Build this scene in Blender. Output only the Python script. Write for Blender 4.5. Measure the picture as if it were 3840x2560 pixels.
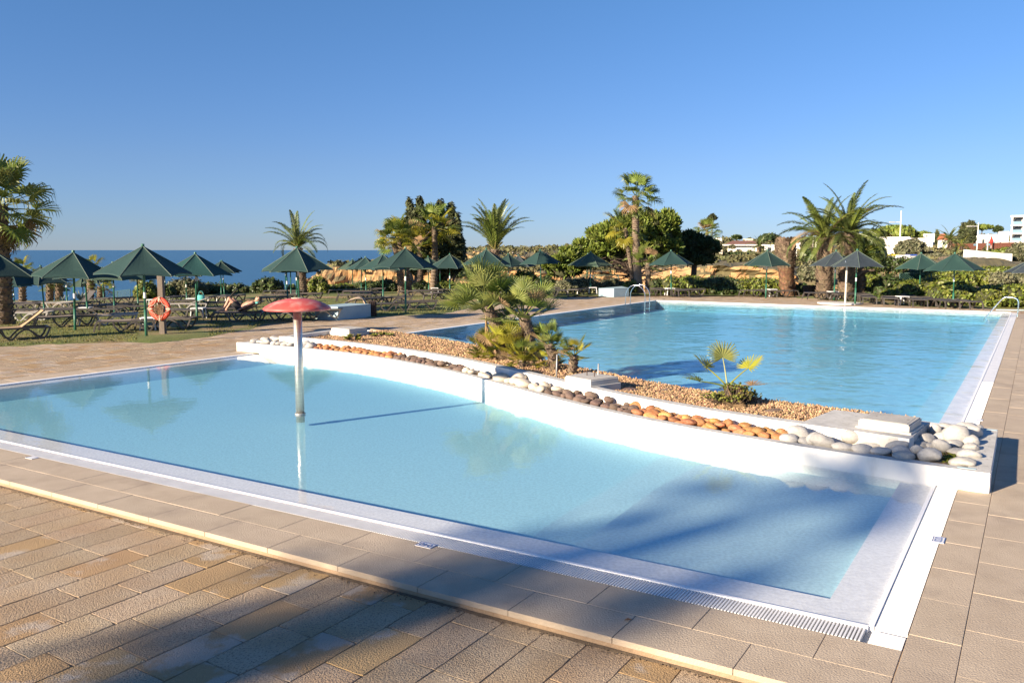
import bpy, bmesh, math, random
import numpy as np
from mathutils import Vector, Matrix, Euler, noise as mnoise
from mathutils.geometry import tessellate_polygon
R = math.radians
random.seed(7); np.random.seed(7)
for o in list(bpy.data.objects): bpy.data.objects.remove(o)
scene = bpy.context.scene
COL = scene.collection

# ------------------------------------------------------------ camera
FPX, CX, CY, CAMH = 3080.0, 1920.0, 1280.0, 2.6
TH = math.atan(343.0 / FPX)
cam = bpy.data.cameras.new('camera'); cam.sensor_width = 36; cam.lens = FPX * 36 / 3840
cam.clip_start = 0.1; cam.clip_end = 90000
co = bpy.data.objects.new('camera', cam); COL.objects.link(co)
co.location = (0, 0, CAMH); co.rotation_euler = (math.pi / 2 - TH, 0, 0)
scene.camera = co

# ------------------------------------------------------------ sky, sun, exposure
SUN_EL, SUN_AZ = 18.5, 54.0            # shadows fall towards +Y turned SUN_AZ degrees to +X
sdir = Vector((math.sin(R(SUN_AZ)) * math.cos(R(SUN_EL)), math.cos(R(SUN_AZ)) * math.cos(R(SUN_EL)), -math.sin(R(SUN_EL))))
world = bpy.data.worlds.new('World'); scene.world = world; world.use_nodes = True
wn = world.node_tree.nodes; wl = world.node_tree.links
sky = wn.new('ShaderNodeTexSky'); sky.sky_type = 'NISHITA'; sky.sun_disc = False
sky.sun_elevation = R(SUN_EL); sky.sun_rotation = R(SUN_AZ + 180)
sky.altitude = 0; sky.air_density = 1.0; sky.dust_density = 0.0; sky.ozone_density = 5.0
bg = wn['Background']; bg.inputs['Strength'].default_value = 0.065
tint = wn.new('ShaderNodeMix'); tint.data_type = 'RGBA'; tint.blend_type = 'MULTIPLY'; tint.inputs[0].default_value = 1
gco = wn.new('ShaderNodeTexCoord'); sxyz = wn.new('ShaderNodeSeparateXYZ'); ramp = wn.new('ShaderNodeValToRGB')
wl.new(gco.outputs['Generated'], sxyz.inputs[0]); wl.new(sxyz.outputs['Z'], ramp.inputs[0])
SK = (.62, .745, .88)                   # colour correction of the whole sky; the ramp dims the horizon further
for k, (pos, c) in enumerate(((0, (.73, .75, 1.0)), (.1, (.95, .83, .92)), (.28, (1, 1, 1)))):
    e = ramp.color_ramp.elements[k] if k < 2 else ramp.color_ramp.elements.new(pos)
    e.position = pos; e.color = (c[0] * SK[0], c[1] * SK[1], c[2] * SK[2], 1)
wl.new(ramp.outputs[0], tint.inputs[7]); wl.new(sky.outputs[0], tint.inputs[6]); wl.new(tint.outputs[2], bg.inputs['Color'])
sun = bpy.data.lights.new('sun', 'SUN'); sun.energy = 5.0; sun.angle = R(1.0); sun.color = (1.0, 0.83, 0.62)
so = bpy.data.objects.new('sun', sun); COL.objects.link(so); so.location = (-20, -15, 20)
so.rotation_euler = sdir.to_track_quat('-Z', 'Y').to_euler()
scene.view_settings.view_transform = 'Standard'; scene.view_settings.look = 'None'
scene.view_settings.exposure = 1.4; scene.view_settings.gamma = 1
scene.view_settings.use_curve_mapping = False
scene.render.engine = 'CYCLES'
scene.cycles.max_bounces = 8; scene.cycles.transparent_max_bounces = 16

# ------------------------------------------------------------ photograph geometry -> world
cT, sT = math.cos(TH), math.sin(TH)
def ray(x, y):
    xc = (x - CX) / FPX; yc = -(y - CY) / FPX
    return Vector((xc, cT + yc * sT, -sT + yc * cT))
def g(x, y, z=0.0):
    d = ray(x, y); t = (z - CAMH) / d.z
    return Vector((d.x * t, d.y * t, z))
def at(x, y, D):
    d = ray(x, y); t = D / d.y
    return Vector((d.x * t, D, CAMH + d.z * t))
def pole(ax, ay, bx, by, H=2.5):
    ra, rb = ray(ax, ay), ray(bx, by)
    D = H / (ra.z / ra.y - rb.z / rb.y)
    return at(bx, by, D)

# ------------------------------------------------------------ mesh helpers
class MB:
    def __init__(s): s.v = []; s.f = []; s.mi = []
    def add(s, vs, fs, m=0):
        n = len(s.v); s.v.extend([tuple(p) for p in vs]); s.f.extend([tuple(i + n for i in f) for f in fs]); s.mi.extend([m] * len(fs))
    def box(s, lo, hi, M=None, m=0):
        x0, y0, z0 = lo; x1, y1, z1 = hi
        vs = [Vector(p) for p in ((x0,y0,z0),(x1,y0,z0),(x1,y1,z0),(x0,y1,z0),(x0,y0,z1),(x1,y0,z1),(x1,y1,z1),(x0,y1,z1))]
        if M: vs = [M @ p for p in vs]
        s.add(vs, [(0,3,2,1),(4,5,6,7),(0,1,5,4),(1,2,6,5),(2,3,7,6),(3,0,4,7)], m)
    def prism(s, poly, z0, z1, m=0, taper=0):
        n = len(poly); vs = [(p[0], p[1], z0) for p in poly] + [(p[0], p[1], z1) for p in poly]
        area = sum(poly[i][0] * poly[(i+1) % n][1] - poly[(i+1) % n][0] * poly[i][1] for i in range(n))
        tri = tessellate_polygon([[Vector((p[0], p[1], 0)) for p in poly]])
        fs = []
        for t in tri:
            a, b, c = [Vector((poly[i][0], poly[i][1], 0)) for i in t]
            t = t if (b - a).cross(c - a).z > 0 else (t[0], t[2], t[1])
            fs.append(tuple(i + n for i in t)); fs.append((t[0], t[2], t[1]))
        for i in range(n):
            j = (i + 1) % n
            fs.append((i, j, j + n, i + n) if area > 0 else (j, i, i + n, j + n))
        s.add(vs, fs, m)
    def sheet(s, outer, holes=(), z=0, m=0):
        loops = [[Vector((p[0], p[1], 0)) for p in outer]] + [[Vector((p[0], p[1], 0)) for p in h] for h in holes]
        flat = [p for l in loops for p in l]
        fs = []
        for t in tessellate_polygon(loops):
            a, b, c = [flat[i] for i in t]
            fs.append(t if (b - a).cross(c - a).z > 0 else (t[0], t[2], t[1]))
        s.add([(p.x, p.y, z) for p in flat], fs, m)
    def tube(s, pts, rad, n=8, m=0, cap=True):
        pts = [Vector(p) for p in pts]
        if not hasattr(rad, '__len__'): rad = [rad] * len(pts)
        vs = []; fs = []; up = None
        for i, p in enumerate(pts):
            t = (pts[min(i + 1, len(pts) - 1)] - pts[max(i - 1, 0)]).normalized()
            if up is None:
                up = Vector((0, 0, 1)) if abs(t.z) < 0.9 else Vector((1, 0, 0))
            a = t.cross(up)
            if a.length < 1e-5: a = t.cross(Vector((0, 1, 0)))
            a.normalize(); b = t.cross(a).normalized(); up = -b if False else (a.cross(t)).normalized()
            for k in range(n):
                q = 2 * math.pi * k / n
                vs.append(p + (a * math.cos(q) + up * math.sin(q)) * rad[i])
        for i in range(len(pts) - 1):
            for k in range(n):
                k2 = (k + 1) % n
                fs.append((i * n + k, i * n + k2, (i + 1) * n + k2, (i + 1) * n + k))
        if cap:
            fs.append(tuple(range(n - 1, -1, -1))); fs.append(tuple((len(pts) - 1) * n + k for k in range(n)))
        s.add(vs, fs, m)
    def lathe(s, prof, n=24, c=(0, 0), m=0):
        vs = []; fs = []
        for r, z in prof:
            for k in range(n):
                q = 2 * math.pi * k / n; vs.append((c[0] + r * math.cos(q), c[1] + r * math.sin(q), z))
        for i in range(len(prof) - 1):
            for k in range(n):
                k2 = (k + 1) % n; fs.append((i * n + k, i * n + k2, (i + 1) * n + k2, (i + 1) * n + k))
        s.add(vs, fs, m)
    def bar(s, a, b, w, t, m=0):        # flat bar from a to b, w wide across X (local), t thick
        a, b = Vector(a), Vector(b); d = (b - a); L = d.length; d.normalize()
        x = Vector((0, 1, 0)) if abs(d.y) < 0.9 else Vector((1, 0, 0))
        y = d.cross(x).normalized(); x = y.cross(d).normalized()
        vs = [p + x * sx * w / 2 + y * sy * t / 2 for p in (a, b) for sx, sy in ((-1,-1),(1,-1),(1,1),(-1,1))]
        s.add(vs, [(3,2,1,0),(4,5,6,7),(0,1,5,4),(1,2,6,5),(2,3,7,6),(3,0,4,7)], m)
    def mesh(s, name, smooth=False):
        me = bpy.data.meshes.new(name); me.from_pydata(s.v, [], s.f)
        if any(s.mi): me.polygons.foreach_set('material_index', s.mi)
        if smooth: me.polygons.foreach_set('use_smooth', [True] * len(me.polygons))
        me.update(); return me
def link(o, parent=None):
    COL.objects.link(o)
    if parent is not None: o.parent = parent
    return o
def obj(name, mb, mat, parent=None, smooth=False, kind=None):
    me = mb.mesh(name, smooth) if isinstance(mb, MB) else mb
    if mat is not None and not me.materials:
        for q in (mat if isinstance(mat, (list, tuple)) else [mat]): me.materials.append(q)
    o = bpy.data.objects.new(name, me); link(o, parent)
    if kind: o['kind'] = kind
    return o
def bevelled(mb, w, seg=1):
    me = mb.mesh('tmp') if isinstance(mb, MB) else mb
    bm = bmesh.new(); bm.from_mesh(me)
    bmesh.ops.remove_doubles(bm, verts=bm.verts, dist=1e-5)
    bmesh.ops.bevel(bm, geom=[e for e in bm.edges if len(e.link_faces) == 2 and e.calc_face_angle(0) > 0.5], offset=w, segments=seg, affect='EDGES', profile=0.6)
    bm.to_mesh(me); bm.free(); return me
def tag(o, label, cat, group=None):
    o['label'] = label; o['category'] = cat
    if group: o['group'] = group
    return o
def thing(name, label, cat, loc=(0, 0, 0), rz=0.0, group=None):
    o = bpy.data.objects.new(name, None); o.empty_display_size = 0.1; COL.objects.link(o)
    o.location = loc; o.rotation_euler = (0, 0, rz)
    return tag(o, label, cat, group)
def dup(root, loc, rz, label, group=None, scale=None):
    kids = {}
    for c in root.children: kids[c] = list(c.children)
    r = root.copy(); COL.objects.link(r); r.location = loc; r.rotation_euler = (0, 0, rz); r['label'] = label
    if scale: r.scale = scale
    if group: r['group'] = group
    for c, gs in kids.items():
        d = c.copy(); COL.objects.link(d); d.parent = r
        for q in gs:
            e = q.copy(); COL.objects.link(e); e.parent = d
    return r
ORD = 'first second third fourth fifth sixth seventh eighth ninth tenth eleventh twelfth thirteenth fourteenth fifteenth sixteenth seventeenth eighteenth nineteenth twentieth'.split()
TENS = {2: 'twenty', 3: 'thirty', 4: 'forty', 5: 'fifty', 6: 'sixty'}
def ordn(i):
    if i < 20: return ORD[i]
    t, u = divmod(i + 1, 10)
    return TENS[t] + '-' + ORD[u - 1] if u else {3: 'thirtieth', 4: 'fortieth', 5: 'fiftieth', 6: 'sixtieth'}[t]

# ------------------------------------------------------------ materials
def mat(name, c1, c2=None, rough=0.8, scale=6.0, detail=6, bump=0.0, bscale=None, island=0.0, objrand=0.0, metal=0.0,
        transl=0.0, c3=None, c3scale=1.0, c3lo=0.5, c3hi=0.65, coords='Object', spec=0.5, stretch=None, coat=0.0):
    m = bpy.data.materials.new(name); m.use_nodes = True; nt = m.node_tree; N = nt.nodes; L = nt.links
    b = N['Principled BSDF']; b.inputs['Roughness'].default_value = rough; b.inputs['Metallic'].default_value = metal
    b.inputs['Specular IOR Level'].default_value = spec; b.inputs['Coat Weight'].default_value = coat
    tc = N.new('ShaderNodeTexCoord'); out = tc.outputs[coords]
    if stretch:
        mp = N.new('ShaderNodeMapping'); mp.inputs['Scale'].default_value = stretch; L.new(out, mp.inputs[0]); out = mp.outputs[0]
    col = N.new('ShaderNodeRGB'); col.outputs[0].default_value = (*c1, 1); cur = col.outputs[0]
    def mix(fac, a, bb):
        x = N.new('ShaderNodeMix'); x.data_type = 'RGBA'
        L.new(fac, x.inputs[0]); L.new(a, x.inputs[6])
        if isinstance(bb, tuple): x.inputs[7].default_value = (*bb, 1)
        else: L.new(bb, x.inputs[7])
        return x.outputs[2]
    def noise(sc, lo, hi, det=detail):
        n = N.new('ShaderNodeTexNoise'); n.inputs['Scale'].default_value = sc; n.inputs['Detail'].default_value = det; n.inputs['Roughness'].default_value = 0.6
        L.new(out, n.inputs['Vector'])
        r = N.new('ShaderNodeMapRange'); r.inputs[1].default_value = lo; r.inputs[2].default_value = hi
        L.new(n.outputs[0], r.inputs[0]); return r.outputs[0]
    if c2: cur = mix(noise(scale, 0.35, 0.65), cur, tuple(c2))
    if c3: cur = mix(noise(c3scale, c3lo, c3hi), cur, tuple(c3))
    if island or objrand:
        hsv = N.new('ShaderNodeHueSaturation'); L.new(cur, hsv.inputs['Color'])
        src = N.new('ShaderNodeNewGeometry').outputs['Random Per Island'] if island else N.new('ShaderNodeObjectInfo').outputs['Random']
        a = island or objrand
        r = N.new('ShaderNodeMapRange'); L.new(src, r.inputs[0]); r.inputs[3].default_value = 1 - a; r.inputs[4].default_value = 1 + a
        L.new(r.outputs[0], hsv.inputs['Value'])
        r2 = N.new('ShaderNodeMath'); r2.operation = 'MULTIPLY_ADD'; L.new(src, r2.inputs[0]); r2.inputs[1].default_value = 7.31; r2.inputs[2].default_value = 0
        r3 = N.new('ShaderNodeMath'); r3.operation = 'FRACT'; L.new(r2.outputs[0], r3.inputs[0])
        r4 = N.new('ShaderNodeMapRange'); L.new(r3.outputs[0], r4.inputs[0]); r4.inputs[3].default_value = 0.5 - a * 0.05; r4.inputs[4].default_value = 0.5 + a * 0.05
        L.new(r4.outputs[0], hsv.inputs['Hue']); cur = hsv.outputs[0]
    L.new(cur, b.inputs['Base Color'])
    if bump:
        n = N.new('ShaderNodeTexNoise'); n.inputs['Scale'].default_value = bscale or scale * 4; n.inputs['Detail'].default_value = 6; L.new(out, n.inputs['Vector'])
        bp = N.new('ShaderNodeBump'); bp.inputs['Strength'].default_value = bump; bp.inputs['Distance'].default_value = 0.02
        L.new(n.outputs[0], bp.inputs['Height']); L.new(bp.outputs[0], b.inputs['Normal'])
    if transl:
        t = N.new('ShaderNodeBsdfTranslucent'); L.new(cur, t.inputs[0]); x = N.new('ShaderNodeMixShader'); x.inputs[0].default_value = transl
        L.new(b.outputs[0], x.inputs[1]); L.new(t.outputs[0], x.inputs[2]); L.new(x.outputs[0], N['Material Output'].inputs[0])
    return m

MT = {}
MT['white'] = mat('white_render', (.80, .79, .76), (.74, .72, .68), .75, 2.0, bump=.10, bscale=30, c3=(.56, .53, .47), c3scale=3.2, c3lo=.60, c3hi=.85, stretch=(1, 1, .35))
MT['white_top'] = mat('weathered_white', (.58, .57, .54), (.45, .44, .41), .85, 7, bump=.2, bscale=40, c3=(.25, .24, .22), c3scale=14, c3lo=.6, c3hi=.72)
MT['plastic_white'] = mat('white_plastic', (.78, .78, .78), (.70, .70, .70), .45, 5, bump=.02)
MT['coping'] = mat('coping_stone', (.47, .385, .29), (.41, .33, .245), .9, 3, bump=.35, bscale=70, objrand=.03, c3=(.30, .24, .185), c3scale=1.6, c3lo=.54, c3hi=.80)
MT['coping_face'] = MT['coping']
MT['paver'] = mat('paving_block', (.38, .265, .155), (.41, .32, .225), .92, 1.2, bump=.8, bscale=60, island=.09, c3=(.45, .36, .28), c3scale=2.1, c3lo=.5, c3hi=.58, coords='Object')
MT['paver_a'] = mat('paving_block_plain', (.40, .265, .135), (.34, .225, .115), .92, 2.5, bump=.6, bscale=80, objrand=.10, c3=(.42, .345, .27), c3scale=1.4, c3lo=.50, c3hi=.56)
MT['paver_b'] = mat('paving_block_gravel', (.43, .34, .24), (.39, .275, .165), .95, 1.6, bump=.8, bscale=90, objrand=.10, c3=(.22, .165, .12), c3scale=60, c3lo=.52, c3hi=.62)
MT['joint'] = mat('joint_sand', (.27, .19, .115), (.20, .14, .085), .95, 20, bump=.5)
MT['kerb'] = mat('kerb_stone', (.36, .25, .16), (.30, .205, .125), .9, 5, bump=.5, bscale=40)
def lawn_mat():
    m = mat('lawn_grass', (.105, .14, .028), (.15, .165, .045), .95, .9, bump=1.0, bscale=25, c3=(.30, .20, .11), c3scale=.22, c3lo=.50, c3hi=.63)
    return m
MT['lawn'] = lawn_mat()
MT['grass'] = mat('grass_blades', (.10, .13, .025), (.19, .17, .05), .8, 1.2, island=.3, transl=.3)
MT['green_pole'] = mat('green_painted_steel', (.022, .115, .075), (.03, .14, .09), .45, 12)
MT['canopy'] = mat('dark_green_shade_mesh', (.010, .037, .034), (.015, .047, .042), .8, 60, bump=.25, bscale=220, objrand=.18, transl=.06, c3=(.022, .06, .05), c3scale=2.5, c3lo=.55, c3hi=.8)
MT['canopy_teal'] = mat('teal_shade_mesh', (.006, .05, .05), (.011, .066, .06), .8, 60, bump=.25, bscale=220, objrand=.1, transl=.1)
MT['canopy_pale'] = mat('faded_green_shade_mesh', (.042, .078, .052), (.055, .092, .062), .85, 50, bump=.25, bscale=200, objrand=.15, transl=.08)
MT['canopy_navy'] = mat('faded_blue_shade_mesh', (.024, .038, .052), (.036, .05, .064), .85, 6, bump=.25, bscale=200, objrand=.1, transl=.06, c3=(.08, .1, .115), c3scale=3, c3lo=.6, c3hi=.8)
MT['seam'] = mat('canopy_seam', (.13, .17, .14), (.09, .13, .10), .8, 30)
MT['seam_dark'] = mat('dark_canopy_seam', (.03, .06, .055), (.02, .05, .045), .8, 30)
MT['dark_patch'] = mat('black_patch', (.012, .012, .014), (.02, .02, .022), .9, 30)
MT['sticker'] = mat('white_sticker', (.75, .75, .76), (.66, .66, .68), .6, 30)
MT['frame'] = mat('brown_grey_plastic', (.062, .055, .05), (.078, .07, .064), .38, 8, objrand=.3)
MT['frame_white'] = mat('grey_white_plastic', (.42, .40, .37), (.36, .34, .32), .5, 8, objrand=.2)
MT['sling'] = mat('taupe_sling', (.21, .17, .135), (.25, .20, .16), .8, 60, bump=.2, bscale=200, objrand=.2)
MT['sling_tan'] = mat('tan_sling', (.36, .25, .14), (.40, .28, .16), .8, 60, bump=.2, bscale=200)
MT['sling_dark'] = mat('dark_sling', (.045, .04, .04), (.06, .055, .052), .7, 60, objrand=.3)
MT['trunk'] = mat('palm_bark', (.20, .155, .115), (.12, .09, .065), .95, 8, bump=1.0, bscale=30, stretch=(1, 1, 2.5))
MT['trunk_base'] = mat('smooth_palm_bark', (.27, .21, .16), (.20, .155, .12), .95, 5, bump=.8, bscale=18, stretch=(1, 1, 3))
MT['leafbase'] = mat('old_leaf_bases', (.23, .17, .115), (.14, .10, .07), .95, 6, island=.35)
MT['leafbase_red'] = mat('red_brown_leaf_bases', (.22, .12, .065), (.13, .075, .045), .95, 6, island=.35)
MT['frond_fan'] = mat('fan_palm_leaf', (.13, .18, .03), (.18, .225, .045), .45, 3, objrand=.3, transl=.35)
MT['frond_fan_yellow'] = mat('yellow_green_fan_leaf', (.27, .28, .03), (.33, .29, .035), .45, 3, objrand=.25, transl=.4)
MT['frond_grey'] = mat('grey_green_fan_leaf', (.16, .20, .055), (.21, .225, .06), .5, 4, objrand=.25, transl=.25)
MT['frond_date'] = mat('date_palm_leaf', (.10, .135, .035), (.15, .175, .05), .4, 3, objrand=.3, transl=.25)
MT['frond_dry'] = mat('dry_palm_leaf', (.36, .24, .12), (.27, .18, .09), .85, 6, objrand=.2, transl=.2)
MT['petiole'] = mat('leaf_stalk', (.25, .21, .06), (.19, .17, .05), .6, 6)
MT['pine'] = mat('pine_needles', (.12, .17, .025), (.17, .21, .035), .6, .7, island=.4, transl=.2)
MT['pine_dark'] = mat('dark_pine_needles', (.035, .062, .02), (.055, .08, .025), .7, .7, island=.4, transl=.15)
MT['cypress'] = mat('cypress_foliage', (.042, .056, .02), (.075, .082, .03), .8, 1.2, island=.4, transl=.1)
MT['hedge'] = mat('hedge_leaves', (.11, .15, .02), (.175, .195, .03), .5, 1.2, island=.45, transl=.25)
MT['hedge_dark'] = mat('dark_hedge_leaves', (.042, .072, .018), (.07, .10, .024), .5, 1.2, island=.4, transl=.2)
MT['olive'] = mat('grey_scrub_leaves', (.13, .14, .075), (.17, .16, .09), .8, 1.2, island=.4, transl=.15)
MT['scrub'] = mat('hillside_scrub', (.085, .095, .035), (.13, .115, .05), .9, .05, island=.4)
MT['core'] = mat('dark_crown_filler', (.03, .04, .012), (.05, .05, .02), .95, 3, bump=.6)  # dark solid added inside the crowns to stop light coming through
MT['bark'] = mat('tree_bark', (.14, .10, .075), (.09, .065, .05), .95, 6, bump=.8, bscale=25)
MT['bark_pale'] = mat('pale_bark', (.30, .24, .19), (.22, .17, .13), .95, 6, bump=.6, bscale=25)
MT['dead'] = mat('dead_twigs', (.13, .095, .075), (.085, .06, .048), .95, 5, island=.3)
MT['stone_w'] = mat('white_boulder', (.50, .485, .45), (.40, .385, .36), .75, 4, bump=.25, bscale=25, objrand=.12, c3=(.30, .27, .22), c3scale=9, c3lo=.62, c3hi=.72)
MT['stone_c'] = mat('cream_boulder', (.55, .49, .40), (.45, .40, .32), .75, 4, bump=.15, bscale=25, objrand=.08)
MT['stone_o'] = mat('orange_river_stone', (.44, .14, .025), (.40, .22, .085), .6, 6, bump=.35, bscale=25, objrand=.35, c3=(.46, .33, .22), c3scale=5, c3lo=.56, c3hi=.60, stretch=(.6, 3.5, 3.5))
MT['stone_y'] = mat('yellow_river_stone', (.56, .29, .03), (.50, .25, .03), .5, 5, c3=(.60, .50, .36), c3scale=2.5, c3lo=.57, c3hi=.6)
MT['stone_b'] = mat('brown_volcanic_stone', (.15, .095, .075), (.20, .145, .12), .9, 8, bump=.7, bscale=40, objrand=.3)
MT['gravel'] = mat('gravel_pebbles', (.33, .195, .10), (.43, .30, .18), .8, 20, island=.5)
MT['gravel_bed'] = mat('gravel_bed', (.26, .17, .10), (.36, .26, .16), .95, 60, bump=.8, bscale=90)
MT['dirt'] = mat('dark_dirt', (.085, .06, .04), (.13, .095, .06), .95, 30, bump=.5)
MT['soil'] = mat('dry_soil', (.26, .18, .12), (.19, .13, .09), .95, 14, bump=.6)
MT['steel'] = mat('brushed_steel', (.74, .71, .64), (.64, .61, .54), .42, 3, metal=1.0, stretch=(1, 1, 12))
MT['steel_pol'] = mat('polished_steel', (.72, .72, .72), None, .15, 3, metal=1.0)
MT['galv'] = mat('galvanised_pipe', (.30, .31, .32), (.38, .39, .40), .55, 14, metal=.4)
MT['red'] = mat('faded_red_fibreglass', (.52, .075, .06), (.58, .12, .10), .45, 2.5, c3=(.58, .30, .25), c3scale=5, c3lo=.52, c3hi=.72, bump=.03)
MT['ring_red'] = mat('orange_red_lifebuoy', (.52, .05, .025), (.60, .075, .035), .6, 8)
MT['rope'] = mat('pale_rope', (.60, .52, .42), (.48, .40, .30), .95, 60, bump=.4)
MT['straw'] = mat('tangled_rope', (.30, .17, .09), (.20, .11, .06), .95, 30)
MT['post_wood'] = mat('weathered_timber', (.19, .155, .125), (.13, .105, .085), .9, 3, bump=.6, bscale=20, stretch=(6, 6, .6))
MT['blue_box'] = mat('pale_blue_paint', (.34, .46, .52), (.29, .41, .47), .7, 3, bump=.06)
MT['bin'] = mat('brown_slat', (.08, .05, .04), (.05, .035, .03), .8, 10)
MT['wicker'] = mat('brown_wicker', (.055, .04, .033), (.035, .026, .022), .8, 40, bump=.6, bscale=60)
MT['metal_dark'] = mat('rusty_iron', (.09, .05, .035), (.06, .035, .028), .8, 20)
MT['hatch'] = mat('hatch_concrete', (.50, .48, .44), (.42, .40, .36), .85, 4, bump=.25, bscale=50, c3=(.27, .25, .23), c3scale=4, c3lo=.66, c3hi=.8)
MT['hatch_side'] = mat('hatch_frame', (.62, .59, .53), (.55, .52, .46), .8, 5, bump=.1)
MT['pool_ledge'] = mat('white_pool_lining', (.90, .90, .90), (.87, .87, .88), .5, 4, bump=.02)
MT['kid_floor'] = mat('pale_blue_pool_lining', (.66, .80, .84), (.63, .78, .82), .5, 30, bump=.05)
MT['big_floor'] = mat('blue_pool_mosaic', (.46, .76, .86), (.42, .73, .84), .4, 25, bump=.05)
MT['big_wall'] = mat('blue_pool_wall', (.34, .62, .76), (.30, .58, .73), .4, 25)
MT['cliff'] = mat('ochre_cliff', (.44, .29, .14), (.34, .185, .075), .95, .16, bump=1.0, bscale=1.6, c3=(.20, .12, .06), c3scale=.55, c3lo=.52, c3hi=.66, stretch=(1, 1, 2.2))
MT['hill'] = mat('scrub_hillside', (.115, .10, .045), (.17, .135, .07), .95, .06, bump=1.0, bscale=.5, c3=(.30, .21, .12), c3scale=.03, c3lo=.6, c3hi=.72)
MT['asphalt'] = mat('pale_road', (.22, .19, .165), (.18, .16, .14), .9, .3)
MT['roof'] = mat('terracotta_roof', (.22, .10, .075), (.17, .08, .06), .9, 2)
MT['roof_o'] = mat('orange_roof', (.42, .14, .06), (.36, .12, .05), .9, 2)
MT['house'] = mat('white_house_wall', (.76, .74, .70), (.70, .68, .64), .8, .5)
MT['house_cream'] = mat('cream_house_wall', (.66, .58, .48), (.60, .52, .42), .8, .5)
MT['window'] = mat('dark_window', (.035, .045, .055), (.05, .06, .07), .15, 2)
MT['glass_blue'] = mat('blue_balcony_glass', (.20, .32, .40), (.18, .29, .37), .15, 2)
MT['shutter'] = mat('green_shutter', (.03, .09, .06), (.04, .11, .075), .7, 2)
MT['fence'] = mat('green_fence_wire', (.03, .09, .075), (.04, .11, .09), .6, 9)
MT['skin'] = mat('skin', (.47, .255, .175), (.43, .22, .15), .5, 6)
MT['shorts'] = mat('black_shorts', (.012, .012, .014), (.02, .02, .022), .8, 9)
MT['hair'] = mat('dark_hair', (.03, .022, .018), (.05, .035, .028), .7, 30)
MT['towel'] = mat('turquoise_towel', (.12, .48, .44), (.10, .42, .40), .95, 30, bump=.4)
MT['towel_b'] = mat('beige_towel', (.52, .40, .29), (.46, .35, .25), .95, 20, bump=.4)
MT['sed'] = mat('succulent_leaves', (.22, .27, .06), (.34, .33, .07), .45, 4, island=.4, transl=.2)
MT['sed_tip'] = mat('succulent_flowers', (.26, .24, .045), (.22, .12, .06), .7, 6, island=.4)
MT['moss'] = mat('moss', (.11, .135, .012), (.15, .17, .02), .9, 20, island=.4)
MT['agave'] = mat('agave_leaf', (.30, .33, .28), (.24, .28, .22), .6, 6)
MT['blue_ink'] = mat('blue_ceramic', (.05, .10, .30), (.06, .12, .34), .4, 10)
MT['blue_hose'] = mat('pale_blue_pole', (.45, .60, .62), None, .5, 10)
MT['red_cloth'] = mat('red_canvas', (.50, .025, .02), None, .8, 10)
MT['fence_wood'] = mat('brown_fence_board', (.20, .075, .045), (.16, .06, .04), .85, 3)
MT['yellow'] = mat('yellow_lid', (.55, .42, .02), None, .6, 10)
MT['bluelid'] = mat('blue_lid', (.03, .08, .35), None, .6, 10)
MT['bin_grey'] = mat('grey_container', (.45, .45, .42), None, .6, 10)
MT['dry_leaf'] = mat('fallen_leaf', (.22, .11, .05), (.16, .08, .04), .9, 20)

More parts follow.
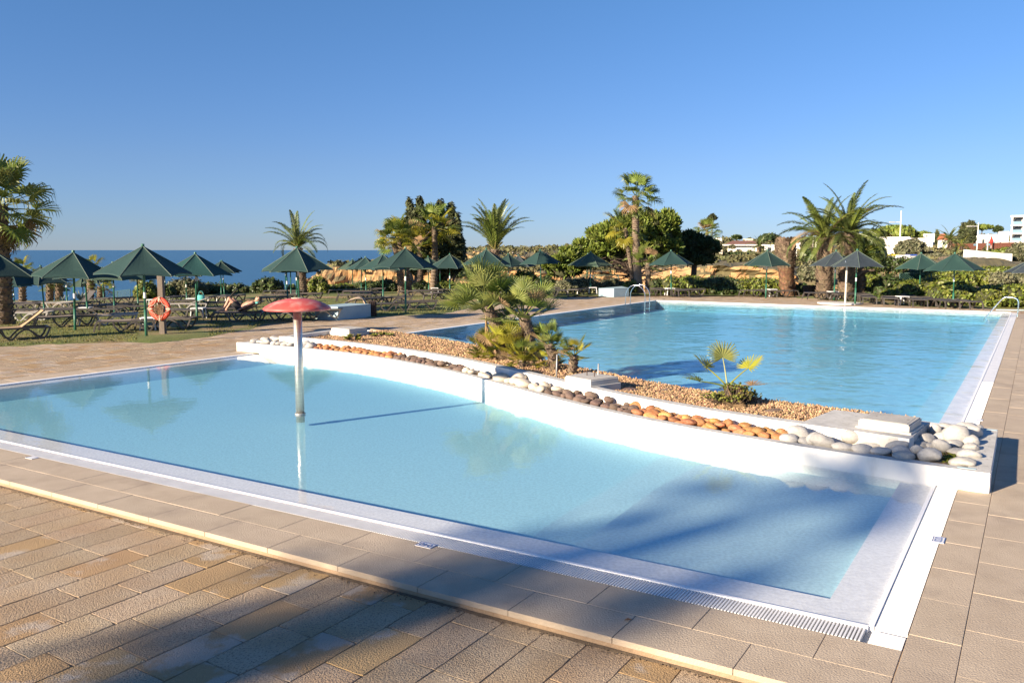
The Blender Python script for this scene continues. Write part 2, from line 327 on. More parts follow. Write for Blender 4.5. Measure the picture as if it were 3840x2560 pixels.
def water_mat(name, dens, acol, s1, st1, s2, st2, stretch, lens, lscale, fm=1.0):
    m = bpy.data.materials.new(name); m.use_nodes = True; nt = m.node_tree; N = nt.nodes; L = nt.links
    N.remove(N['Principled BSDF']); out = N['Material Output']
    geo = N.new('ShaderNodeNewGeometry')
    mp = N.new('ShaderNodeMapping'); mp.inputs['Scale'].default_value = stretch; L.new(geo.outputs['Position'], mp.inputs[0])
    def noise(sc, det=3):
        n = N.new('ShaderNodeTexNoise'); n.inputs['Scale'].default_value = sc; n.inputs['Detail'].default_value = det; L.new(mp.outputs[0], n.inputs['Vector']); return n
    n1, n2 = noise(s1), noise(s2, 2)
    a = N.new('ShaderNodeMath'); a.operation = 'MULTIPLY'; L.new(n1.outputs[0], a.inputs[0]); a.inputs[1].default_value = st1
    b = N.new('ShaderNodeMath'); b.operation = 'MULTIPLY_ADD'; L.new(n2.outputs[0], b.inputs[0]); b.inputs[1].default_value = st2; L.new(a.outputs[0], b.inputs[2])
    bp = N.new('ShaderNodeBump'); bp.inputs['Strength'].default_value = 1; bp.inputs['Distance'].default_value = 1.0; L.new(b.outputs[0], bp.inputs['Height'])
    dt = N.new('ShaderNodeVectorMath'); dt.operation = 'DOT_PRODUCT'; L.new(geo.outputs['Incoming'], dt.inputs[0]); L.new(bp.outputs[0], dt.inputs[1])
    ab = N.new('ShaderNodeMath'); ab.operation = 'ABSOLUTE'; L.new(dt.outputs['Value'], ab.inputs[0])
    om = N.new('ShaderNodeMath'); om.operation = 'SUBTRACT'; om.inputs[0].default_value = 1; L.new(ab.outputs[0], om.inputs[1])
    pw = N.new('ShaderNodeMath'); pw.operation = 'POWER'; L.new(om.outputs[0], pw.inputs[0]); pw.inputs[1].default_value = 5
    F = N.new('ShaderNodeMath'); F.operation = 'MULTIPLY_ADD'; L.new(pw.outputs[0], F.inputs[0]); F.inputs[1].default_value = .98 * fm; F.inputs[2].default_value = .02; F.use_clamp = True
    tr = N.new('ShaderNodeBsdfTransparent')
    # noise in the transparent colour imitates rippled light and dark on the floor
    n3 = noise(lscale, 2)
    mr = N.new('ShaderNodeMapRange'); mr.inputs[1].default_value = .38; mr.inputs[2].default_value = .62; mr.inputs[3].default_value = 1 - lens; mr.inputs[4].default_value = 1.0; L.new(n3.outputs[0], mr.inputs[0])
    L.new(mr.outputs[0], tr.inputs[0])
    gl = N.new('ShaderNodeBsdfGlossy'); gl.inputs['Roughness'].default_value = 0.0; L.new(bp.outputs[0], gl.inputs['Normal'])
    mx = N.new('ShaderNodeMixShader'); L.new(F.outputs[0], mx.inputs[0]); L.new(tr.outputs[0], mx.inputs[1]); L.new(gl.outputs[0], mx.inputs[2])
    L.new(mx.outputs[0], out.inputs['Surface'])
    if dens:
        va = N.new('ShaderNodeVolumeAbsorption'); va.inputs['Color'].default_value = (*acol, 1); va.inputs['Density'].default_value = dens; L.new(va.outputs[0], out.inputs['Volume'])
    return m
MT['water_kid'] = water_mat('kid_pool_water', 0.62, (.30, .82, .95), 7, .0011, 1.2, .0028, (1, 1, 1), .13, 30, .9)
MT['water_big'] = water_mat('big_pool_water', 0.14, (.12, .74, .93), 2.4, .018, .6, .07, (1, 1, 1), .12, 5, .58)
def sea_mat():
    m = mat('sea_water', (.035, .12, .22), (.04, .13, .235), .35, .02, spec=.5)
    nt = m.node_tree; N = nt.nodes; L = nt.links; b = N['Principled BSDF']
    geo = N.new('ShaderNodeNewGeometry'); mp = N.new('ShaderNodeMapping'); mp.inputs['Scale'].default_value = (.6, 1, 1); L.new(geo.outputs['Position'], mp.inputs[0])
    n = N.new('ShaderNodeTexNoise'); n.inputs['Scale'].default_value = .22; n.inputs['Detail'].default_value = 8; n.inputs['Roughness'].default_value = .65; L.new(mp.outputs[0], n.inputs['Vector'])
    bp = N.new('ShaderNodeBump'); bp.inputs['Strength'].default_value = .8; bp.inputs['Distance'].default_value = 1.2; L.new(n.outputs[0], bp.inputs['Height']); L.new(bp.outputs[0], b.inputs['Normal'])
    return m
MT['sea'] = sea_mat()

def nz(a, b): return math.sin(a * 1.7 + b) * .5 + math.sin(a * 3.9 + b * 2.3) * .3 + math.sin(a * 8.3 + b * 4.1) * .2
# ============================================================ the setting: pools, coping, deck, lawn
V2 = lambda x, y: Vector((x, y))
ew, eu, nn, nd = V2(.843, -.538), V2(.538, .843), V2(.509, .861), V2(-.861, .509)
def PW(w, N):                                   # point with p.ew = w and p.nn = N
    det = ew.x * nn.y - ew.y * nn.x
    return V2((w * nn.y - N * ew.y) / det, (ew.x * N - nn.x * w) / det)
def isect(p, d, q, e):
    det = d.x * -e.y + d.y * e.x
    r = q - p; t = (r.x * -e.y + r.y * e.x) / det
    return p + d * t
dL = V2(.575, .818); pL = V2(-6.78, 20.08); nL = V2(-.818, .575)
dB = V2(.538, .843); pB = V2(-3.26, 25.61); nB = V2(-.843, .538)
dF = V2(.850, -.526); pF = V2(7.46, 42.38); nF = V2(.526, .850)
WL, WG, NL, NG, NMID, NST = -.847, -.60, 5.967, 5.707, 5.30, 4.899
WATER = -.004
def inpoly(x, y, poly):
    c = False; n = len(poly); j = n - 1
    for i in range(n):
        a, b = poly[i], poly[j]
        if (a[1] > y) != (b[1] > y) and x < (b[0] - a[0]) * (y - a[1]) / (b[1] - a[1]) + a[0]: c = not c
        j = i
    return c
# planter outlines (world XY)
FRONT = [g(x, y, .22).xy for x, y in ((887,1283),(952,1288),(1020,1295),(1088,1301),(1139,1305),(1250,1316),(1302,1321),(1404,1337),(1455,1345),(1540,1360),(1600,1371),(1635,1378),(1720,1397),(1791,1415),(1873,1436),(1950,1459),(2002,1476),(2104,1503),(2206,1528),(2250,1539),(2369,1564),(2488,1588),(2600,1610),(2736,1632),(2872,1654),(3000,1674),(3100,1687),(3256,1711),(3440,1740),(3593,1759),(3713,1775))]
INNER = [g(x, y, .36).xy for x, y in ((1046,1261),(1129,1265),(1200,1272),(1302,1282),(1404,1294),(1506,1308),(1600,1321),(1652,1330),(1754,1349),(1866,1371),(1956,1394),(2053,1418),(2155,1441),(2250,1465),(2386,1493),(2522,1519),(2650,1542),(2753,1554),(2855,1569),(3000,1588),(3100,1602),(3234,1616),(3323,1629),(3410,1645))]
BACK = [V2(-4.25, 24.75)] + [g(x, y, .2).xy for x, y in ((1475,1246),(1540,1256),(1600,1266),(1700,1282),(1789,1297),(2163,1382),(2360,1422),(2480,1445),(2600,1465),(2750,1487),(2903,1508),(3000,1520),(3100,1533),(3243,1548),(3488,1581),(3583,1596))] + [V2(6.48, 10.76)]
# smooth the outlines a little
def smooth(pts, it=2):
    for _ in range(it):
        pts = [pts[0]] + [(pts[i - 1] + pts[i] * 2 + pts[i + 1]) / 4 for i in range(1, len(pts) - 1)] + [pts[-1]]
    return pts
def dens(pts, step=.35):
    out = [pts[0]]
    for a, b in zip(pts, pts[1:]):
        n = max(1, int((b - a).length / step)); out += [a.lerp(b, k / n) for k in range(1, n + 1)]
    return out
FRONT = smooth(dens(smooth(FRONT, 3)), 4); INNER = smooth(dens(smooth(INNER, 3)), 4); BACK = smooth(dens(smooth(BACK, 1)), 2)
def offs(pts, d):                               # offset to the left of the travel direction
    out = []
    for i, p in enumerate(pts):
        t = (pts[min(i + 1, len(pts) - 1)] - pts[max(i - 1, 0)]).normalized(); out.append(p + V2(-t.y, t.x) * d)
    return out
PEND = V2(6.48, 10.76)
# ---- kid pool
kA = PW(WL, NL); kB = isect(kA, nd, pL, dL)
kWall = offs(FRONT, .08)
lw = isect(kWall[0], V2(1, 0), pL, dL)
kid_poly = [kA, kB] + [pL + dL * .5] + [p for p in kWall if p.y < 20.2 and p.dot(ew) < WL + .02] + [isect(kWall[-6], (kWall[-1] - kWall[-6]), kA, eu)]
kid_in = [PW(-1.18, 6.368), isect(PW(-1.18, 6.368), nd, pL - nL * .3, dL)] + [pL + dL * .5 - nL * .3] + [p for p in kWall if p.y < 20.0 and p.dot(ew) < -1.18] + [isect(kWall[-6], (kWall[-1] - kWall[-6]), PW(-1.18, 6.368), eu)]
mb = MB(); mb.sheet(kid_poly, z=-.21); obj('pool_floor', mb, MT['kid_floor'], kind='structure')
stepA = [g(x, y, -.11).xy for x, y in ((2155,2049),(2286,1959),(2449,1837),(2612,1747),(2790,1672))]
stepB = [g(x, y, -.125).xy for x, y in ((1984,2008),(2122,1910),(2286,1820),(2449,1722),(2570,1655))]
def step_obj(curve, z):
    global STEPDBG
    c = smooth(dens(curve, .15), 3)
    s0 = PW(-1.18, 6.368); a = isect(c[0], c[0] - c[2], s0, nd)
    poly = [s0, a] + c + [c[-1] + V2(1.0, .4), isect(kWall[-6], (kWall[-1] - kWall[-6]), s0, eu) + eu * .1]
    m_ = MB(); m_.prism(poly, -.3, z); o = obj('pool_step', m_, MT['kid_floor'], kind='structure')
step_obj(stepB, -.158); step_obj(stepA, -.108)
# sloping white ledge round three sides
mb = MB()
a0, a1 = kA, PW(-1.18, 6.368); b0, b1 = kB, kid_in[1]
c0 = isect(kWall[-6], (kWall[-1] - kWall[-6]), kA, eu) + eu * .2; c1 = isect(kWall[-6], (kWall[-1] - kWall[-6]), a1, eu) + eu * .2
d0 = pL + dL * .5; d1 = d0 - nL * .3
def ledge(mb, o0, o1, i0, i1, zo=-.02, zi=-.024, zb=-.3):
    mb.add([(*o0, zo), (*o1, zo), (*i1, zi), (*i0, zi), (*i1, zb), (*i0, zb)], [(0, 1, 2, 3), (3, 2, 4, 5)] if zi < -.03 else [(0, 1, 2, 3)])
cv = MB()
sA = isect(V2(.47, 7.12), V2(.15, .24), a1, nd)
for o0, o1, n_ in ((b1, sA, nn), (d1, b1, -nL)):
    cv.add([(*o0, -.0245), (*o1, -.0245), (*(o1 + n_ * .36), -.215), (*(o0 + n_ * .36), -.215)], [(0, 1, 2, 3)])
for o0, o1 in ((sA, a1), (a1, c1)): cv.add([(*o0, -.0245), (*o1, -.0245), (*o1, -.3), (*o0, -.3)], [(0, 1, 2, 3)])
obj('pool_cove', cv, MT['kid_floor'], kind='structure')
ledge(mb, b0, a0, b1, a1); ledge(mb, a0, c0, a1, c1); ledge(mb, d0, b0, d1, b1)
obj('pool_ledge', mb, MT['pool_ledge'], kind='structure')
mb = MB(); mb.prism(kid_poly, -.6, WATER); obj('kid_pool_water', mb, MT['water_kid'], kind='structure')
# ---- big pool
bR0 = isect(PEND, V2(1, 0), kA, eu); bFR = isect(PW(WL, 20), eu, pF, dF)
bFL = isect(pB, dB, pF, dF)
backin = offs(BACK, -.1)
big_poly = [bFL, bFR, isect(BACK[-1] - eu * .5, V2(1, 0), kA, eu)] + [p for p in reversed(backin) if p.dot(ew) < WL - .05] + [pB - dB * .9]
big_poly = [V2(*p) for p in big_poly]
mb = MB(); mb.sheet(big_poly[::-1], z=-.46); obj('pool_floor', mb, MT['big_floor'], kind='structure')
mb = MB()
for a, b in ((bFL, bFR), (pB - dB * 1.5, bFL)):
    mb.add([(*a, 0.0), (*b, 0.0), (*b, -1.2), (*a, -1.2)], [(0, 1, 2, 3)])
for a, b in zip(BACK, BACK[1:]):
    mb.add([(*a, 0.0), (*b, 0.0), (*b, -1.2), (*a, -1.2)], [(0, 1, 2, 3)])
obj('pool_wall', mb, MT['big_wall'], kind='structure')
mb = MB()
r0, r1 = isect(BACK[-1] - eu * .6, V2(1, 0), kA, eu), bFR
ledge(mb, r0, r1, r0 - ew * .30, r1 - ew * .30, -.02, -.05, -.25)
obj('pool_ledge', mb, MT['pool_ledge'], kind='structure')
mb = MB(); mb.add([(*(p - ew * w), z) for p, w, z in ((r0, .30, -.22), (r1, .30, -.22), (r1, .8, -.24), (r0, .8, -.24), (r1, .8, -1.2), (r0, .8, -1.2))], [(0, 1, 2, 3), (3, 2, 4, 5)])
obj('pool_step', mb, MT['big_floor'], kind='structure')
for k in range(3):                              # curved entry steps in the narrow end of the big pool
    rr = 1.5 + k * .45; c = V2(-3.2, 24.6)
    arc = [c + V2(math.cos(R(a)) * rr, math.sin(R(a)) * rr) for a in range(-75, 76, 10)]
    m_ = MB(); m_.prism([c - V2(.3, 0)] + arc, -1.1, -.12 - .11 * k); obj('pool_step', m_, MT['big_floor'], kind='structure')
mb = MB(); mb.prism(big_poly, -1.5, WATER); obj('big_pool_water', mb, MT['water_big'], kind='structure')
# ---- white lips
mb = MB()
def lip(mb, a, b, n, w, z1=.008, z0=-.2):
    vs = [a, b, b + n * w, a + n * w]; mb.prism([(p.x, p.y) for p in vs], z0, z1)
gend = isect(kWall[-6], (kWall[-1] - kWall[-6]), kA, eu)
lip(mb, kB - nd * -.0, kA, -nn, .035); lip(mb, kA, gend - eu * .1, ew, .035)
lip(mb, kB, d0, nL, .10, .012); lip(mb, pB - dB * .75, bFL + nF * .0, nB, .16, .012); lip(mb, bFL, bFR, nF, .16, .012)
lip(mb, r0, bFR, ew, .035)
obj('pool_lip', mb, MT['pool_ledge'], kind='structure')
# ---- overflow gratings: white slats laid across the gutter
SLATW = MT['plastic_white']
t = thing('overflow_grating', 'white slatted overflow grating along the near edge and right edge of the paddling pool', 'pool grating')
ch = MB()
q0, q1 = PW(WL + .035, NL - .035), PW(WG, NG)
lf = kB - nn * .035
ch.prism([lf, q0, PW(WG, NL - .035), PW(WG, NG), isect(PW(WG, NG), nd, kB, dL)][::1], -.09, -.035)
ge2 = isect(kWall[-6], (kWall[-1] - kWall[-6]), PW(WG, NG), eu)
ch.prism([q0, PW(WG, NL - .035), ge2 - eu * .12, gend - eu * .12 + ew * .035], -.088, -.033)
obj('channel', ch, MT['white_top'], t)
slatme = {}
def slat(mbs, p, d, L, w=.013):                  # flat bar from p along d
    s = V2(-d.y, d.x) * w / 2
    mbs.prism([p - s, p + d * L - s, p + d * L + s, p + s], -.03, .0)
pitch = .0245; rows = []
n_near = int((kB - kA).length / pitch)
gw = (NL - .035) - NG
for i in range(n_near):
    p = kA + nd * (pitch * i + .02) - nn * .037
    rows.append(((kA - p).length, p, -eu * 1.0, gw / eu.dot(nn) - .004))
n_r = int(((gend - kA).length - .13) / pitch)
for i in range(n_r):
    p = kA + eu * (pitch * i + .02) + ew * .037
    rows.append(((kA - p).length * 1.35, p, ew, (WG - WL - .035) - .004))
for i in range(1, 10): rows.append((.1, q0 - eu * (pitch * i) + ew * .002, ew, .205))   # corner piece
rows.sort(key=lambda r: r[0])
rest = MB()
for i, (_, p, d, L) in enumerate(rows):
    if i < 290:
        m_ = MB(); slat(m_, p, d, L); obj('slat', m_, SLATW, t)
    else: slat(rest, p, d, L)
obj('slat', rest, SLATW, t, kind='stuff')
t2 = thing('overflow_grating', 'straight white overflow grating along the right edge of the large pool', 'pool grating')
gb0, gb1 = r0 + ew * .035, bFR + ew * .035; Lg = (gb1 - gb0).length
for k in range(int(Lg / .5) + 1):
    a = gb0 + eu * (.5 * k); b = gb0 + eu * min(.5 * k + .492, Lg)
    if (b - a).length < .05: continue
    m_ = MB()
    m_.prism([a, a + ew * .207, b + ew * .207, b], -.03, -.008)
    if k < 14:
        for s in range(20):
            c = a + eu * (.0245 * s + .006); m_.prism([c, c + ew * .207, c + eu * .014 + ew * .207, c + eu * .014], -.0079, .0)
    else: m_.prism([a, a + ew * .207, b + ew * .207, b], -.0079, .0)
    obj('grating_panel', m_, SLATW, t2)
# ---- coping slabs
SLABS = []                                       # (distance, polygon, thickness)
def slab(poly, th=.05):
    c = sum((V2(*p) for p in poly), V2(0, 0)) / len(poly); SLABS.append((c.length, [V2(*p) for p in poly], th))
GAP = .004
def row_near(N0, N1, wend, step, start):
    s = start; a = PW(wend, N1); b = PW(wend, N0)
    lim = 17.5
    cur = 0
    while cur < lim:
        nxt = cur + (start if cur == 0 else step)
        p0 = PW(wend, N1) + nd * (cur + GAP / 2); p1 = PW(wend, N1) + nd * (nxt - GAP / 2)
        k = (N1 - N0 - GAP) / eu.dot(nn)
        slab([p0, p1, p1 - eu * k, p0 - eu * k]); cur = nxt
row_near(NMID, NG - .006, WG, .80, .47); row_near(NST, NMID, WG + .0, .82, .86)
# right columns
def col_right(w0, w1, Nst, step, start, smax):
    s = 0; first = True
    while s < smax:
        nx = s + (start if first else step)
        def pt(w, ss):
            base = PW(w, Nst); return base + eu * ss
        a, b = pt(w0 + GAP / 2, s + GAP / 2), pt(w1 - GAP / 2, s + GAP / 2)
        if not first:
            a = A_ + eu * GAP; b = B_ + eu * GAP
        dd = pt(w0 + GAP / 2, nx - GAP / 2); sd = dd.dot(eu); c = ew * (w1 - GAP / 2) + eu * sd
        dd = ew * (w0 + GAP / 2) + eu * sd
        slab([a, b, c, dd]); A_, B_ = dd, c; s = nx; first = False
col_right(WG + .004, -.275, NST, .71, 1.08, 34.2); col_right(-.275, .43, NST, .735, .62, 35)
for k in range(5): col_right(.43 + .72 * k, 1.15 + .72 * k, NST, .735, .3 + .17 * k, 35)
# left coping, far coping
Lk = (d0 - kB).length
k = -.3
while k < Lk + 1.2:
    a = kB + dL * (k + GAP / 2) + nL * .105; b = kB + dL * (k + .8 - GAP / 2) + nL * .105; slab([a, a + nL * .68, b + nL * .68, b]); k += .8
k = -.9; Lb = (bFL - pB).length
while k < Lb + .9:
    a = pB + dB * (k + GAP / 2) + nB * .165; b = pB + dB * (k + .8 - GAP / 2) + nB * .165; slab([a, a + nB * .62, b + nB * .62, b]); k += .8
k = .0; Lf = (bFR - bFL).length
while k < Lf + .3:
    a = bFL + dF * (k + GAP / 2) + nF * .165; b = bFL + dF * (k + .8 - GAP / 2) + nF * .165; slab([b, a, a + nF * .9, b + nF * .9]); k += .8
cp = MB()
outline = [isect(PW(0, NST), nd, pL + nL * .80, dL), PW(4.04, NST), isect(PW(4.04, 9), eu, pF + nF * 1.08, dF), isect(pF + nF * 1.08, dF, pB + nB * .80, dB), pB + nB * .80 - dB * 1.1, V2(-5.3, 24.3), V2(-6.6, 22.25), pL + nL * .8 + dL * .35]
poolhole = [kB - nn * .27, PW(WG + .003, NG - .003), PW(WG + .003, 10), V2(*(r0 + ew * .25)), V2(*(bFR + ew * .25 + nF * .08)), V2(*(bFL + nF * .12 + nB * .12)), pB + nB * .12 - dB * .9, V2(-4.9, 23.6), V2(-6.3, 21.3), d0 + nL * .08]
inset = [isect(PW(0, NST + .012), nd, pL + nL * .788, dL), PW(4.02, NST + .012)] + [V2(*p) for p in outline[2:]]
cp.sheet(inset, [poolhole], z=-.006)
for a, b in ((inset[0], inset[1]), (inset[-1], inset[0])):
    cp.add([(*a, -.0065), (*b, -.0065), (*b, -.14), (*a, -.14)], [(3, 2, 1, 0)])
croot = obj('coping', cp, MT['kerb'], kind='structure')
SLABS.sort(key=lambda s: s[0]); restc = MB()
for i, (_, poly, th) in enumerate(SLABS):
    ar = sum(poly[j].x * poly[(j + 1) % 4].y - poly[(j + 1) % 4].x * poly[j].y for j in range(4))
    if ar < 0: poly = poly[::-1]
    if i < 300:
        m_ = MB(); dz = random.uniform(-.0015, .0015); m_.prism(poly, -.045, dz); obj('coping_slab', bevelled(m_, .0025), MT['coping'], croot)
    else: restc.prism(poly, -.045, 0)
obj('coping_slab', restc, MT['coping'], croot, kind='stuff')
# ---- paved deck
DZ = -.085
edge_px = [(0,1300),(150,1291),(400,1286),(590,1283),(760,1266),(900,1244),(1000,1216),(1200,1199),(1400,1187),(1640,1178),(1830,1146),(2060,1115),(2245,1109),(2420,1105),(2700,1107),(2900,1111),(3050,1117),(3160,1130),(3300,1139),(3450,1149),(3650,1156),(3840,1160)]
deck_edge = [g(x, y, DZ).xy for x, y in edge_px]
deckx = [V2(-26, -7), V2(-26, 16.8)] + [p + V2(-.15, .75) for p in deck_edge] + [V2(29, 29), V2(29, -7)]
deck = [V2(-26, -7), V2(-26, 16)] + deck_edge + [V2(28, 28), V2(28, -7)]
mb = MB(); mb.sheet(deckx, [outline], z=DZ - .005)
droot = obj('paved_deck', mb, MT['joint'], kind='structure')
PV = []
def clip(poly, o, n):
    out = []
    for i in range(len(poly)):
        p, q = poly[i], poly[(i + 1) % len(poly)]; a, b = (p - o).dot(n), (q - o).dot(n)
        if a <= 0: out.append(p)
        if (a < 0) != (b < 0): out.append(p.lerp(q, a / (a - b)))
    return out
pw_, pl_ = .335, .61
def inview(p, m=1.15):
    d = p.y * cT + CAMH * sT
    return d > .5 and abs(p.x) / d < .6234 * m
for i in range(-70, 130):
    off = random.choice((0, .5, .33)) * pl_ + (i % 2) * .3
    for j in range(-20, 90):
        cw, cu = i * pw_ - 12.0, j * pl_ + off
        c = ew * cw + eu * cu
        if not (-3 < c.y < 47): continue
        near_ = c.dot(nn) < NST + .3 and abs(c.x) < 11 and c.y > -2
        if not near_ and not inview(c, 1.5): continue
        if not inpoly(c.x, c.y, deckx): continue
        cs = [c + ew * a * (pw_ / 2 - .0035) + eu * b * (pl_ / 2 - .0035) for a, b in ((-1, -1), (1, -1), (1, 1), (-1, 1))]
        ins = [inpoly(p.x, p.y, outline) for p in cs]
        if all(ins): continue
        if any(ins):
            for o_, n_ in ((nn * (NST - .004), nn), (pL + nL * .804, -nL), (pB + nB * .804, -nB), (pF + nF * 1.084, -nF)):
                sd = [(p - o_).dot(n_) for p in cs]
                if max(sd) > 0 and min(sd) < 0 and max(abs(v) for v in sd) < .75: cs = clip(cs, o_, n_)
            if len(cs) < 3: continue
            c2 = sum(cs, V2(0, 0)) / len(cs)
            if inpoly(c2.x, c2.y, outline): continue
        d = abs(c.y - 3.5) + abs(c.x) * .4 if c.dot(nn) < NST else c.length
        vis = inview(c, 1.02) and c.length > 3.6
        PV.append((d if vis else 999 + d, cs))
def ragged(cs, j, n):
    out = []
    for a, b in zip(cs, cs[1:] + cs[:1]):
        for k in range(n):
            q = a.lerp(b, k / n); e = 2.2 if k == 0 else 1
            c_ = sum(cs, V2(0, 0)) / len(cs); out.append(q + V2(random.uniform(-j, j), random.uniform(-j, j)) + (c_ - q).normalized() * (random.uniform(0, j * 2.5) if k == 0 else 0))
    return out
PV.sort(key=lambda r: r[0]); restp = MB()
for i, (_, cs) in enumerate(PV):
    nn_ = len(cs); ar = sum(cs[j].x * cs[(j + 1) % nn_].y - cs[(j + 1) % nn_].x * cs[j].y for j in range(nn_))
    if ar < 0: cs = cs[::-1]
    z = DZ + random.uniform(-.0015, .001)
    if i < 300:
        m_ = MB(); cs = ragged(cs, .0035 if i < 170 else .002, 5 if i < 170 else 2)
        m_.prism(cs, DZ - .028, z)
        tx, ty = random.gauss(0, .002), random.gauss(0, .002); cc = sum(cs, V2(0, 0)) / len(cs); m_.v = [(v[0], v[1], v[2] + ((v[0] - cc.x) * tx + (v[1] - cc.y) * ty if v[2] > DZ - .02 else 0)) for v in m_.v]
        obj('paver', bevelled(m_, .0025), MT[random.choice(('paver_a', 'paver_b', 'paver_b'))], droot)
    else: restp.prism(cs, DZ - .028, z)
obj('paver', restp, MT['paver'], droot, kind='stuff')
sl = MB(); k = 0.0; a0 = PW(4.2, NST - .002); rs = random.Random(31); prev = None
while k < 16:
    w_ = .012 + .03 * max(0, mnoise.noise(Vector((k * 2.2, 0, 0)))) + rs.uniform(0, .014); p = a0 + nd * k; cur = [(*p, DZ + .012), (*(p - nn * w_), DZ + .0015)]
    if prev: sl.add([prev[0], cur[0], cur[1], prev[1]], [(0, 1, 2, 3)])
    prev = cur; k += .035
for _ in range(900):
    k = rs.uniform(0, 14); p = a0 + nd * k - nn * abs(rs.gauss(.01, .035)); r = rs.uniform(.003, .009); sl.add([Vector((p.x, p.y, DZ + r * .5)) + v * r for v in (Vector((1, 0, 0)), Vector((-1, 0, 0)), Vector((0, 1, 0)), Vector((0, -1, 0)), Vector((0, 0, 1)))], [(0, 2, 4), (2, 1, 4), (1, 3, 4), (3, 0, 4)])
obj('soil_line', sl, MT['dirt'], droot, kind='stuff')

# ============================================================ parasol catalogue (apex and foot in the photograph)
PAR = [  # ax, ay, bx, by, canopy, where
 (-12,935,-10,1228,'canopy','near'),(41,999,45,1197,'canopy','mid'),(273,939,282,1229,'canopy','near'),(157,994,168,1187,'canopy','mid'),
 (246,990,253,1150,'canopy','mid'),(320,968,330,1186,'canopy','mid'),(204,1055,208,1159,'canopy_pale','low'),(53,1033,57,1155,'canopy_teal','low'),
 (312,1040,316,1142,'canopy_pale','low'),(357,1026,361,1128,'canopy_pale','low'),(383,1001,389,1124,'canopy','low'),(423,981,430,1178,'canopy_pale','mid'),
 (532,915,548,1240,'canopy','near'),(514,985,519,1160,'canopy','mid'),(617,985,623,1118,'canopy','far'),(731,946,739,1197,'canopy_teal','near'),
 (739,964,745,1150,'canopy','mid'),(695,981,701,1135,'canopy_pale','far'),(826,977,830,1111,'canopy','far'),(836,975,842,1108,'canopy','far'),
 (1120,923,1124,1180,'canopy','near'),(1068,974,1072,1092,'canopy','far'),(1074,957,1079,1132,'canopy','mid'),(1088,970,1092,1118,'canopy_pale','far'),(1108,961,1113,1128,'canopy','mid'),
 (1319,970,1322,1091,'canopy_pale','far'),(1352,964,1355,1096,'canopy_pale','far'),(1371,961,1373,1106,'canopy','far'),(1436,950,1437,1129,'canopy','mid'),(1515,926,1521,1159,'canopy','near'),
 (1606,960,1609,1105,'canopy_pale','far'),(1647,963,1652,1090,'canopy','far'),(1684,950,1687,1103,'canopy','far'),(1820,930,1823,1112,'canopy','mid'),(1905,950,1906,1094,'canopy','far'),(1941,955,1944,1086,'canopy_navy','far'),
 (2031,934,2029,1092,'canopy','hedge'),(2217,942,2214,1099,'canopy_pale','hedge'),(2197,949,2199,1091,'canopy_pale','hedge'),(2518,937,2517,1101,'canopy','hedge'),
 (2876,936,2872,1108,'canopy','hedge'),(3137,937,3128,1114,'canopy_navy','hedge'),(3215,934,3207,1128,'canopy_navy','hedge'),(3454,946,3446,1126,'canopy','hedge'),(3582,946,3574,1148,'canopy','hedge'),(3880,956,3868,1160,'canopy_navy','hedge')]
PARP = [pole(*p[:4]) for p in PAR]
# ---- ground height: smooth surface through the parasol feet and the deck rim
ctrl = [(p.x, p.y, p.z) for p in PARP] + [(p.x, p.y, DZ - .02) for p in deck_edge] + [(p.x, p.y, DZ - .02) for p in (V2(-26, 16), V2(-26, 5), V2(28, 28), V2(0, 30), V2(5, 20), V2(28, 10), V2(-10, 10), V2(-8, 26))]
cpx = np.array([(a, b) for a, b, _ in ctrl]); cpz = np.array([c for *_, c in ctrl])
def ground(x, y):
    d2 = (cpx[:, 0] - x) ** 2 + (cpx[:, 1] - y) ** 2
    w = 1 / (d2 + 9.0) ** 1.6
    return float((w * cpz).sum() / w.sum())
def onground(px, py, it=12):
    z = 0.0
    for _ in range(it):
        p = g(px, py, z) if py > 945 else at(px, py, 60); z = .5 * z + .5 * ground(p.x, p.y)
    return Vector((p.x, p.y, ground(p.x, p.y)))

# ============================================================ lawn, headland, cliffs, sea: one fan-shaped sheet
def interp(tab, x):
    if x <= tab[0][0]: return tab[0][1]
    for (a, u), (b, v) in zip(tab, tab[1:]):
        if x <= b: return u + (v - u) * (x - a) / (b - a)
    return tab[-1][1]
EDGE = [(-800, 78), (350, 80), (450, 76), (560, 66), (1150, 64), (1300, 66), (1700, 62), (2000, 56), (2300, 52.5), (2700, 50), (3050, 49.5), (3300, 46), (3840, 41), (4600, 38)]
SEAZ = -24.0
cols = list(range(-800, 4700, 24))
def seg_d(p, poly):
    m = 1e9
    for a, b in zip(poly, poly[1:]):
        t = max(0, min(1, (p - a).dot(b - a) / max(1e-9, (b - a).length_squared))); m = min(m, (p - a.lerp(b, t)).length)
    return m
def lawn_z(x, D):
    z = ground(x, D)
    if D > 46 or D < 12: return z + .02 * math.sin(x * 1.3) * math.sin(D * .9)
    d = seg_d(V2(x, D), deck_edge); d = -d if inpoly(x, D, deck) else d
    d += .22 * nz(x * .9, D * .7) + .1 * nz(x * 3.1, D * 2.7)
    if d < 1.2: z = max(z if d > .3 else -9, DZ + max(-.05, min(.02, d * .09)))
    return z
lawn = MB(); NR = 150
for x in cols:
    E = interp(EDGE, x)
    for r in range(NR):
        D = 9 * (E / 9) ** (r / (NR - 1)); p = at(x, 1000, D); lawn.v.append((p.x, D, lawn_z(p.x, D)))
shr = [V2(*p) for p in deck]
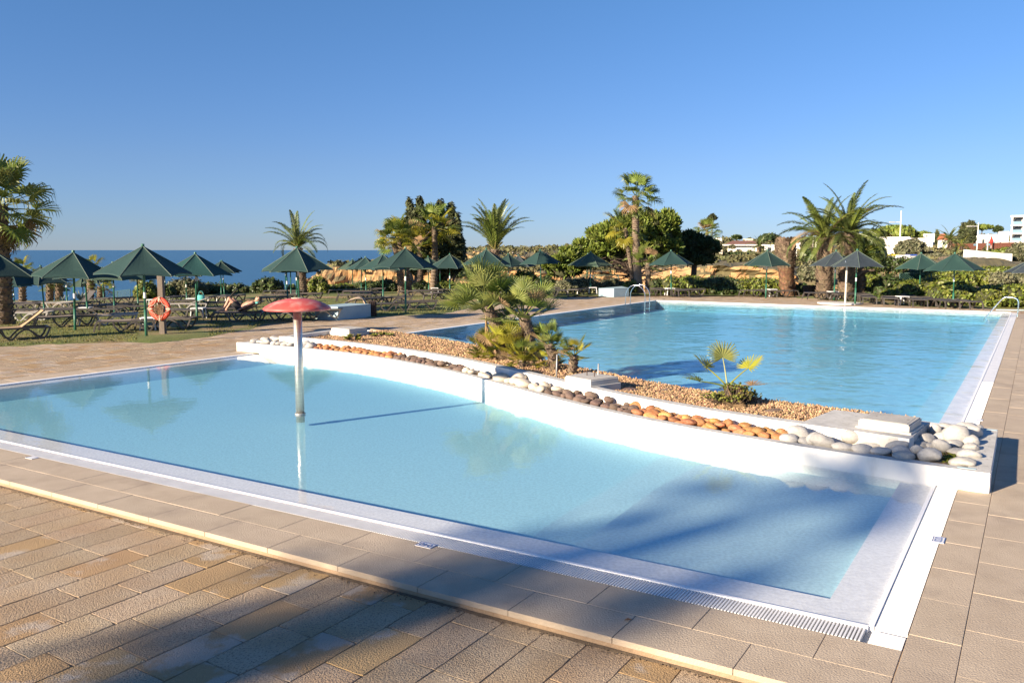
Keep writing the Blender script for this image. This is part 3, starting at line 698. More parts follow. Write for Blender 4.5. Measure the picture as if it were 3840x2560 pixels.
for ci in range(len(cols) - 1):
    for r in range(NR - 1):
        f = (ci * NR + r, (ci + 1) * NR + r, (ci + 1) * NR + r + 1, ci * NR + r + 1)
        c = [lawn.v[i] for i in f]
        if all(inpoly(p[0], p[1], deck) and min((V2(p[0], p[1]) - q).length for q in deck_edge) > .9 for p in c): continue
        lawn.f.append(f); lawn.mi.append(0)
lawn_o = obj('lawn', lawn, MT['lawn'], smooth=True, kind='structure')
# headland rows: (distance, table px-x -> px-y or ('z', value))
def zrow(tab): return ('z', tab)
CLT = [(1150, 1075), (1200, 1030), (1240, 1006), (1350, 1003), (1700, 1005), (1800, 1012), (1950, 1014), (2200, 1020), (2450, 1016), (2600, 1004), (2700, 997), (2800, 1003), (2900, 1016), (2980, 1030), (3050, 1050), (3110, 1052), (3200, 1030), (3300, 1010), (3450, 995), (3600, 985), (3700, 990), (3840, 1010), (4700, 1030)]
ROWS = [
 (lambda x: interp(EDGE, x) * 1.0, zrow([(-800, -2.6), (400, -2.4), (560, -.7), (1200, -.6), (1700, -.3), (2300, -.05), (4700, -.05)])),
 (lambda x: interp(EDGE, x) * 1.06, zrow([(-800, -4.5), (560, -3), (1200, -1.6), (2000, -1), (3000, -.8), (3400, .1), (4700, .4)])),
 (lambda x: 90 if x < 2300 else 75, zrow([(-800, SEAZ - 3), (900, SEAZ - 3), (1150, -11), (1200, -9), (1700, -6), (2300, -4), (3000, -2.6), (3300, -.5), (4700, .6)])),
 (lambda x: 128 if x < 2300 else interp([(2300, 128), (2600, 95), (3300, 85), (4700, 70)], x), zrow([(-800, SEAZ - 3), (1000, SEAZ - 3), (1160, -12), (1240, -9), (1700, -7), (2300, -4.5), (2600, -3.3), (3000, -2.6), (3300, -.6), (4700, .7)])),
 (lambda x: 131 if x < 2300 else interp([(2300, 131), (2600, 99), (3300, 88), (4700, 73)], x), CLT),
 (lambda x: 150 if x < 2300 else interp([(2300, 150), (2600, 118), (3300, 108), (4700, 90)], x), [(1150, 1070), (1240, 1000), (1350, 1000), (1700, 1001), (1760, 1000), (1900, 1004), (2100, 1006), (2450, 1000), (2600, 990), (2700, 986), (2850, 988), (2950, 1000), (3050, 1020), (3150, 1010), (3300, 990), (3450, 975), (3640, 968), (3700, 972), (3840, 992), (4700, 1000)]),
 (lambda x: 190, [(1150, 1060), (1240, 999), (1640, 999), (1700, 992), (1760, 984), (1880, 985), (2000, 990), (2300, 985), (2600, 979), (2750, 977), (2900, 978), (3050, 985), (3200, 975), (3350, 966), (3500, 960), (3650, 958), (3840, 965), (4700, 975)]),
 (lambda x: 196, [(1150, 1060), (1240, 999), (1640, 999), (1690, 978), (1725, 948), (1780, 942), (1860, 938), (1890, 952), (2000, 955), (2300, 958), (2600, 974), (2750, 972), (2900, 972), (3050, 976), (3200, 966), (3350, 957), (3500, 950), (3650, 950), (3840, 955), (4700, 965)]),
 (lambda x: 262, [(1150, 1060), (1240, 999), (1640, 998), (1690, 978), (1725, 948), (1780, 941), (1860, 938), (1890, 951), (2000, 953), (2300, 950), (2600, 958), (2750, 957), (2900, 957), (3050, 955), (3200, 946), (3350, 936), (3500, 930), (3650, 935), (3840, 940), (4700, 950)]),
 (lambda x: 330 if x > 1700 else 266, [(1150, 1060), (1240, 1040), (1640, 1040), (1690, 978), (1725, 947), (1780, 940), (1860, 937), (2000, 948), (2300, 940), (2600, 935), (2750, 932), (2900, 930), (3050, 926), (3200, 920), (3350, 912), (3500, 910), (3650, 915), (3840, 918), (4700, 930)]),
 (lambda x: 520 if x > 1700 else 270, [(1150, 1060), (1240, 1060), (1640, 1060), (1690, 978), (1725, 940), (1800, 936), (1900, 931), (2000, 929), (2150, 923), (2300, 920), (2550, 914), (2700, 903), (2900, 904), (3100, 908), (3300, 900), (3500, 898), (3700, 893), (3840, 893), (4700, 900)]),
 (lambda x: 700 if x > 1700 else 290, [(1150, 1200), (1640, 1200), (1690, 990), (1725, 943), (1800, 938), (1900, 934), (2150, 928), (2550, 916), (2700, 906), (3300, 903), (3840, 895), (4700, 900)]),
 (lambda x: 900 if x > 1700 else 300, zrow([(-800, SEAZ - 3), (1640, SEAZ - 3), (4700, SEAZ - 3)])),
]
hx = list(range(-800, 1140, 40)) + list(range(1140, 4710, 8)); hm = MB(); rng = random.Random(5)
NH = []
SUB = [1, 2, 4, 12, 8, 5, 10, 6, 4, 3, 3, 2]
for x in hx:
    pts = []
    for Df, tab in ROWS:
        D = Df(x)
        if isinstance(tab, tuple): p = at(x, 1000, D); p.z = interp(tab[1], x)
        elif x < 1150: p = at(x, 1000, D); p.z = SEAZ - 3
        else: p = at(x, interp(tab, x), D)
        pts.append(p)
    col_ = [pts[0]]
    for k in range(len(pts) - 1):
        for s in range(1, SUB[k] + 1): col_.append(pts[k].lerp(pts[k + 1], s / SUB[k]))
    NH = len(col_)
    for k, p in enumerate(col_):
        am = 0 if k < 2 else (.25 if p.y < 140 else .5)
        q = Vector(p)
        if k >= 2 and k < NH - 2:
            q.z += am * .8 * nz(p.x * .12, p.y * .09) + rng.uniform(-.1, .1) * am; q.y += am * 3.0 * nz(p.x * .21 + p.z * .6, p.z * .9); nv = mnoise.fractal(Vector((p.x * .22, p.y * .22, p.z * .5)), .9, 2.1, 5); q.y -= am * 7 * nv; q.z += am * 1.5 * mnoise.fractal(Vector((p.x * .3, p.y * .3, 5)), .9, 2.1, 4)
        hm.v.append(q)
for ci in range(len(hx) - 1):
    for r in range(NH - 1):
        f = (ci * NH + r, (ci + 1) * NH + r, (ci + 1) * NH + r + 1, ci * NH + r + 1)
        a, b, c, d = [Vector(hm.v[i]) for i in f]
        n = (b - a).cross(d - a) + (d - c).cross(b - c)
        n.normalize(); hm.f.append(f); hm.mi.append(1 if abs(n.z) < .72 and a.y > 70 else 0)
head = obj('headland', hm, [MT['hill'], MT['cliff']], smooth=False, kind='structure')
mb = MB()
for i in range(24):
    y0 = 40 * (1.35 ** i); y1 = 40 * (1.35 ** (i + 1)); mb.add([(-y1 * 3 - 400, y0, SEAZ), (y1 * 3 + 400, y0, SEAZ), (y1 * 3 + 400, y1, SEAZ), (-y1 * 3 - 400, y1, SEAZ)], [(0, 1, 2, 3)])
mb.add([(-70000, 40 * 1.35 ** 24, SEAZ), (70000, 40 * 1.35 ** 24, SEAZ), (70000, 80000, SEAZ), (-70000, 80000, SEAZ)], [(0, 1, 2, 3)])
obj('sea', mb, MT['sea'], kind='structure')
# short grass
gb = MB(); rg = random.Random(3)
for _ in range(52000):
    x = rg.uniform(-150, 2400); D = 22 * (2.3 ** rg.random()); p = at(x, 1000, D)
    if D > interp(EDGE, x) or inpoly(p.x, D, deck): continue
    if nz(p.x * .5, D * .4) > .25 and D < 30: continue
    z = ground(p.x, D); h = rg.uniform(.02, .06) ; a = rg.uniform(0, 6.28); w = .018
    gb.add([(p.x - w * math.cos(a), D - w * math.sin(a), z - .01), (p.x + w * math.cos(a), D + w * math.sin(a), z - .01), (p.x + rg.uniform(-.03, .03), D + rg.uniform(-.03, .03), z + h)], [(0, 1, 2)])
obj('grass', gb, MT['grass'], kind='stuff')

# ============================================================ planter between the pools
pl = thing('pool_planter', 'white curved planter wall with stone trough and gravel bed between the two pools', 'planter', (0, 0, 0))
def wall(name, pts, th, z0, z1, m, close=False, lip_=None):
    inn = offs(pts, th); mbw = MB(); n = len(pts)
    for i, p in enumerate(pts): mbw.v += [(p.x, p.y, z0), (p.x, p.y, z1), (inn[i].x, inn[i].y, z1), (inn[i].x, inn[i].y, z0)]
    for i in range(n - 1):
        a, b = i * 4, i * 4 + 4
        for k, mm in ((0, 0), (1, 1), (2, 0)): mbw.f.append((a + k, b + k, b + k + 1, a + k + 1)); mbw.mi.append(mm)
    mbw.f += [(3, 2, 1, 0), tuple((n - 1) * 4 + k for k in range(4))]; mbw.mi += [0, 0]
    return obj(name, mbw, [MT['white'], m], pl)
wall('front_wall', FRONT, .15, -.3, .22, MT['white_top'])
P1 = FRONT[-1]
wall('end_wall', [P1 + V2(.001, .001), PEND], .22, -.05, .222, MT['white_top'])
backR = list(reversed(offs(BACK, 0)))
wall('back_wall', backR, .20, -1.2, .20, MT['white'])
IR = INNER[-1]
wall('inner_wall', INNER, .18, 0, .36, MT['white_top'])
# right plinth under the hatch, left end walls
hr = [g(3410,1645,.36).xy, g(3488,1580,.36).xy]
plb = MB(); a, b = hr; dd = (IR - INNER[-8]).normalized()
plb.prism([a - dd * .001 + V2(.002, .002), b, b - dd * 1.25, a - dd * 1.35], 0, .357); obj('hatch_plinth', plb, MT['white_top'], pl)
lw0 = INNER[0]; lwe = g(1238,1236,.36).xy
wall('left_wall', [lwe, lw0 + (lw0 - lwe).normalized() * -.0], .18, 0, .355, MT['white_top'])
l2 = g(1462,1244,.2).xy
lb = MB(); lb.prism([lwe, lwe + (l2 - lwe).normalized() * 1.3, l2, l2 - V2(.05, .22), lwe - V2(.02, .22)], -.05, .23); obj('back_left_wall', lb, MT['white'], pl)
F0 = FRONT[0]; tl = V2(-6.55, 22.0)
te = MB(); te.prism([F0 + V2(.1, .07), tl, tl + V2(.25, -.1), F0 + V2(.42, -.02)], -.05, .218); obj('trough_end', te, MT['white_top'], pl)
tr = MB(); fi, ii = offs(FRONT, .1), offs(INNER, .05)
tr.prism([*fi, PEND - ew * .05, V2(5.2, 11.6), IR + V2(.2, .35), *reversed(ii), tl], -.02, .18); obj('trough_bed', tr, MT['gravel_bed'], pl)
gb_poly = [*offs(INNER, .1), hr[0] + V2(.1, .3), *[p - V2(.02, .1) for p in backR if p.dot(ew) < -.9 and p.y > 11.3], l2 - V2(.05, .1), lwe]
gbm = MB(); gbm.prism(gb_poly, -.1, .24); obj('gravel_bed', gbm, MT['gravel_bed'], pl)
for c_, lab in ((g(3625,1754,.222), None), (g(3710,1610,.222), None)):
    m_ = MB(); q = Matrix.Translation(c_) @ Matrix.Rotation(math.atan2(ew.y, ew.x) if lab is None else 0, 4, 'Z'); m_.box((-.09, -.025, -.01), (.09, .025, .004), q); obj('blue_tile', m_, MT['blue_box'], pl)
# gravel pebbles
ico = bmesh.new(); bmesh.ops.create_icosphere(ico, subdivisions=1, radius=1); ICO = ([v.co.copy() for v in ico.verts], [tuple(v.index for v in f.verts) for f in ico.faces]); ico.free()
OCT = ([Vector(p) for p in ((1,0,0),(-1,0,0),(0,1,0),(0,-1,0),(0,0,1),(0,0,-1))], [(0,2,4),(2,1,4),(1,3,4),(3,0,4),(2,0,5),(1,2,5),(3,1,5),(0,3,5)])
gv = MB(); rg = random.Random(11); n = 0
bx0, bx1 = min(p[0] for p in gb_poly), max(p[0] for p in gb_poly); by0, by1 = min(p[1] for p in gb_poly), max(p[1] for p in gb_poly)
while n < 32000:
    x, y = rg.uniform(bx0, bx1), rg.uniform(by0, by1)
    if rg.random() > min(1, (13 / math.hypot(x, y)) ** 1.2): continue
    if not inpoly(x, y, gb_poly): n += .15; continue
    s = rg.uniform(.010, .021) * (1 if y < 15 else 1.35); E_ = Euler((rg.uniform(0, 6), rg.uniform(0, 6), rg.uniform(0, 6))).to_matrix()
    sc = Vector((1.25, .95, .7)) * s; c = Vector((x, y, .245 + rg.uniform(0, .02)))
    gv.add([c + E_ @ Vector((v.x * sc.x, v.y * sc.y, v.z * sc.z)) for v in OCT[0]], OCT[1]); n += 1
obj('gravel', gv, MT['gravel'], kind='stuff')

# ---- loose stones
STM = []
for k in range(14):
    rk = random.Random(40 + k); bm = bmesh.new(); bmesh.ops.create_icosphere(bm, subdivisions=3, radius=1)
    a = [Vector((rk.uniform(-1, 1), rk.uniform(-1, 1), rk.uniform(-1, 1))).normalized() for _ in range(7)]; b = [rk.uniform(-.24, .2) for _ in a]
    for v in bm.verts:
        n_ = v.co.normalized(); v.co *= 1 + sum(bb * max(0, n_.dot(aa)) ** 2 for aa, bb in zip(a, b)); v.co *= 1 + (.10 + .10 * (k % 2)) * mnoise.fractal(v.co * 1.1 + Vector((k * 7.0, 0, 0)), .8, 2.0, 3); v.co.z *= .95
    me = bpy.data.meshes.new('stone'); bm.to_mesh(me); bm.free(); me.polygons.foreach_set('use_smooth', [True] * len(me.polygons)); STM.append(me)
SMESH = {}
def stone(p, sx, sy, sz, rz, m, label, cat, group, tilt=0.0):
    k = random.randrange(14); key = (k, m)
    if key not in SMESH:
        me = STM[k].copy(); me.materials.append(MT[m]); SMESH[key] = me
    o = bpy.data.objects.new('river_stone' if m != 'stone_w' else 'boulder', SMESH[key]); COL.objects.link(o)
    o.location = p; o.scale = (sx, sy, sz); o.rotation_euler = (random.uniform(-.15, .15) + tilt, random.uniform(-.15, .15), rz)
    return tag(o, label, cat, group)
arcF = offs(FRONT, .18); 
def ipx(p): d = p.y * cT + (CAMH - .15) * sT; return CX + FPX * p.x / d
def innear(p): return min(INNER, key=lambda q: (q - p).length)
random.seed(21)
cum = [0]
for a, b in zip(arcF, arcF[1:]): cum.append(cum[-1] + (b - a).length)
def along(s):
    for i in range(len(cum) - 1):
        if s <= cum[i + 1]:
            return arcF[i].lerp(arcF[i + 1], (s - cum[i]) / max(1e-6, cum[i + 1] - cum[i])), (arcF[i + 1] - arcF[i]).normalized()
    return arcF[-1], (arcF[-1] - arcF[-2]).normalized()
SEG = [(1100, 1150, 'w', .26), (1150, 1455, 'o', .145), (1455, 1712, 'b', .155), (1712, 2045, 'c', .215), (2045, 2352, 'b', .155), (2352, 2945, 'o', .145)]
RUN = {}
s = .5
for row in range(5):
    s = .3 + row * .11
    while s < cum[-1] - .2:
        p, t_ = along(s); n_ = V2(-t_.y, t_.x); px = ipx(p)
        sg = next((q for q in SEG if q[0] <= px < q[1]), None)
        if not sg: s += .2; continue
        kind, sz = sg[2], sg[3]
        width = (innear(p) - p).length - .06
        pos = sz * .5 + row * sz * .82
        ss = sz * random.uniform(.72, 1.22); ln = ss * random.uniform(.95, 1.5)
        if pos + sz * .4 < width:
            q = p + n_ * pos + t_ * random.uniform(-.04, .04)
            if not (kind == 'b' and random.random() < .12):
                m = {'w': 'stone_w', 'o': 'stone_o', 'b': 'stone_b', 'c': 'stone_c'}[kind]
                far = px < 1715 if kind in 'ob' else None
                lab = {'w': 'white boulder next to the orange stones at the left end of the trough',
                       'o': 'mottled orange stone in the ' + ('far left' if far else 'right') + ' run of the trough',
                       'b': 'dark brown stone in the ' + ('far left' if far else 'middle right') + ' run of the trough',
                       'c': 'smooth cream oval stone in the middle of the trough'}[kind]
                grp = {'w': 'white boulders at the left end', 'o': 'orange stones ' + ('far left' if far else 'right'), 'b': 'brown stones ' + ('far left' if far else 'right'), 'c': 'cream stones in the trough'}[kind]
                hz = ss * random.uniform(.26, .40)
                o_ = stone(Vector((q.x, q.y, .175 + hz * .45 + pos * .10 + random.uniform(0, .03))), ln / 2, ss * random.uniform(.40, .55), hz, math.atan2(t_.y, t_.x) + random.uniform(-.9, .9), m, lab, 'stone', grp); RUN.setdefault(grp, []).append((px, o_))
        s += ln * (.98 if kind != 'b' else 1.08)
for grp, lst in RUN.items():
    w_ = {'white boulders at the left end': ('white boulder', 'next to the far left orange stones'), 'orange stones far left': ('mottled orange stone', 'in the far left orange run'), 'orange stones right': ('mottled orange stone', 'in the right orange run'),
          'brown stones far left': ('dark brown stone', 'in the far left brown run'), 'brown stones right': ('dark brown stone', 'in the right brown run'), 'cream stones in the trough': ('smooth cream oval stone', 'in the middle of the trough')}[grp]
    for k, (_, o_) in enumerate(sorted(lst, key=lambda r: r[0])): o_['label'] = f'{w_[0]}, {ordn(k)} from the left {w_[1]}'
# named stones
for px, py, r, m, lab in ((2390, 1532, .125, 'stone_o', 'large orange stone with white stripes standing against the inner wall'), (2946, 1618, .15, 'stone_y', 'bright yellow stone with a white vein beside the white boulders')):
    p = g(px, py + 12, .14); stone(Vector((p.x, p.y, .2)), r * 1.15, r * .85, r * .8, .3, m, lab, 'stone', None) 
# white boulders, right end: px centre, half width px, half height px
WB = [(2966,1644,38,17),(3000,1628,50,32),(3027,1652,35,15),(3080,1653,52,26),(3060,1646,40,28),(3190,1640,42,24),(3165,1677,46,17),(3234,1683,38,18),(3273,1662,54,12),(3301,1691,40,18),(3364,1674,44,26),(3376,1690,40,22),(3395,1708,44,17),(3440,1690,26,22),(3482,1705,43,28),(3460,1668,40,14),(3478,1646,38,24),(3528,1640,32,22),(3532,1672,32,24),(3490,1672,24,10),(3581,1662,34,16),(3582,1632,48,38),(3545,1608,40,18),(3626,1618,52,30),(3645,1655,34,22),(3672,1606,22,16),(3640,1678,28,16),(3630,1703,46,22),(3605,1732,48,20),(3592,1690,40,10),(3506,1616,26,22),(3420,1652,30,16)]
for i, (px, py, hw, hh) in enumerate(WB):
    D = g(px, py + hh * .8, .21); d = (D.y) ; sc = d / FPX
    z = .21 + (0.12 if (px > 3470 and py < 1650) else 0); p = at(px, py, d + hw * sc * .5)
    order = ordn(sorted(range(len(WB)), key=lambda j: WB[j][0]).index(i))
    stone(Vector((p.x, p.y, p.z)), hw * sc * 1.04, hw * sc * .8, hh * sc * 1.12, random.uniform(-.35, .35), 'stone_w', f'white boulder, {order} from the left in the pile at the right end of the trough', 'boulder', 'white boulders at the right end')
WL_ = [(955,1277,17,8),(974,1281,14,7),(992,1271,18,7),(985,1283,16,6),(1003,1281,17,9),(1028,1266,14,6),(1035,1271,18,8),(1031,1285,15,8),(1071,1276,25,11),(1090,1276,16,9),(1050,1287,16,6),(1068,1289,16,8),(1092,1292,14,7),(1155,1291,24,10),(1175,1288,20,6),(1108,1290,14,7)]
for i, (px, py, hw, hh) in enumerate(WL_):
    D = g(px, py + hh * .8, .20); d = D.y; sc = d / FPX; p = at(px, py, d + hw * sc * .3)
    order = ordn(sorted(range(len(WL_)), key=lambda j: WL_[j][0]).index(i))
    stone(p, hw * sc * 1.05, hw * sc * .8, hh * sc * 1.1, random.uniform(-.3, .3), 'stone_w', f'white boulder, {order} from the left at the far left end of the trough', 'boulder', 'white boulders at the left end')
ms = MB(); rg = random.Random(9)
for _ in range(420):
    px, py = (rg.gauss(3560, 22), rg.gauss(1718, 9)) if rg.random() < .6 else (rg.gauss(3590, 22), rg.gauss(1700, 6))
    p = g(px, py, .2); r = rg.uniform(.012, .03)
    ms.add([p + Vector((rg.gauss(0, 1), rg.gauss(0, 1), rg.gauss(0, 1))).normalized() * r for _ in range(3)], [(0, 1, 2)])
tag(obj('moss', ms, MT['moss']), 'clump of bright green moss between the white boulders', 'moss')

# ============================================================ furniture on the deck and the lawn
# ---- red mushroom shower in the paddling pool
mp = g(1126, 1550, -.004)
t = thing('mushroom_fountain', 'red mushroom shaped water fountain on a steel pole in the paddling pool', 'fountain', (mp.x, mp.y, -.14))
pm = MB(); pm.tube([(0, 0, 0), (0, 0, 1.83)], .068, 28); obj('pole', pm, MT['steel'], t, smooth=True)
fm = MB(); fm.lathe([(.068, .146), (.084, .146), (.084, .10), (.068, .10)], 28); obj('base_ring', fm, MT['galv'], t)
cp_ = MB(); prof = [(.0, 1.985), (.08, 1.983), (.17, 1.973), (.27, 1.952), (.37, 1.92), (.44, 1.888), (.495, 1.855), (.52, 1.832), (.524, 1.812), (.512, 1.80), (.40, 1.80), (.2, 1.81), (.07, 1.815)]
cp_.lathe([(max(r, .001), z) for r, z in prof], 56); obj('cap', cp_, MT['red'], t, smooth=True)
tp = MB(); tp.lathe([(.001, 1.992), (.085, 1.991), (.095, 1.978)], 28); obj('top_plate', tp, MT['rope'], t)

# ---- lifebuoy post
lp = onground(612, 1251)
t = thing('timber_post', 'square weathered timber post holding the red lifebuoy', 'post', lp)
m_ = MB(); m_.box((-.085, -.085, -.1), (.085, .085, 2.03)); obj('post', bevelled(m_, .008), MT['post_wood'], t)
t = thing('lifebuoy', 'orange red lifebuoy with pale bands and rope hung on the timber post', 'lifebuoy', (lp.x, lp.y - .16, lp.z + .80), 0)
t.rotation_euler = (R(90), 0, R(-6))
bmr = MB(); n1, n2 = 40, 12
for i in range(n1):
    for j in range(n2):
        a, b = 2 * math.pi * i / n1, 2 * math.pi * j / n2; rr = .285 + .085 * math.cos(b); bmr.v.append((rr * math.cos(a), rr * math.sin(a), .055 * math.sin(b)))
for i in range(n1):
    for j in range(n2): bmr.f.append((i * n2 + j, ((i + 1) % n1) * n2 + j, ((i + 1) % n1) * n2 + (j + 1) % n2, i * n2 + (j + 1) % n2)); bmr.mi.append(0)
obj('ring', bmr, MT['ring_red'], t, smooth=True)
for k in range(4):
    bb = MB(); a0 = math.pi / 2 * k
    for i in range(5):
        for j in range(n2):
            a, b = a0 + (i - 2) * .045, 2 * math.pi * j / n2; rr = .285 + .089 * math.cos(b); bb.v.append((rr * math.cos(a), rr * math.sin(a), .059 * math.sin(b)))
    for i in range(4):
        for j in range(n2): bb.f.append((i * n2 + j, (i + 1) * n2 + j, (i + 1) * n2 + (j + 1) % n2, i * n2 + (j + 1) % n2)); bb.mi.append(0)
    obj('band', bb, MT['rope'], t, smooth=True)
rp = MB()
for k in range(4):
    a0 = math.pi / 2 * k; rp.tube([((.375 - .17 * math.sin(math.pi * i / 8)) * math.cos(a0 + math.pi / 2 * i / 8), (.375 - .17 * math.sin(math.pi * i / 8)) * math.sin(a0 + math.pi / 2 * i / 8), .07) for i in range(9)], .009, 5)
obj('grab_rope', rp, MT['rope'], t)
st = MB(); rg = random.Random(2)
for _ in range(60):
    a = Vector((rg.gauss(.02, .06), rg.gauss(.06, .06), .07)); st.tube([a, a + Vector((rg.gauss(0, .06), rg.gauss(-.06, .08), rg.uniform(0, .08))), a + Vector((rg.gauss(0, .1), rg.gauss(-.16, .1), .05))], .004, 3)
tag(obj('rope_coil', st, MT['straw']), 'tangled brown rope bundle hanging inside the red lifebuoy', 'rope')
bpy.data.objects['rope_coil'].location = t.location; bpy.data.objects['rope_coil'].rotation_euler = t.rotation_euler

# ---- parasols
def make_parasol(mc, hexrot, sticker, seam):
    t = bpy.data.objects.new('parasol', None); COL.objects.link(t); t.empty_display_size = .1
    m_ = MB(); m_.tube([(0, 0, -.15), (0, 0, .62)], .042, 12); m_.tube([(0, 0, .60), (0, 0, 2.44)], .034, 12); obj('pole', m_, MT['green_pole'], t, smooth=True)
    m_ = MB(); m_.lathe([(.001, 2.51), (.045, 2.505), (.05, 2.45), (.03, 2.43)], 12); obj('cap', m_, MT['green_pole'], t)
    if sticker:
        m_ = MB(); m_.lathe([(.0375, sticker), (.0375, sticker + .17)], 12); obj('sticker', m_, MT['sticker'], t)
    RR, zt, zr = 1.30, 2.44, 1.66
    cv = MB(); NSEG = 6; top = Vector((0, 0, zt))
    cor = [Vector((RR * math.cos(hexrot + k * math.pi / 3), RR * math.sin(hexrot + k * math.pi / 3), zr)) for k in range(6)]
    for k in range(6):
        a, b = cor[k], cor[(k + 1) % 6]; base = len(cv.v); NU, NV = 6, 6
        for i in range(NU + 1):
            u = i / NU
            for j in range(NV + 1):
                v = j / NV; p = top.lerp(a.lerp(b, v), .025 + u * .975); s = math.sin(math.pi * v)
                p.z += -.055 * s * u * (1 - u) * 2.5 + .045 * s * u * u; q = Vector((p.x, p.y, 0)) ; p -= q * (.055 * s * u); cv.v.append(p)
        for i in range(NU):
            for j in range(NV):
                q0 = base + i * (NV + 1) + j; cv.f.append((q0, q0 + NV + 1, q0 + NV + 2, q0 + 1)); cv.mi.append(0)
        # hem
        hb = len(cv.v)
        for j in range(NV + 1): cv.v.append(Vector(cv.v[base + NU * (NV + 1) + j]) - Vector((0, 0, .035)))
        for j in range(NV): cv.f.append((base + NU * (NV + 1) + j, hb + j, hb + j + 1, base + NU * (NV + 1) + j + 1)); cv.mi.append(0)
    can = obj('canopy', cv, MT[mc], t)
    for k in range(6):
        m_ = MB(); c = cor[k]; m_.tube([top + Vector((0, 0, .004)), top.lerp(c, .5) + Vector((0, 0, .006)), c + Vector((0, 0, .002))], .011, 5); obj('seam', m_, MT[seam], can)
        m_ = MB(); m_.tube([Vector((0, 0, zt - .05)), c - Vector((0, 0, .03))], .012, 5); obj('rib', m_, MT['galv'], t)
    return t
random.seed(5)
PAR_LAB = {0: 'large green parasol cut off by the left edge, beside the big fan palm', 2: 'dark green parasol with one pale seam, left of the lifebuoy post', 12: 'large dark green parasol directly above the red lifebuoy',
 15: 'teal parasol dappled with palm shadows, right of the lifebuoy', 20: 'large green parasol behind the red mushroom fountain', 29: 'large green parasol to the right of the pale blue box on the left path',
 33: 'wide green parasol above the leaning fan palm of the planter', 35: 'navy parasol with pale stripes, half hidden in the middle row', 36: 'dark blue green parasol in front of the bright pine bushes',
 37: 'pale green parasol in front, nearest the pale blue box by the far pool edge', 38: 'pale green parasol half hidden behind another pale one near the pine', 39: 'blue green parasol right of the tall palm, above a clipped hedge',
 40: 'dark green parasol left of the headless palm stump', 41: 'faded navy parasol with two black patches by the date palms', 42: 'faded navy parasol without patches behind the outdoor shower', 43: 'green parasol left of the last green pair on the right', 44: 'rightmost fully visible green parasol, by the right hedge', 45: 'navy parasol cut off by the right edge'}
PROTO = {}
WN = {'near': 'the nearest lawn row', 'mid': 'the middle lawn', 'low': 'the lower sea terrace', 'far': 'the far lawn edge', 'hedge': 'the far hedge row'}
CN = {'canopy': 'dark green', 'canopy_pale': 'faded green', 'canopy_teal': 'teal', 'canopy_navy': 'navy'}
idx = {}
for i, (p, loc) in enumerate(zip(PAR, PARP)):
    key = (p[4], p[5]); idx.setdefault(key, []).append((p[0], i))
for i, (p, loc) in enumerate(zip(PAR, PARP)):
    lab = PAR_LAB.get(i)
    if not lab:
        lst = [q for q in sorted(idx[(p[4], p[5])]) if q[1] not in PAR_LAB]; k = [q[1] for q in lst].index(i)
        lab = f'{CN[p[4]]} parasol, {ordn(k)} of its colour from the left on {WN[p[5]]}' if len(lst) > 1 else f'only {CN[p[4]]} parasol standing on {WN[p[5]]}'
    stk = (1.43, 1.3, .95, 0, 1.15)[i % 5]; key = (p[4], i % 5)
    rz = random.uniform(0, math.pi / 3)
    if key not in PROTO:
        t = make_parasol(p[4], .25, stk, 'seam' if i % 3 != 1 else 'seam_dark'); PROTO[key] = t
        t.location = loc; t.rotation_euler = (0, 0, rz); tag(t, lab, 'parasol', 'green parasols on the lawn and round the pool')
    else: t = dup(PROTO[key], loc, rz, lab)
    t.rotation_euler = (random.uniform(-.035, .035), random.uniform(-.03, .035), rz)
    if i == 41:
        can = [c for c in t.children if c.name.startswith('canopy')][0]
        t.rotation_euler = (0, 0, R(-45 - 14 - 30))
        for dx in (-.2, .06):
            # two square patches on the face turned to the viewer
            a = .25 + math.pi / 6; u = Vector((math.cos(a), math.sin(a), 0)); v = Vector((-math.sin(a), math.cos(a), 0)); sl = (Vector((0, 0, 1.66)) + u * 1.30 * .866 - Vector((0, 0, 2.44)))
            c = Vector((0, 0, 2.44)) + sl * .62 + v * dx; n_ = v.cross(sl).normalized(); n_ = n_ if n_.z > 0 else -n_; s_ = sl.normalized()
            m_ = MB(); m_.add([c + v * x + s_ * y + n_ * .03 for x, y in ((-.1, -.11), (.1, -.11), (.1, .11), (-.1, .11))] , [(0, 1, 2, 3)]); obj('patch', m_, MT['dark_patch'], can)

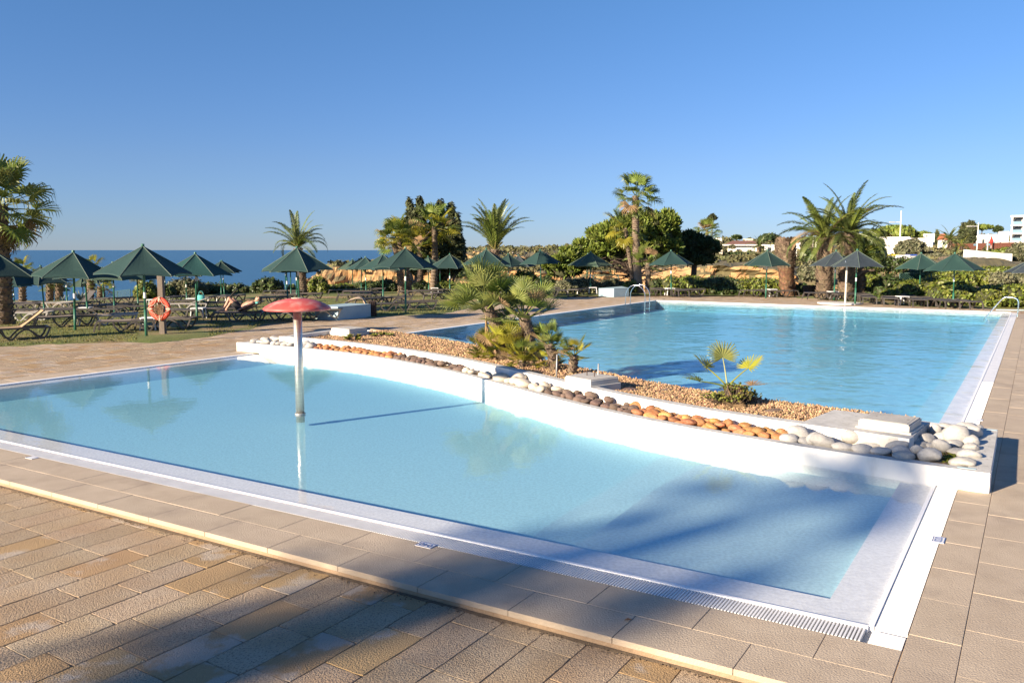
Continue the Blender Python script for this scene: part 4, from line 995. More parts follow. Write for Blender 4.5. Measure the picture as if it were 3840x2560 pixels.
# ---- sun loungers (long axis +X, head at +X)
def ribbon(pts, w, t, y, m_):
    for a, b in zip(pts, pts[1:]):
        m_.bar((a[0], y, a[1]), (b[0], y, b[1]), w, t)
def make_lounger(raised, mf, ms):
    t = bpy.data.objects.new('sun_lounger', None); COL.objects.link(t); t.empty_display_size = .1
    hx = .92
    for sy in (-.31, .31):
        m_ = MB(); m_.box((-hx + .1, sy - .02, .315), (hx - .02, sy + .02, .365)); obj('side_rail', bevelled(m_, .006), MT[mf], t)
        for pts in ([(-.80, .34), (-.88, .22), (-.93, .0)], [(-.36, .34), (-.30, .16), (-.19, .03), (-.08, .02)], [(.62, .06), (.72, .02), (.80, .10), (.91, .34)]):
            m_ = MB(); ribbon(pts, .05, .05, sy, m_); obj('leg', m_, MT[mf], t)
        arc = [(-.08 + .70 * k / 8, .03 + .27 * math.sin(math.pi * k / 8)) for k in range(9)]
        m_ = MB(); ribbon(arc, .05, .045, sy, m_); obj('arch', m_, MT[mf], t)
    m_ = MB(); ribbon([(-.31, .04), (-.27, .3), (.27, .3), (.31, .04)], .04, .04, 0, m_)
    m_.v = [(-.90 + (v[1]), v[0], v[2]) for v in m_.v]; 
    m2 = MB(); m2.box((-.86, -.31, .312), (-.78, .31, .36)); m2.box((.84, -.31, .312), (.90, .31, .36)); obj('crossbar', bevelled(m2, .006), MT[mf], t)
    hinge = .18
    m_ = MB(); N_ = 8
    for k in range(N_ + 1):
        x = -.87 + (hinge + .87) * k / N_; z = .372 - .012 * math.sin(math.pi * k / N_)
        for y in (-.30, -.1, .1, .30): m_.v.append((x, y, z - (.015 if abs(y) < .2 else 0)))
    for k in range(N_):
        for j in range(3): m_.f.append((k * 4 + j, k * 4 + 4 + j, k * 4 + 5 + j, k * 4 + 1 + j)); m_.mi.append(0)
    obj('seat_panel', m_, MT[ms], t)
    M_ = Matrix.Translation((hinge, 0, .372)) @ Matrix.Rotation(-R(raised), 4, 'Y')
    m_ = MB(); Lb_ = .76
    for k in range(N_ + 1):
        x = Lb_ * k / N_; z = -.02 * math.sin(math.pi * k / N_)
        for y in (-.29, -.1, .1, .29): m_.v.append(M_ @ Vector((x, y, z - (.015 if abs(y) < .2 else 0))))
    for k in range(N_):
        for j in range(3): m_.f.append((k * 4 + j, k * 4 + 4 + j, k * 4 + 5 + j, k * 4 + 1 + j)); m_.mi.append(0)
    br = obj('backrest', m_, MT[ms], t)
    m_ = MB()
    for y in (-.30, .30): m_.bar(M_ @ Vector((0, y, 0)), M_ @ Vector((Lb_, y, 0)), .035, .03)
    for k in range(6):
        m_.bar(M_ @ Vector((Lb_ + .03 * math.sin(math.pi * k / 6), -.3 + .1 * k, 0)), M_ @ Vector((Lb_ + .03 * math.sin(math.pi * (k + 1) / 6), -.3 + .1 * (k + 1), 0)), .035, .03)
    obj('back_frame', m_, MT[mf], br)
    if raised > 5:
        m_ = MB()
        for y in (-.27, .27): m_.bar(M_ @ Vector((.42, y, -.02)), (hinge + .42, y, .34), .03, .025)
        obj('prop', m_, MT[mf], br)
    return t
# px of the foot centre, heading (deg, 0 = head to the right), kind, label
LG = [(55,1272,38,'rt','tan sun lounger with raised back at the left edge'),
 (245,1224,33,'f','sun lounger under the parasol left of the lifebuoy, rounded end to the viewer'),(405,1217,33,'w','pale framed sun lounger directly behind the nearest flat lounger left of the lifebuoy'),
 (478,1241,14,'f','flat sun lounger nearest the viewer, left of the timber post'),(625,1231,3,'f','flat sun lounger passing behind the timber post'),
 (898,1205,3,'m','sun lounger on which the sunbathing man lies'),(1056,1199,-3,'f','sun lounger under the left half of the red mushroom cap'),(1190,1193,8,'d','dark sun lounger between the mushroom pole and the pale blue box'),
 (705,1164,12,'wr','long pale sun lounger with slightly raised back beside the turquoise bag'),(683,1194,180,'d','dark sun lounger just right of the lifebuoy'),(800,1189,8,'f','sun lounger at the feet of the sunbathing man'),
 (835,1158,10,'dr','black sun lounger with raised back behind the sunbather'),(442,1166,6,'f','grey sun lounger left of the lifebuoy behind the front row'),(488,1174,186,'d','dark sun lounger close behind the lifebuoy, on its left'),
 (100,1201,10,'w','pale sun lounger beside the big left palm'),(75,1163,5,'d','dark sun lounger behind the big left palm'),(108,1156,30,'f','small far sun lounger right of the left palm trunk'),(115,1186,190,'d','dark sun lounger in front of the far left row'),
 (208,1157,10,'w','pale sun lounger below the agave on the left lawn'),(210,1181,4,'f','grey sun lounger second row below the agave'),(305,1157,60,'dr','black sun lounger with raised back seen from behind, left lawn'),(265,1189,15,'d','blue black sun lounger behind the parasol pole left of the lifebuoy'),
 (378,1187,186,'d','blue black sun lounger right of the small grey table'),(362,1170,6,'f','grey sun lounger in the middle of the left lawn'),(375,1139,2,'d','dark sun lounger at the lawn edge by the sea, left one of two'),(440,1137,2,'d','dark sun lounger at the lawn edge by the sea, right one of two'),
 (660,1132,70,'d','blue dark sun lounger end on, under the olive bush'),(804,1131,70,'d','left one of two dark sun loungers below the dark shrub'),(868,1129,70,'d','right one of two dark sun loungers below the dark shrub'),(672,1151,8,'d','dark low sun lounger right above the lifebuoy'),
 (1038,1109,8,'d','dark far sun lounger left of the four green poles'),(1088,1109,8,'f','far sun lounger among the four green poles'),(1052,1129,6,'f','pale far sun lounger just above the mushroom cap'),(1030,1138,4,'f','sun lounger partly hidden by the left of the mushroom cap'),(1150,1121,4,'f','sun lounger above the right of the mushroom cap'),
 (1284,1106,10,'d','dark sun lounger at the left end of the middle hedge'),(1338,1112,4,'f','pale sun lounger in the pair before the middle hedge, rear one'),(1328,1129,6,'f','pale sun lounger in the pair before the middle hedge, front one'),(1378,1118,4,'f','sun lounger right behind the front pale pair'),(1392,1101,4,'d','farthest dark sun lounger at the middle hedge'),
 (1402,1144,50,'d','dark sun lounger behind the pale blue box beside the beige towel'),(1475,1139,6,'d','dark sun lounger under the pole right of the beige towel'),(1458,1167,12,'fr','sun lounger with raised back beside the slatted bin'),(1562,1158,6,'d','sun lounger by the path right of the raised one'),
 (1552,1113,4,'f','sun lounger in front of the palm trunks'),(1604,1109,4,'d','dark sun lounger right of the palm trunks'),(1650,1122,50,'f','sun lounger end on, left of the leaning fan palm'),(1690,1106,6,'d','dark sun lounger behind the leaning fan palm'),
 (1850,1112,4,'f','sun lounger glimpsed through the leaning fan palm'),(2038,1102,8,'d','dark sun lounger behind the right fan palm'),(2068,1110,185,'d','dark sun lounger just right of the fan palm leaves'),(2172,1105,60,'d','dark sun lounger under the pale parasols'),
 (2476,1106,100,'d','sun lounger left of the white table near the pool ladder'),(2542,1108,100,'d','sun lounger right of the white table near the pool ladder'),(2580,1107,10,'d','dark sun lounger lying sideways near the pool ladder'),
 (2836,1110,8,'d','sun lounger left of the parasol by the stump palm'),(2930,1112,185,'d','sun lounger in front of the headless stump palm'),
 (3080,1121,5,'d','sun lounger left of the white table by the date palms'),(3150,1122,185,'d','sun lounger just behind the shower post'),(3187,1127,8,'d','sun lounger under the navy parasol right of the shower post'),(3250,1136,75,'d','sun lounger end on, right of the shower'),
 (3335,1142,70,'d','sun lounger left of the white table under the right parasols'),(3405,1134,70,'d','sun lounger behind the white table under the right parasols'),(3435,1147,75,'d','sun lounger right of the white table under the right parasols'),(3472,1145,70,'d','fourth sun lounger of the right parasol group, by the hedge'),
 (3540,1153,85,'d','left lounger under the rightmost full parasol'),(3614,1155,95,'d','right lounger under the rightmost full parasol'),(3818,1150,5,'d','sun lounger cut off by the right edge')]
LK = {'f': (0, 'frame', 'sling'), 'w': (0, 'frame_white', 'sling'), 'd': (0, 'frame', 'sling_dark'), 'rt': (38, 'frame', 'sling_tan'), 'wr': (16, 'frame_white', 'sling'), 'dr': (48, 'frame', 'sling_dark'), 'fr': (34, 'frame', 'sling_dark'), 'm': (28, 'frame', 'sling')}
LP = {}
for x, y, h, k, lab in LG:
    loc = onground(x, y)
    if k not in LP:
        t = make_lounger(*LK[k]); LP[k] = t; t.location = loc; t.rotation_euler = (0, 0, R(h)); tag(t, lab, 'sun lounger', 'sun loungers on the lawn and round the pool')
    else: t = dup(LP[k], loc, R(h), lab)
    if k == 'm': manl = t
# ---- low tables
def make_table():
    t = bpy.data.objects.new('side_table', None); COL.objects.link(t)
    m_ = MB(); m_.box((-.24, -.24, .38), (.24, .24, .42)); obj('table_top', bevelled(m_, .012), MT['plastic_white'], t)
    for sx in (-1, 1):
        for sy in (-1, 1): m_ = MB(); m_.bar((sx * .24, sy * .22, 0), (sx * .205, sy * .2, .385), .07, .03); obj('leg', m_, MT['plastic_white'], t)
    return t
TB = [(560,1236,12,'white side table left of the timber post'),(745,1194,5,'white side table under the teal parasol'),(322,1187,8,'white side table on the left lawn'),(570,1150,3,'white side table behind the lifebuoy, at its upper left'),(720,1147,3,'white side table beside the turquoise bag'),
 (1630,1103,5,'white side table left of the leaning fan palm'),(2222,1103,0,'white side table beside the far pale blue box'),(2512,1107,8,'white side table between two loungers near the pool ladder'),(2893,1111,10,'white side table by the headless stump palm'),(3122,1121,5,'white side table left of the shower post'),(3382,1142,8,'white side table under the right parasols')]
tp_ = None
for x, y, h, lab in TB:
    loc = onground(x, y)
    if tp_ is None: tp_ = make_table(); t = tp_; t.location = loc; t.rotation_euler = (0, 0, R(h)); tag(t, lab, 'table', 'white side tables')
    else: dup(tp_, loc, R(h), lab)
# ---- pale blue boxes
def bluebox(name, corners, H, z, label):
    t = thing(name, label, 'box', (*corners[0], z)); o = V2(*corners[0]); c = [V2(*p) - o for p in corners]
    m_ = MB(); m_.prism(c, 0, H - .03); obj('body', m_, MT['blue_box'], t)
    mid = sum(c, V2(0, 0)) / 4; m_ = MB(); m_.prism([mid + (p - mid) * 1.012 for p in c], H - .03, H); obj('lid', bevelled(m_, .006), MT['blue_box'], t)
    return t
q = [g(1268, 1201, DZ).xy, g(1391, 1188, DZ).xy]; dq = (q[1] - q[0]).normalized(); nq = V2(-dq.y, dq.x)
bluebox('storage_box', [q[0], q[1], q[1] + nq * 1.1, q[0] + nq * 1.1 - dq * .12], .52, DZ, 'pale blue plastered box on the left path behind the mushroom fountain')
q = [g(2303, 1113, DZ).xy, g(2357, 1111, DZ).xy]
bluebox('storage_box', [q[0], q[1], q[1] + V2(.1, 1.7), q[0] + V2(-1.3, 1.6)] if False else [g(2245, 1113, DZ).xy, g(2302, 1114, DZ).xy, g(2358, 1112, DZ).xy, g(2330, 1104, DZ).xy], .50, DZ, 'pale blue plastered box behind the pool ladder')
# ---- slatted bin beside the box
p = g(1396, 1186, DZ); t = thing('litter_bin', 'brown slatted litter bin behind the pale blue box on the path', 'bin', p)
m_ = MB(); m_.tube([(0, 0, .03), (0, 0, .6)], .15, 12); obj('liner', m_, MT['bin'], t)
for k in range(14):
    a = 2 * math.pi * k / 14; m_ = MB(); m_.bar((.165 * math.cos(a), .165 * math.sin(a), 0), (.175 * math.cos(a), .175 * math.sin(a), .64), .05, .015); obj('slat', m_, MT['bin'], t)
# ---- wicker pot
p = onground(3035, 1109); t = thing('wicker_planter', 'dark woven planter tub left of the date palm trunks', 'planter', p)
m_ = MB(); m_.lathe([(.30, 0), (.36, .25), (.37, .58), (.40, .60), (.33, .60), (.32, .5), (.001, .5)], 20); obj('tub', m_, MT['wicker'], t)
m_ = MB()
for k in range(9): m_.lathe([(.315 + .007 * k, .06 * k + .02), (.34 + .007 * k, .06 * k + .04), (.315 + .007 * k, .06 * k + .06)], 20)
obj('weave', m_, MT['wicker'], t)
# ---- beige towel draped, turquoise bag
p = onground(1330, 1166)
tw = MB(); nx_, ny_ = 10, 8
prof = [(-.75, .02), (-.55, .18), (-.35, .36), (-.15, .50), (.05, .58), (.2, .60), (.35, .56), (.45, .4), (.5, .25), (.52, .12)]
for i, (x, z) in enumerate(prof):
    for j in range(ny_): y = -.3 + .6 * j / (ny_ - 1); tw.v.append((x + .04 * math.sin(j * 2.1), y, z + .02 * math.sin(j * 2.6 + i)))
for i in range(len(prof) - 1):
    for j in range(ny_ - 1): tw.f.append((i * ny_ + j, (i + 1) * ny_ + j, (i + 1) * ny_ + j + 1, i * ny_ + j + 1)); tw.mi.append(0)
o = tag(obj('towel', tw, MT['towel_b'], smooth=True), 'beige towel draped over a lounger behind the pale blue box', 'towel'); o.location = p; o.rotation_euler = (0, 0, .1)
o.modifiers.new('thick', 'SOLIDIFY').thickness = .015
p = onground(756, 1160); t = thing('bag', 'turquoise beach bag standing on a lounger under the teal parasol', 'bag', (p.x, p.y, p.z + .38), .2)
m_ = MB(); m_.lathe([(.001, 0), (.15, .0), (.18, .12), (.17, .26), (.15, .33)], 14); m_.v = [(v[0], v[1] * .55, v[2]) for v in m_.v]; obj('body', m_, MT['towel'], t, smooth=True)
m_ = MB(); m_.tube([(.11 * math.cos(a), 0, .32 + .2 * math.sin(a)) for a in [math.pi * k / 8 for k in range(9)]], .012, 6); obj('handle', m_, MT['towel'], t)
# ---- pool ladder, hand rail, shower
def rail(name, label, pts_list, cat, n=10, mat_='steel_pol', rad=.019):
    t = thing(name, label, cat, pts_list[0][0])
    o = Vector(pts_list[0][0])
    for pts in pts_list: m_ = MB(); m_.tube([Vector(p) - o for p in pts], rad, n); obj('rail', m_, MT[mat_], t, smooth=True)
    return t
def arch(a, b, h, back=0, n=14):
    a, b = Vector(a), Vector(b); pts = [a]
    for k in range(n + 1):
        q = math.pi * k / n; p = a.lerp(b, .5 - .5 * math.cos(q)); p.z = max(a.z, 0) + h * .45 + h * .55 * math.sin(q); pts.append(p)
    pts.append(b); return pts
la, lb_ = g(2345, 1143, 0), g(2362, 1141, 0)
inn_ = V2(-nB.x, -nB.y)
t = rail('pool_ladder', 'steel arched pool ladder handrails at the left edge of the large pool', [arch(la, (la.x + inn_.x * 1.0, la.y + inn_.y * 1.0, -.8), .95), arch((la.x + dB.x * .55, la.y + dB.y * .55, 0), (la.x + inn_.x * 1.0 + dB.x * .55, la.y + inn_.y * 1.0 + dB.y * .55, -.8), .95)], 'ladder')
for k in range(3):
    m_ = MB(); c = V2(inn_.x, inn_.y) * 1.0; m_.bar((c.x, c.y, -.15 - .22 * k), (c.x + dB.x * .55, c.y + dB.y * .55, -.15 - .22 * k), .08, .03); obj('step', m_, MT['steel_pol'], t)
a = g(3815, 1195, 0); b = g(3727, 1191, 0); 
d_ = (b.xy - a.xy).normalized()
pts = [a, a + Vector((0, 0, .62)), a + Vector((d_.x * .12, d_.y * .12, .78)), a + Vector((d_.x * .32, d_.y * .32, .80)), a + Vector((d_.x * .55, d_.y * .55, .72)), Vector((b.x + d_.x * .35, b.y + d_.y * .35, -.12))]
def curve(pts, n=5):
    out = []
    for i in range(len(pts) - 1):
        p0, p1, p2, p3 = pts[max(i - 1, 0)], pts[i], pts[i + 1], pts[min(i + 2, len(pts) - 1)]
        for k in range(n):
            t_ = k / n; out.append(.5 * ((2 * p1) + (p2 - p0) * t_ + (2 * p0 - 5 * p1 + 4 * p2 - p3) * t_ ** 2 + (3 * p1 - p0 - 3 * p2 + p3) * t_ ** 3))
    out.append(pts[-1]); return out
pts = curve([Vector(p) for p in pts])
off = Vector((eu.x * .6, eu.y * .6, 0))
rail('entry_handrail', 'steel handrail sloping into the water at the right far corner of the large pool', [pts, [p + off * .18 for p in pts]], 'handrail', rad=.025)
sp = g(3175, 1147, DZ)
t = thing('shower_tray', 'white octagonal shower tray beside the far edge of the large pool', 'shower tray', sp)
w_ = (g(3265, 1146, DZ).xy - g(3088, 1143, DZ).xy).length / 2; c0 = (g(3265, 1145, DZ).xy + g(3088, 1143, DZ).xy) / 2 - sp.xy
oc = [(c0.x + w_ * math.cos(math.pi / 8 + k * math.pi / 4), c0.y + w_ * math.sin(math.pi / 8 + k * math.pi / 4) * .9 + .9) for k in range(8)]
m_ = MB(); m_.prism(oc, 0, .07); obj('rim', bevelled(m_, .02), MT['plastic_white'], t)
cc = sum((V2(*p) for p in oc), V2(0, 0)) / 8; m_ = MB(); m_.prism([cc + (V2(*p) - cc) * .8 for p in oc], .06, .075); obj('pan', m_, MT['white_top'], t)
t = thing('outdoor_shower', 'slim pale outdoor shower post on the octagonal tray', 'shower', (sp.x, sp.y + .2, DZ))
m_ = MB(); m_.box((-.035, -.035, 0), (.035, .035, 2.05)); obj('post', bevelled(m_, .01), MT['hatch_side'], t)
m_ = MB(); m_.tube([(0, 0, 2.05), (0, 0, 2.16), (-.1, -.12, 2.2), (-.14, -.2, 2.14)], .02, 8); m_.lathe([(.001, 2.14), (.06, 2.12), (.06, 2.09), (.001, 2.09)], 10, (-.14, -.2)); obj('shower_head', m_, MT['steel_pol'], t)
m_ = MB(); m_.tube([(0, -.05, 1.1), (0, -.09, 1.1)], .03, 8); obj('tap', m_, MT['steel_pol'], t)
ph = [g(3735, 1162, DZ + .03), g(3900, 1164, DZ + .03)]
m_ = MB(); m_.tube([p - ph[0] for p in ph], .025, 8); o = tag(obj('cleaning_pole', m_, MT['blue_hose'], smooth=True), 'pale blue pool cleaning pole lying on the paving at far right', 'pole'); o.location = ph[0]
# ---- hatches on the planter
def hatch(px, zt, zb, label, handle):
    c = [g(x, y, zt).xy for x, y in px]; o = sum(c, V2(0, 0)) / 4; c = [p - o for p in c]
    t = thing('access_hatch', label, 'hatch', (o.x, o.y, zb))
    h = zt - zb; m_ = MB(); m_.prism([p * 1.09 for p in c], -.12, h * .22); obj('base_slab', bevelled(m_, .006), MT['hatch_side'], t)
    m_ = MB(); m_.prism(c, h * .22, h * .88); obj('frame', bevelled(m_, .006), MT['hatch_side'], t)
    m_ = MB(); m_.prism([p * .955 for p in c], h * .5, h)
    obj('cover', bevelled(m_, .005), MT['hatch'], t)
    if handle == 'loops':
        for s in (-.09, .09):
            m_ = MB(); e = (c[1] - c[0]).normalized(); f = (c[3] - c[0]).normalized(); b = f * s * 1.0
            m_.tube([(b.x, b.y, h), (b.x, b.y, h + .10), (b.x + f.x * .03, b.y + f.y * .03, h + .12)], .009, 6); obj('handle', m_, MT['metal_dark'], t)
    else:
        for s in (.62, -.62):
            k = (c[0] + c[1]) / 2 * s + (c[0] + c[3]) / 2 * .0 if False else (c[0] * .5 + c[1] * .5) * s
            m_ = MB(); m_.box((k.x - .05, k.y - .018, h - .01), (k.x + .05, k.y + .018, h + .003)); obj('slot', m_, MT['white_top'], t)
            m_ = MB(); m_.box((k.x + .02, k.y - .012, h + .0031), (k.x + .045, k.y + .012, h + .0045)); obj('slot', m_, MT['metal_dark'], t)
    if handle == 'ribs':
        m_ = MB(); e = (c[3] - c[0]); f = (c[1] - c[0])
        for k in range(1, 40):
            u = .03 + .94 * k / 40; a = (c[0] + e * u) * .95 + f * .04; b = (c[0] + e * u + f) * .95 - f * .04; w2 = e.normalized() * .006
            m_.prism([a - w2, a + w2, b + w2, b - w2], h, h + .004)
        obj('tread', m_, MT['hatch'], t)
hatch([(3220,1569),(3265,1542),(3457,1564),(3411,1595)], .47, .355, 'ribbed access hatch with two lifting slots beside the white boulders', 'ribs')
hatch([(2118,1408),(2208,1393),(2320,1411),(2215,1425)], .48, .35, 'concrete access hatch with rusty handles right of the fan palms', 'loops')
hatch([(1242,1228),(1310,1222),(1378,1228),(1309,1235)], .46, .33, 'pale access hatch at the far left end of the planter', 'slots')
for x, y, h, lab in ((2086, 1413, .42, 'grey metal stake in the gravel left of the middle hatch'), (2241, 1450, .40, 'grey metal stake in front of the middle hatch')):
    p = g(x, y, .27); m_ = MB(); m_.tube([(0, 0, -.1), (.012, 0, h)], .014, 8); o = tag(obj('stake', m_, MT['galv'], smooth=True), lab, 'stake'); o.location = p
# ---- depth marker tiles
def depth_tile(p, ang, s, text, label):
    t = thing('depth_tile', label, 'tile', (p.x, p.y, .0005), ang)
    m_ = MB(); m_.box((-.085 * s, -.05 * s, 0), (.085 * s, .05 * s, .004)); obj('tile', m_, MT['plastic_white'], t)
    m_ = MB()
    for x0, y0, x1, y1 in ((-.085, -.05, .085, -.044), (-.085, .044, .085, .05), (-.085, -.044, -.079, .044), (.079, -.044, .085, .044)): m_.box((x0 * s, y0 * s, .0041), (x1 * s, y1 * s, .0055))
    obj('border', m_, MT['blue_ink'], t)
    cu = bpy.data.curves.new('digits', 'FONT'); cu.body = text; cu.size = .088 * s; cu.align_x = 'CENTER'; cu.align_y = 'CENTER'; cu.extrude = .0006
    tmp = bpy.data.objects.new('digits', cu); COL.objects.link(tmp); dg = bpy.context.evaluated_depsgraph_get(); me = bpy.data.meshes.new_from_object(tmp.evaluated_get(dg)); bpy.data.objects.remove(tmp)
    me.materials.clear(); me.materials.append(MT['blue_ink']); o = bpy.data.objects.new('digits', me); link(o, t); o.location = (0, 0, .0065); return t
a1 = math.atan2(-nd.y, -nd.x)
p = g(1597, 2044, 0); depth_tile(p, a1 + math.pi, 1.0, '040', 'white tile with blue depth number 040 at the near pool edge')
p = g(3520, 2024, 0); depth_tile(p, math.atan2(eu.y, eu.x), 1.0, '020', 'white tile with blue depth number 020 at the right pool edge')
p = g(3675, 1575, 0); depth_tile(p, math.atan2(eu.y, eu.x), .8, '', 'small blank white tile at the right edge of the large pool')
p = g(120, 1716, 0); depth_tile(p, a1 + math.pi, .9, '', 'small white tile at the near pool edge, far left')
m_ = MB(); m_.add([(-.03, 0, .002), (0, -.014, .012), (.034, 0, .006), (0, .014, .014)], [(0, 1, 2), (0, 2, 3)]); o = tag(obj('fallen_leaf', m_, MT['dry_leaf']), 'single dry brown leaf lying on the coping slabs', 'leaf'); p = g(2355, 2325, .002); o.location = p

# ============================================================ sunbather
def capsule(bm_pts, a, b, ra, rb, n=10):
    a, b = Vector(a), Vector(b); bm_pts.append((a, b, ra, rb))
def solid(name, caps, vox, m, parent, smooth_it=2):
    mbx = MB()
    for a, b, ra, rb in caps:
        L = (b - a).length; steps = max(2, int(L / (min(ra, rb) * .5)) + 1)
        pts = []; rad = []
        d = (b - a).normalized() if L > 1e-6 else Vector((0, 0, 1))
        for k in range(5): q = math.pi / 2 * k / 4; pts.append(a - d * ra * math.cos(q)); rad.append(max(ra * math.sin(q), 1e-4))
        for k in range(1, 5): pts.append(a.lerp(b, k / 4)); rad.append(ra + (rb - ra) * k / 4)
        for k in range(1, 5): q = math.pi / 2 * k / 4; pts.append(b + d * rb * math.sin(q)); rad.append(max(rb * math.cos(q), 1e-4))
        mbx.tube(pts, rad, 12)
    me = mbx.mesh('tmp'); o = bpy.data.objects.new('tmp', me); COL.objects.link(o)
    md = o.modifiers.new('r', 'REMESH'); md.mode = 'VOXEL'; md.voxel_size = vox
    sm = o.modifiers.new('s', 'SMOOTH'); sm.iterations = smooth_it; sm.factor = .5
    dg = bpy.context.evaluated_depsgraph_get(); me2 = bpy.data.meshes.new_from_object(o.evaluated_get(dg)); bpy.data.objects.remove(o)
    me2.polygons.foreach_set('use_smooth', [True] * len(me2.polygons)); return obj(name, me2, MT[m], parent)
# local frame of the lounger: +X towards the head, seat z .37, backrest rises 28 degrees from x=.18
bk = lambda s, h=0: (.18 + s * math.cos(R(28)) - h * math.sin(R(28)), .37 + s * math.sin(R(28)) + h * math.cos(R(28)))
def B(s, h, y=0): x, z = bk(s, h); return (x, y, z)
person = thing('person', 'man in black shorts lying on his back with one knee bent on a sun lounger', 'person', manl.location, manl.rotation_euler.z)
cp = []
hip = (.10, 0, .49)
capsule(cp, (.05, -.08, .485), (.05, .08, .485), .11, .11)                     # pelvis
capsule(cp, (.10, 0, .49), B(.28, .14), .125, .14); capsule(cp, (.10, -.06, .49), B(.30, .13, -.09), .10, .11); capsule(cp, (.10, .06, .49), B(.30, .13, .09), .10, .11)
capsule(cp, B(.22, .17), B(.26, .17), .105, .105)                               # belly
capsule(cp, B(.30, .13, -.10), B(.44, .12, -.12), .105, .09); capsule(cp, B(.30, .13, .10), B(.44, .12, .12), .105, .09)
capsule(cp, B(.47, .11, -.16), B(.47, .11, .16), .07, .07); capsule(cp, B(.48, .11), B(.60, .12), .058, .055)
capsule(cp, B(.70, .13), B(.665, .15), .095, .085); capsule(cp, B(.62, .19), B(.64, .185), .045, .05)  # skull, jaw
capsule(cp, B(.655, .235), B(.665, .245), .014, .017); capsule(cp, B(.66, .14, -.09), B(.68, .14, -.095), .018, .02); capsule(cp, B(.66, .14, .09), B(.68, .14, .095), .018, .02)
# legs: near leg (y<0) knee bent, far leg bent lower
capsule(cp, (.04, -.11, .48), (-.30, -.12, .86), .088, .062); capsule(cp, (-.30, -.12, .86), (-.52, -.13, .45), .06, .04); capsule(cp, (-.34, -.12, .78), (-.42, -.125, .62), .062, .052)
capsule(cp, (-.50, -.13, .42), (-.70, -.13, .395), .038, .024)
capsule(cp, (.04, .11, .48), (-.24, .13, .80), .088, .062); capsule(cp, (-.24, .13, .80), (-.50, .14, .44), .06, .04); capsule(cp, (-.48, .14, .42), (-.68, .14, .395), .038, .024)
for k in range(5):
    for y0 in (-.13, .14): capsule(cp, (-.69, y0 - .03 + .015 * k, .392), (-.735 + .006 * k, y0 - .034 + .017 * k, .388), .011, .009)
for s in (-1, 1):
    sh = Vector(B(.47, .11, s * .19)); el = Vector(B(.17, .12, s * .27)); wr = Vector((.10, s * .245, .47)) if s < 0 else Vector((.06, s * .20, .52))
    capsule(cp, sh, el, .055, .043); capsule(cp, el, wr, .042, .028); hd = (wr - el).normalized(); palm = wr + hd * .07
    capsule(cp, wr, palm, .03, .036)
    for k, ln in enumerate((.062, .072, .068, .052)):
        r0_ = palm + Vector((0, s * (-.027 + .018 * k), 0)); m1 = r0_ + hd * ln * .6 + Vector((0, 0, -.004)); capsule(cp, r0_, m1, .0105, .0095); capsule(cp, m1, m1 + hd * ln * .55 + Vector((0, 0, -.02)), .0095, .008)
    capsule(cp, wr + hd * .02, wr + hd * .06 + Vector((0, -s * .05, .015)), .012, .009)
body = solid('body', cp, .0085, 'skin', person)
sc_ = []
capsule(sc_, (.06, -.085, .485), (.06, .085, .485), .122, .122); capsule(sc_, (.04, -.11, .485), (-.13, -.115, .675), .102, .095); capsule(sc_, (.04, .11, .485), (-.11, .12, .645), .102, .095)
solid('shorts', sc_, .012, 'shorts', person)
hc = []; capsule(hc, B(.715, .115), B(.71, .10), .096, .09); capsule(hc, B(.74, .16), B(.70, .09), .06, .08)
solid('hair', hc, .01, 'hair', person)
eyes = MB()
for s in (-1, 1):
    c = Vector(B(.685, .222, s * .034)); eyes.add([c + Vector(v) * .013 for v in OCT[0]], OCT[1])
obj('eyes', eyes, MT['hair'], person)
t = thing('towel', 'turquoise towel rolled under the head of the sunbathing man', 'towel', manl.location, manl.rotation_euler.z)
tc_ = []; capsule(tc_, B(.58, .05, -.14), B(.58, .05, .14), .05, .05); capsule(tc_, B(.64, .03, -.2), B(.70, .035, .16), .035, .035); solid('roll', tc_, .012, 'towel', t)

# ============================================================ vegetation
def setmat(me, m): me.materials.clear(); me.materials.append(MT[m]); return me
def fan_leaf(seed, Lp, Lb, nseg=26, spread=125, droop=.25, split=.45, width=.042, fold=.35):
    rk = random.Random(seed); m_ = MB()
    # stalk
    pts = [Vector((Lp * k / 4, 0, -.10 * Lp * (k / 4) ** 2)) for k in range(5)]
    m_.tube(pts, [.022, .018, .015, .013, .012], 4)
    c = pts[-1]; tilt = -.25
    for k in range(nseg):
        a = R(-spread + 2 * spread * k / (nseg - 1)); L = Lb * (1 - .25 * (abs(a) / R(spread)) ** 2) * rk.uniform(.88, 1.06)
        d = Vector((math.cos(a), math.sin(a), 0)); s = Vector((-math.sin(a), math.cos(a), 0)); w = width * Lb * 1.05
        up = Vector((0, 0, 1)) * fold * abs(math.sin(a)) * L
        dr = droop * rk.uniform(.6, 1.4)
        p1 = c + d * L * split + up * split + Vector((0, 0, tilt * L * split * .3)); p2 = c + d * L * .82 + up * .75 + Vector((0, 0, -dr * L * .25)); p3 = c + d * L * (1 - dr * .3) + up * .8 + Vector((0, 0, -dr * L * .75))
        h = Vector((0, 0, .012 * Lb * (1 if k % 2 else -1)))
        n0 = len(m_.v); m_.v += [c, p1 - s * w + h, p1 + s * w - h, p2 - s * w * .55, p2 + s * w * .55, p3]
        m_.f += [(n0, n0 + 1, n0 + 2), (n0 + 1, n0 + 3, n0 + 4, n0 + 2), (n0 + 3, n0 + 5, n0 + 4)]; m_.mi += [0, 0, 0]
    return m_.mesh('fan_leaf')
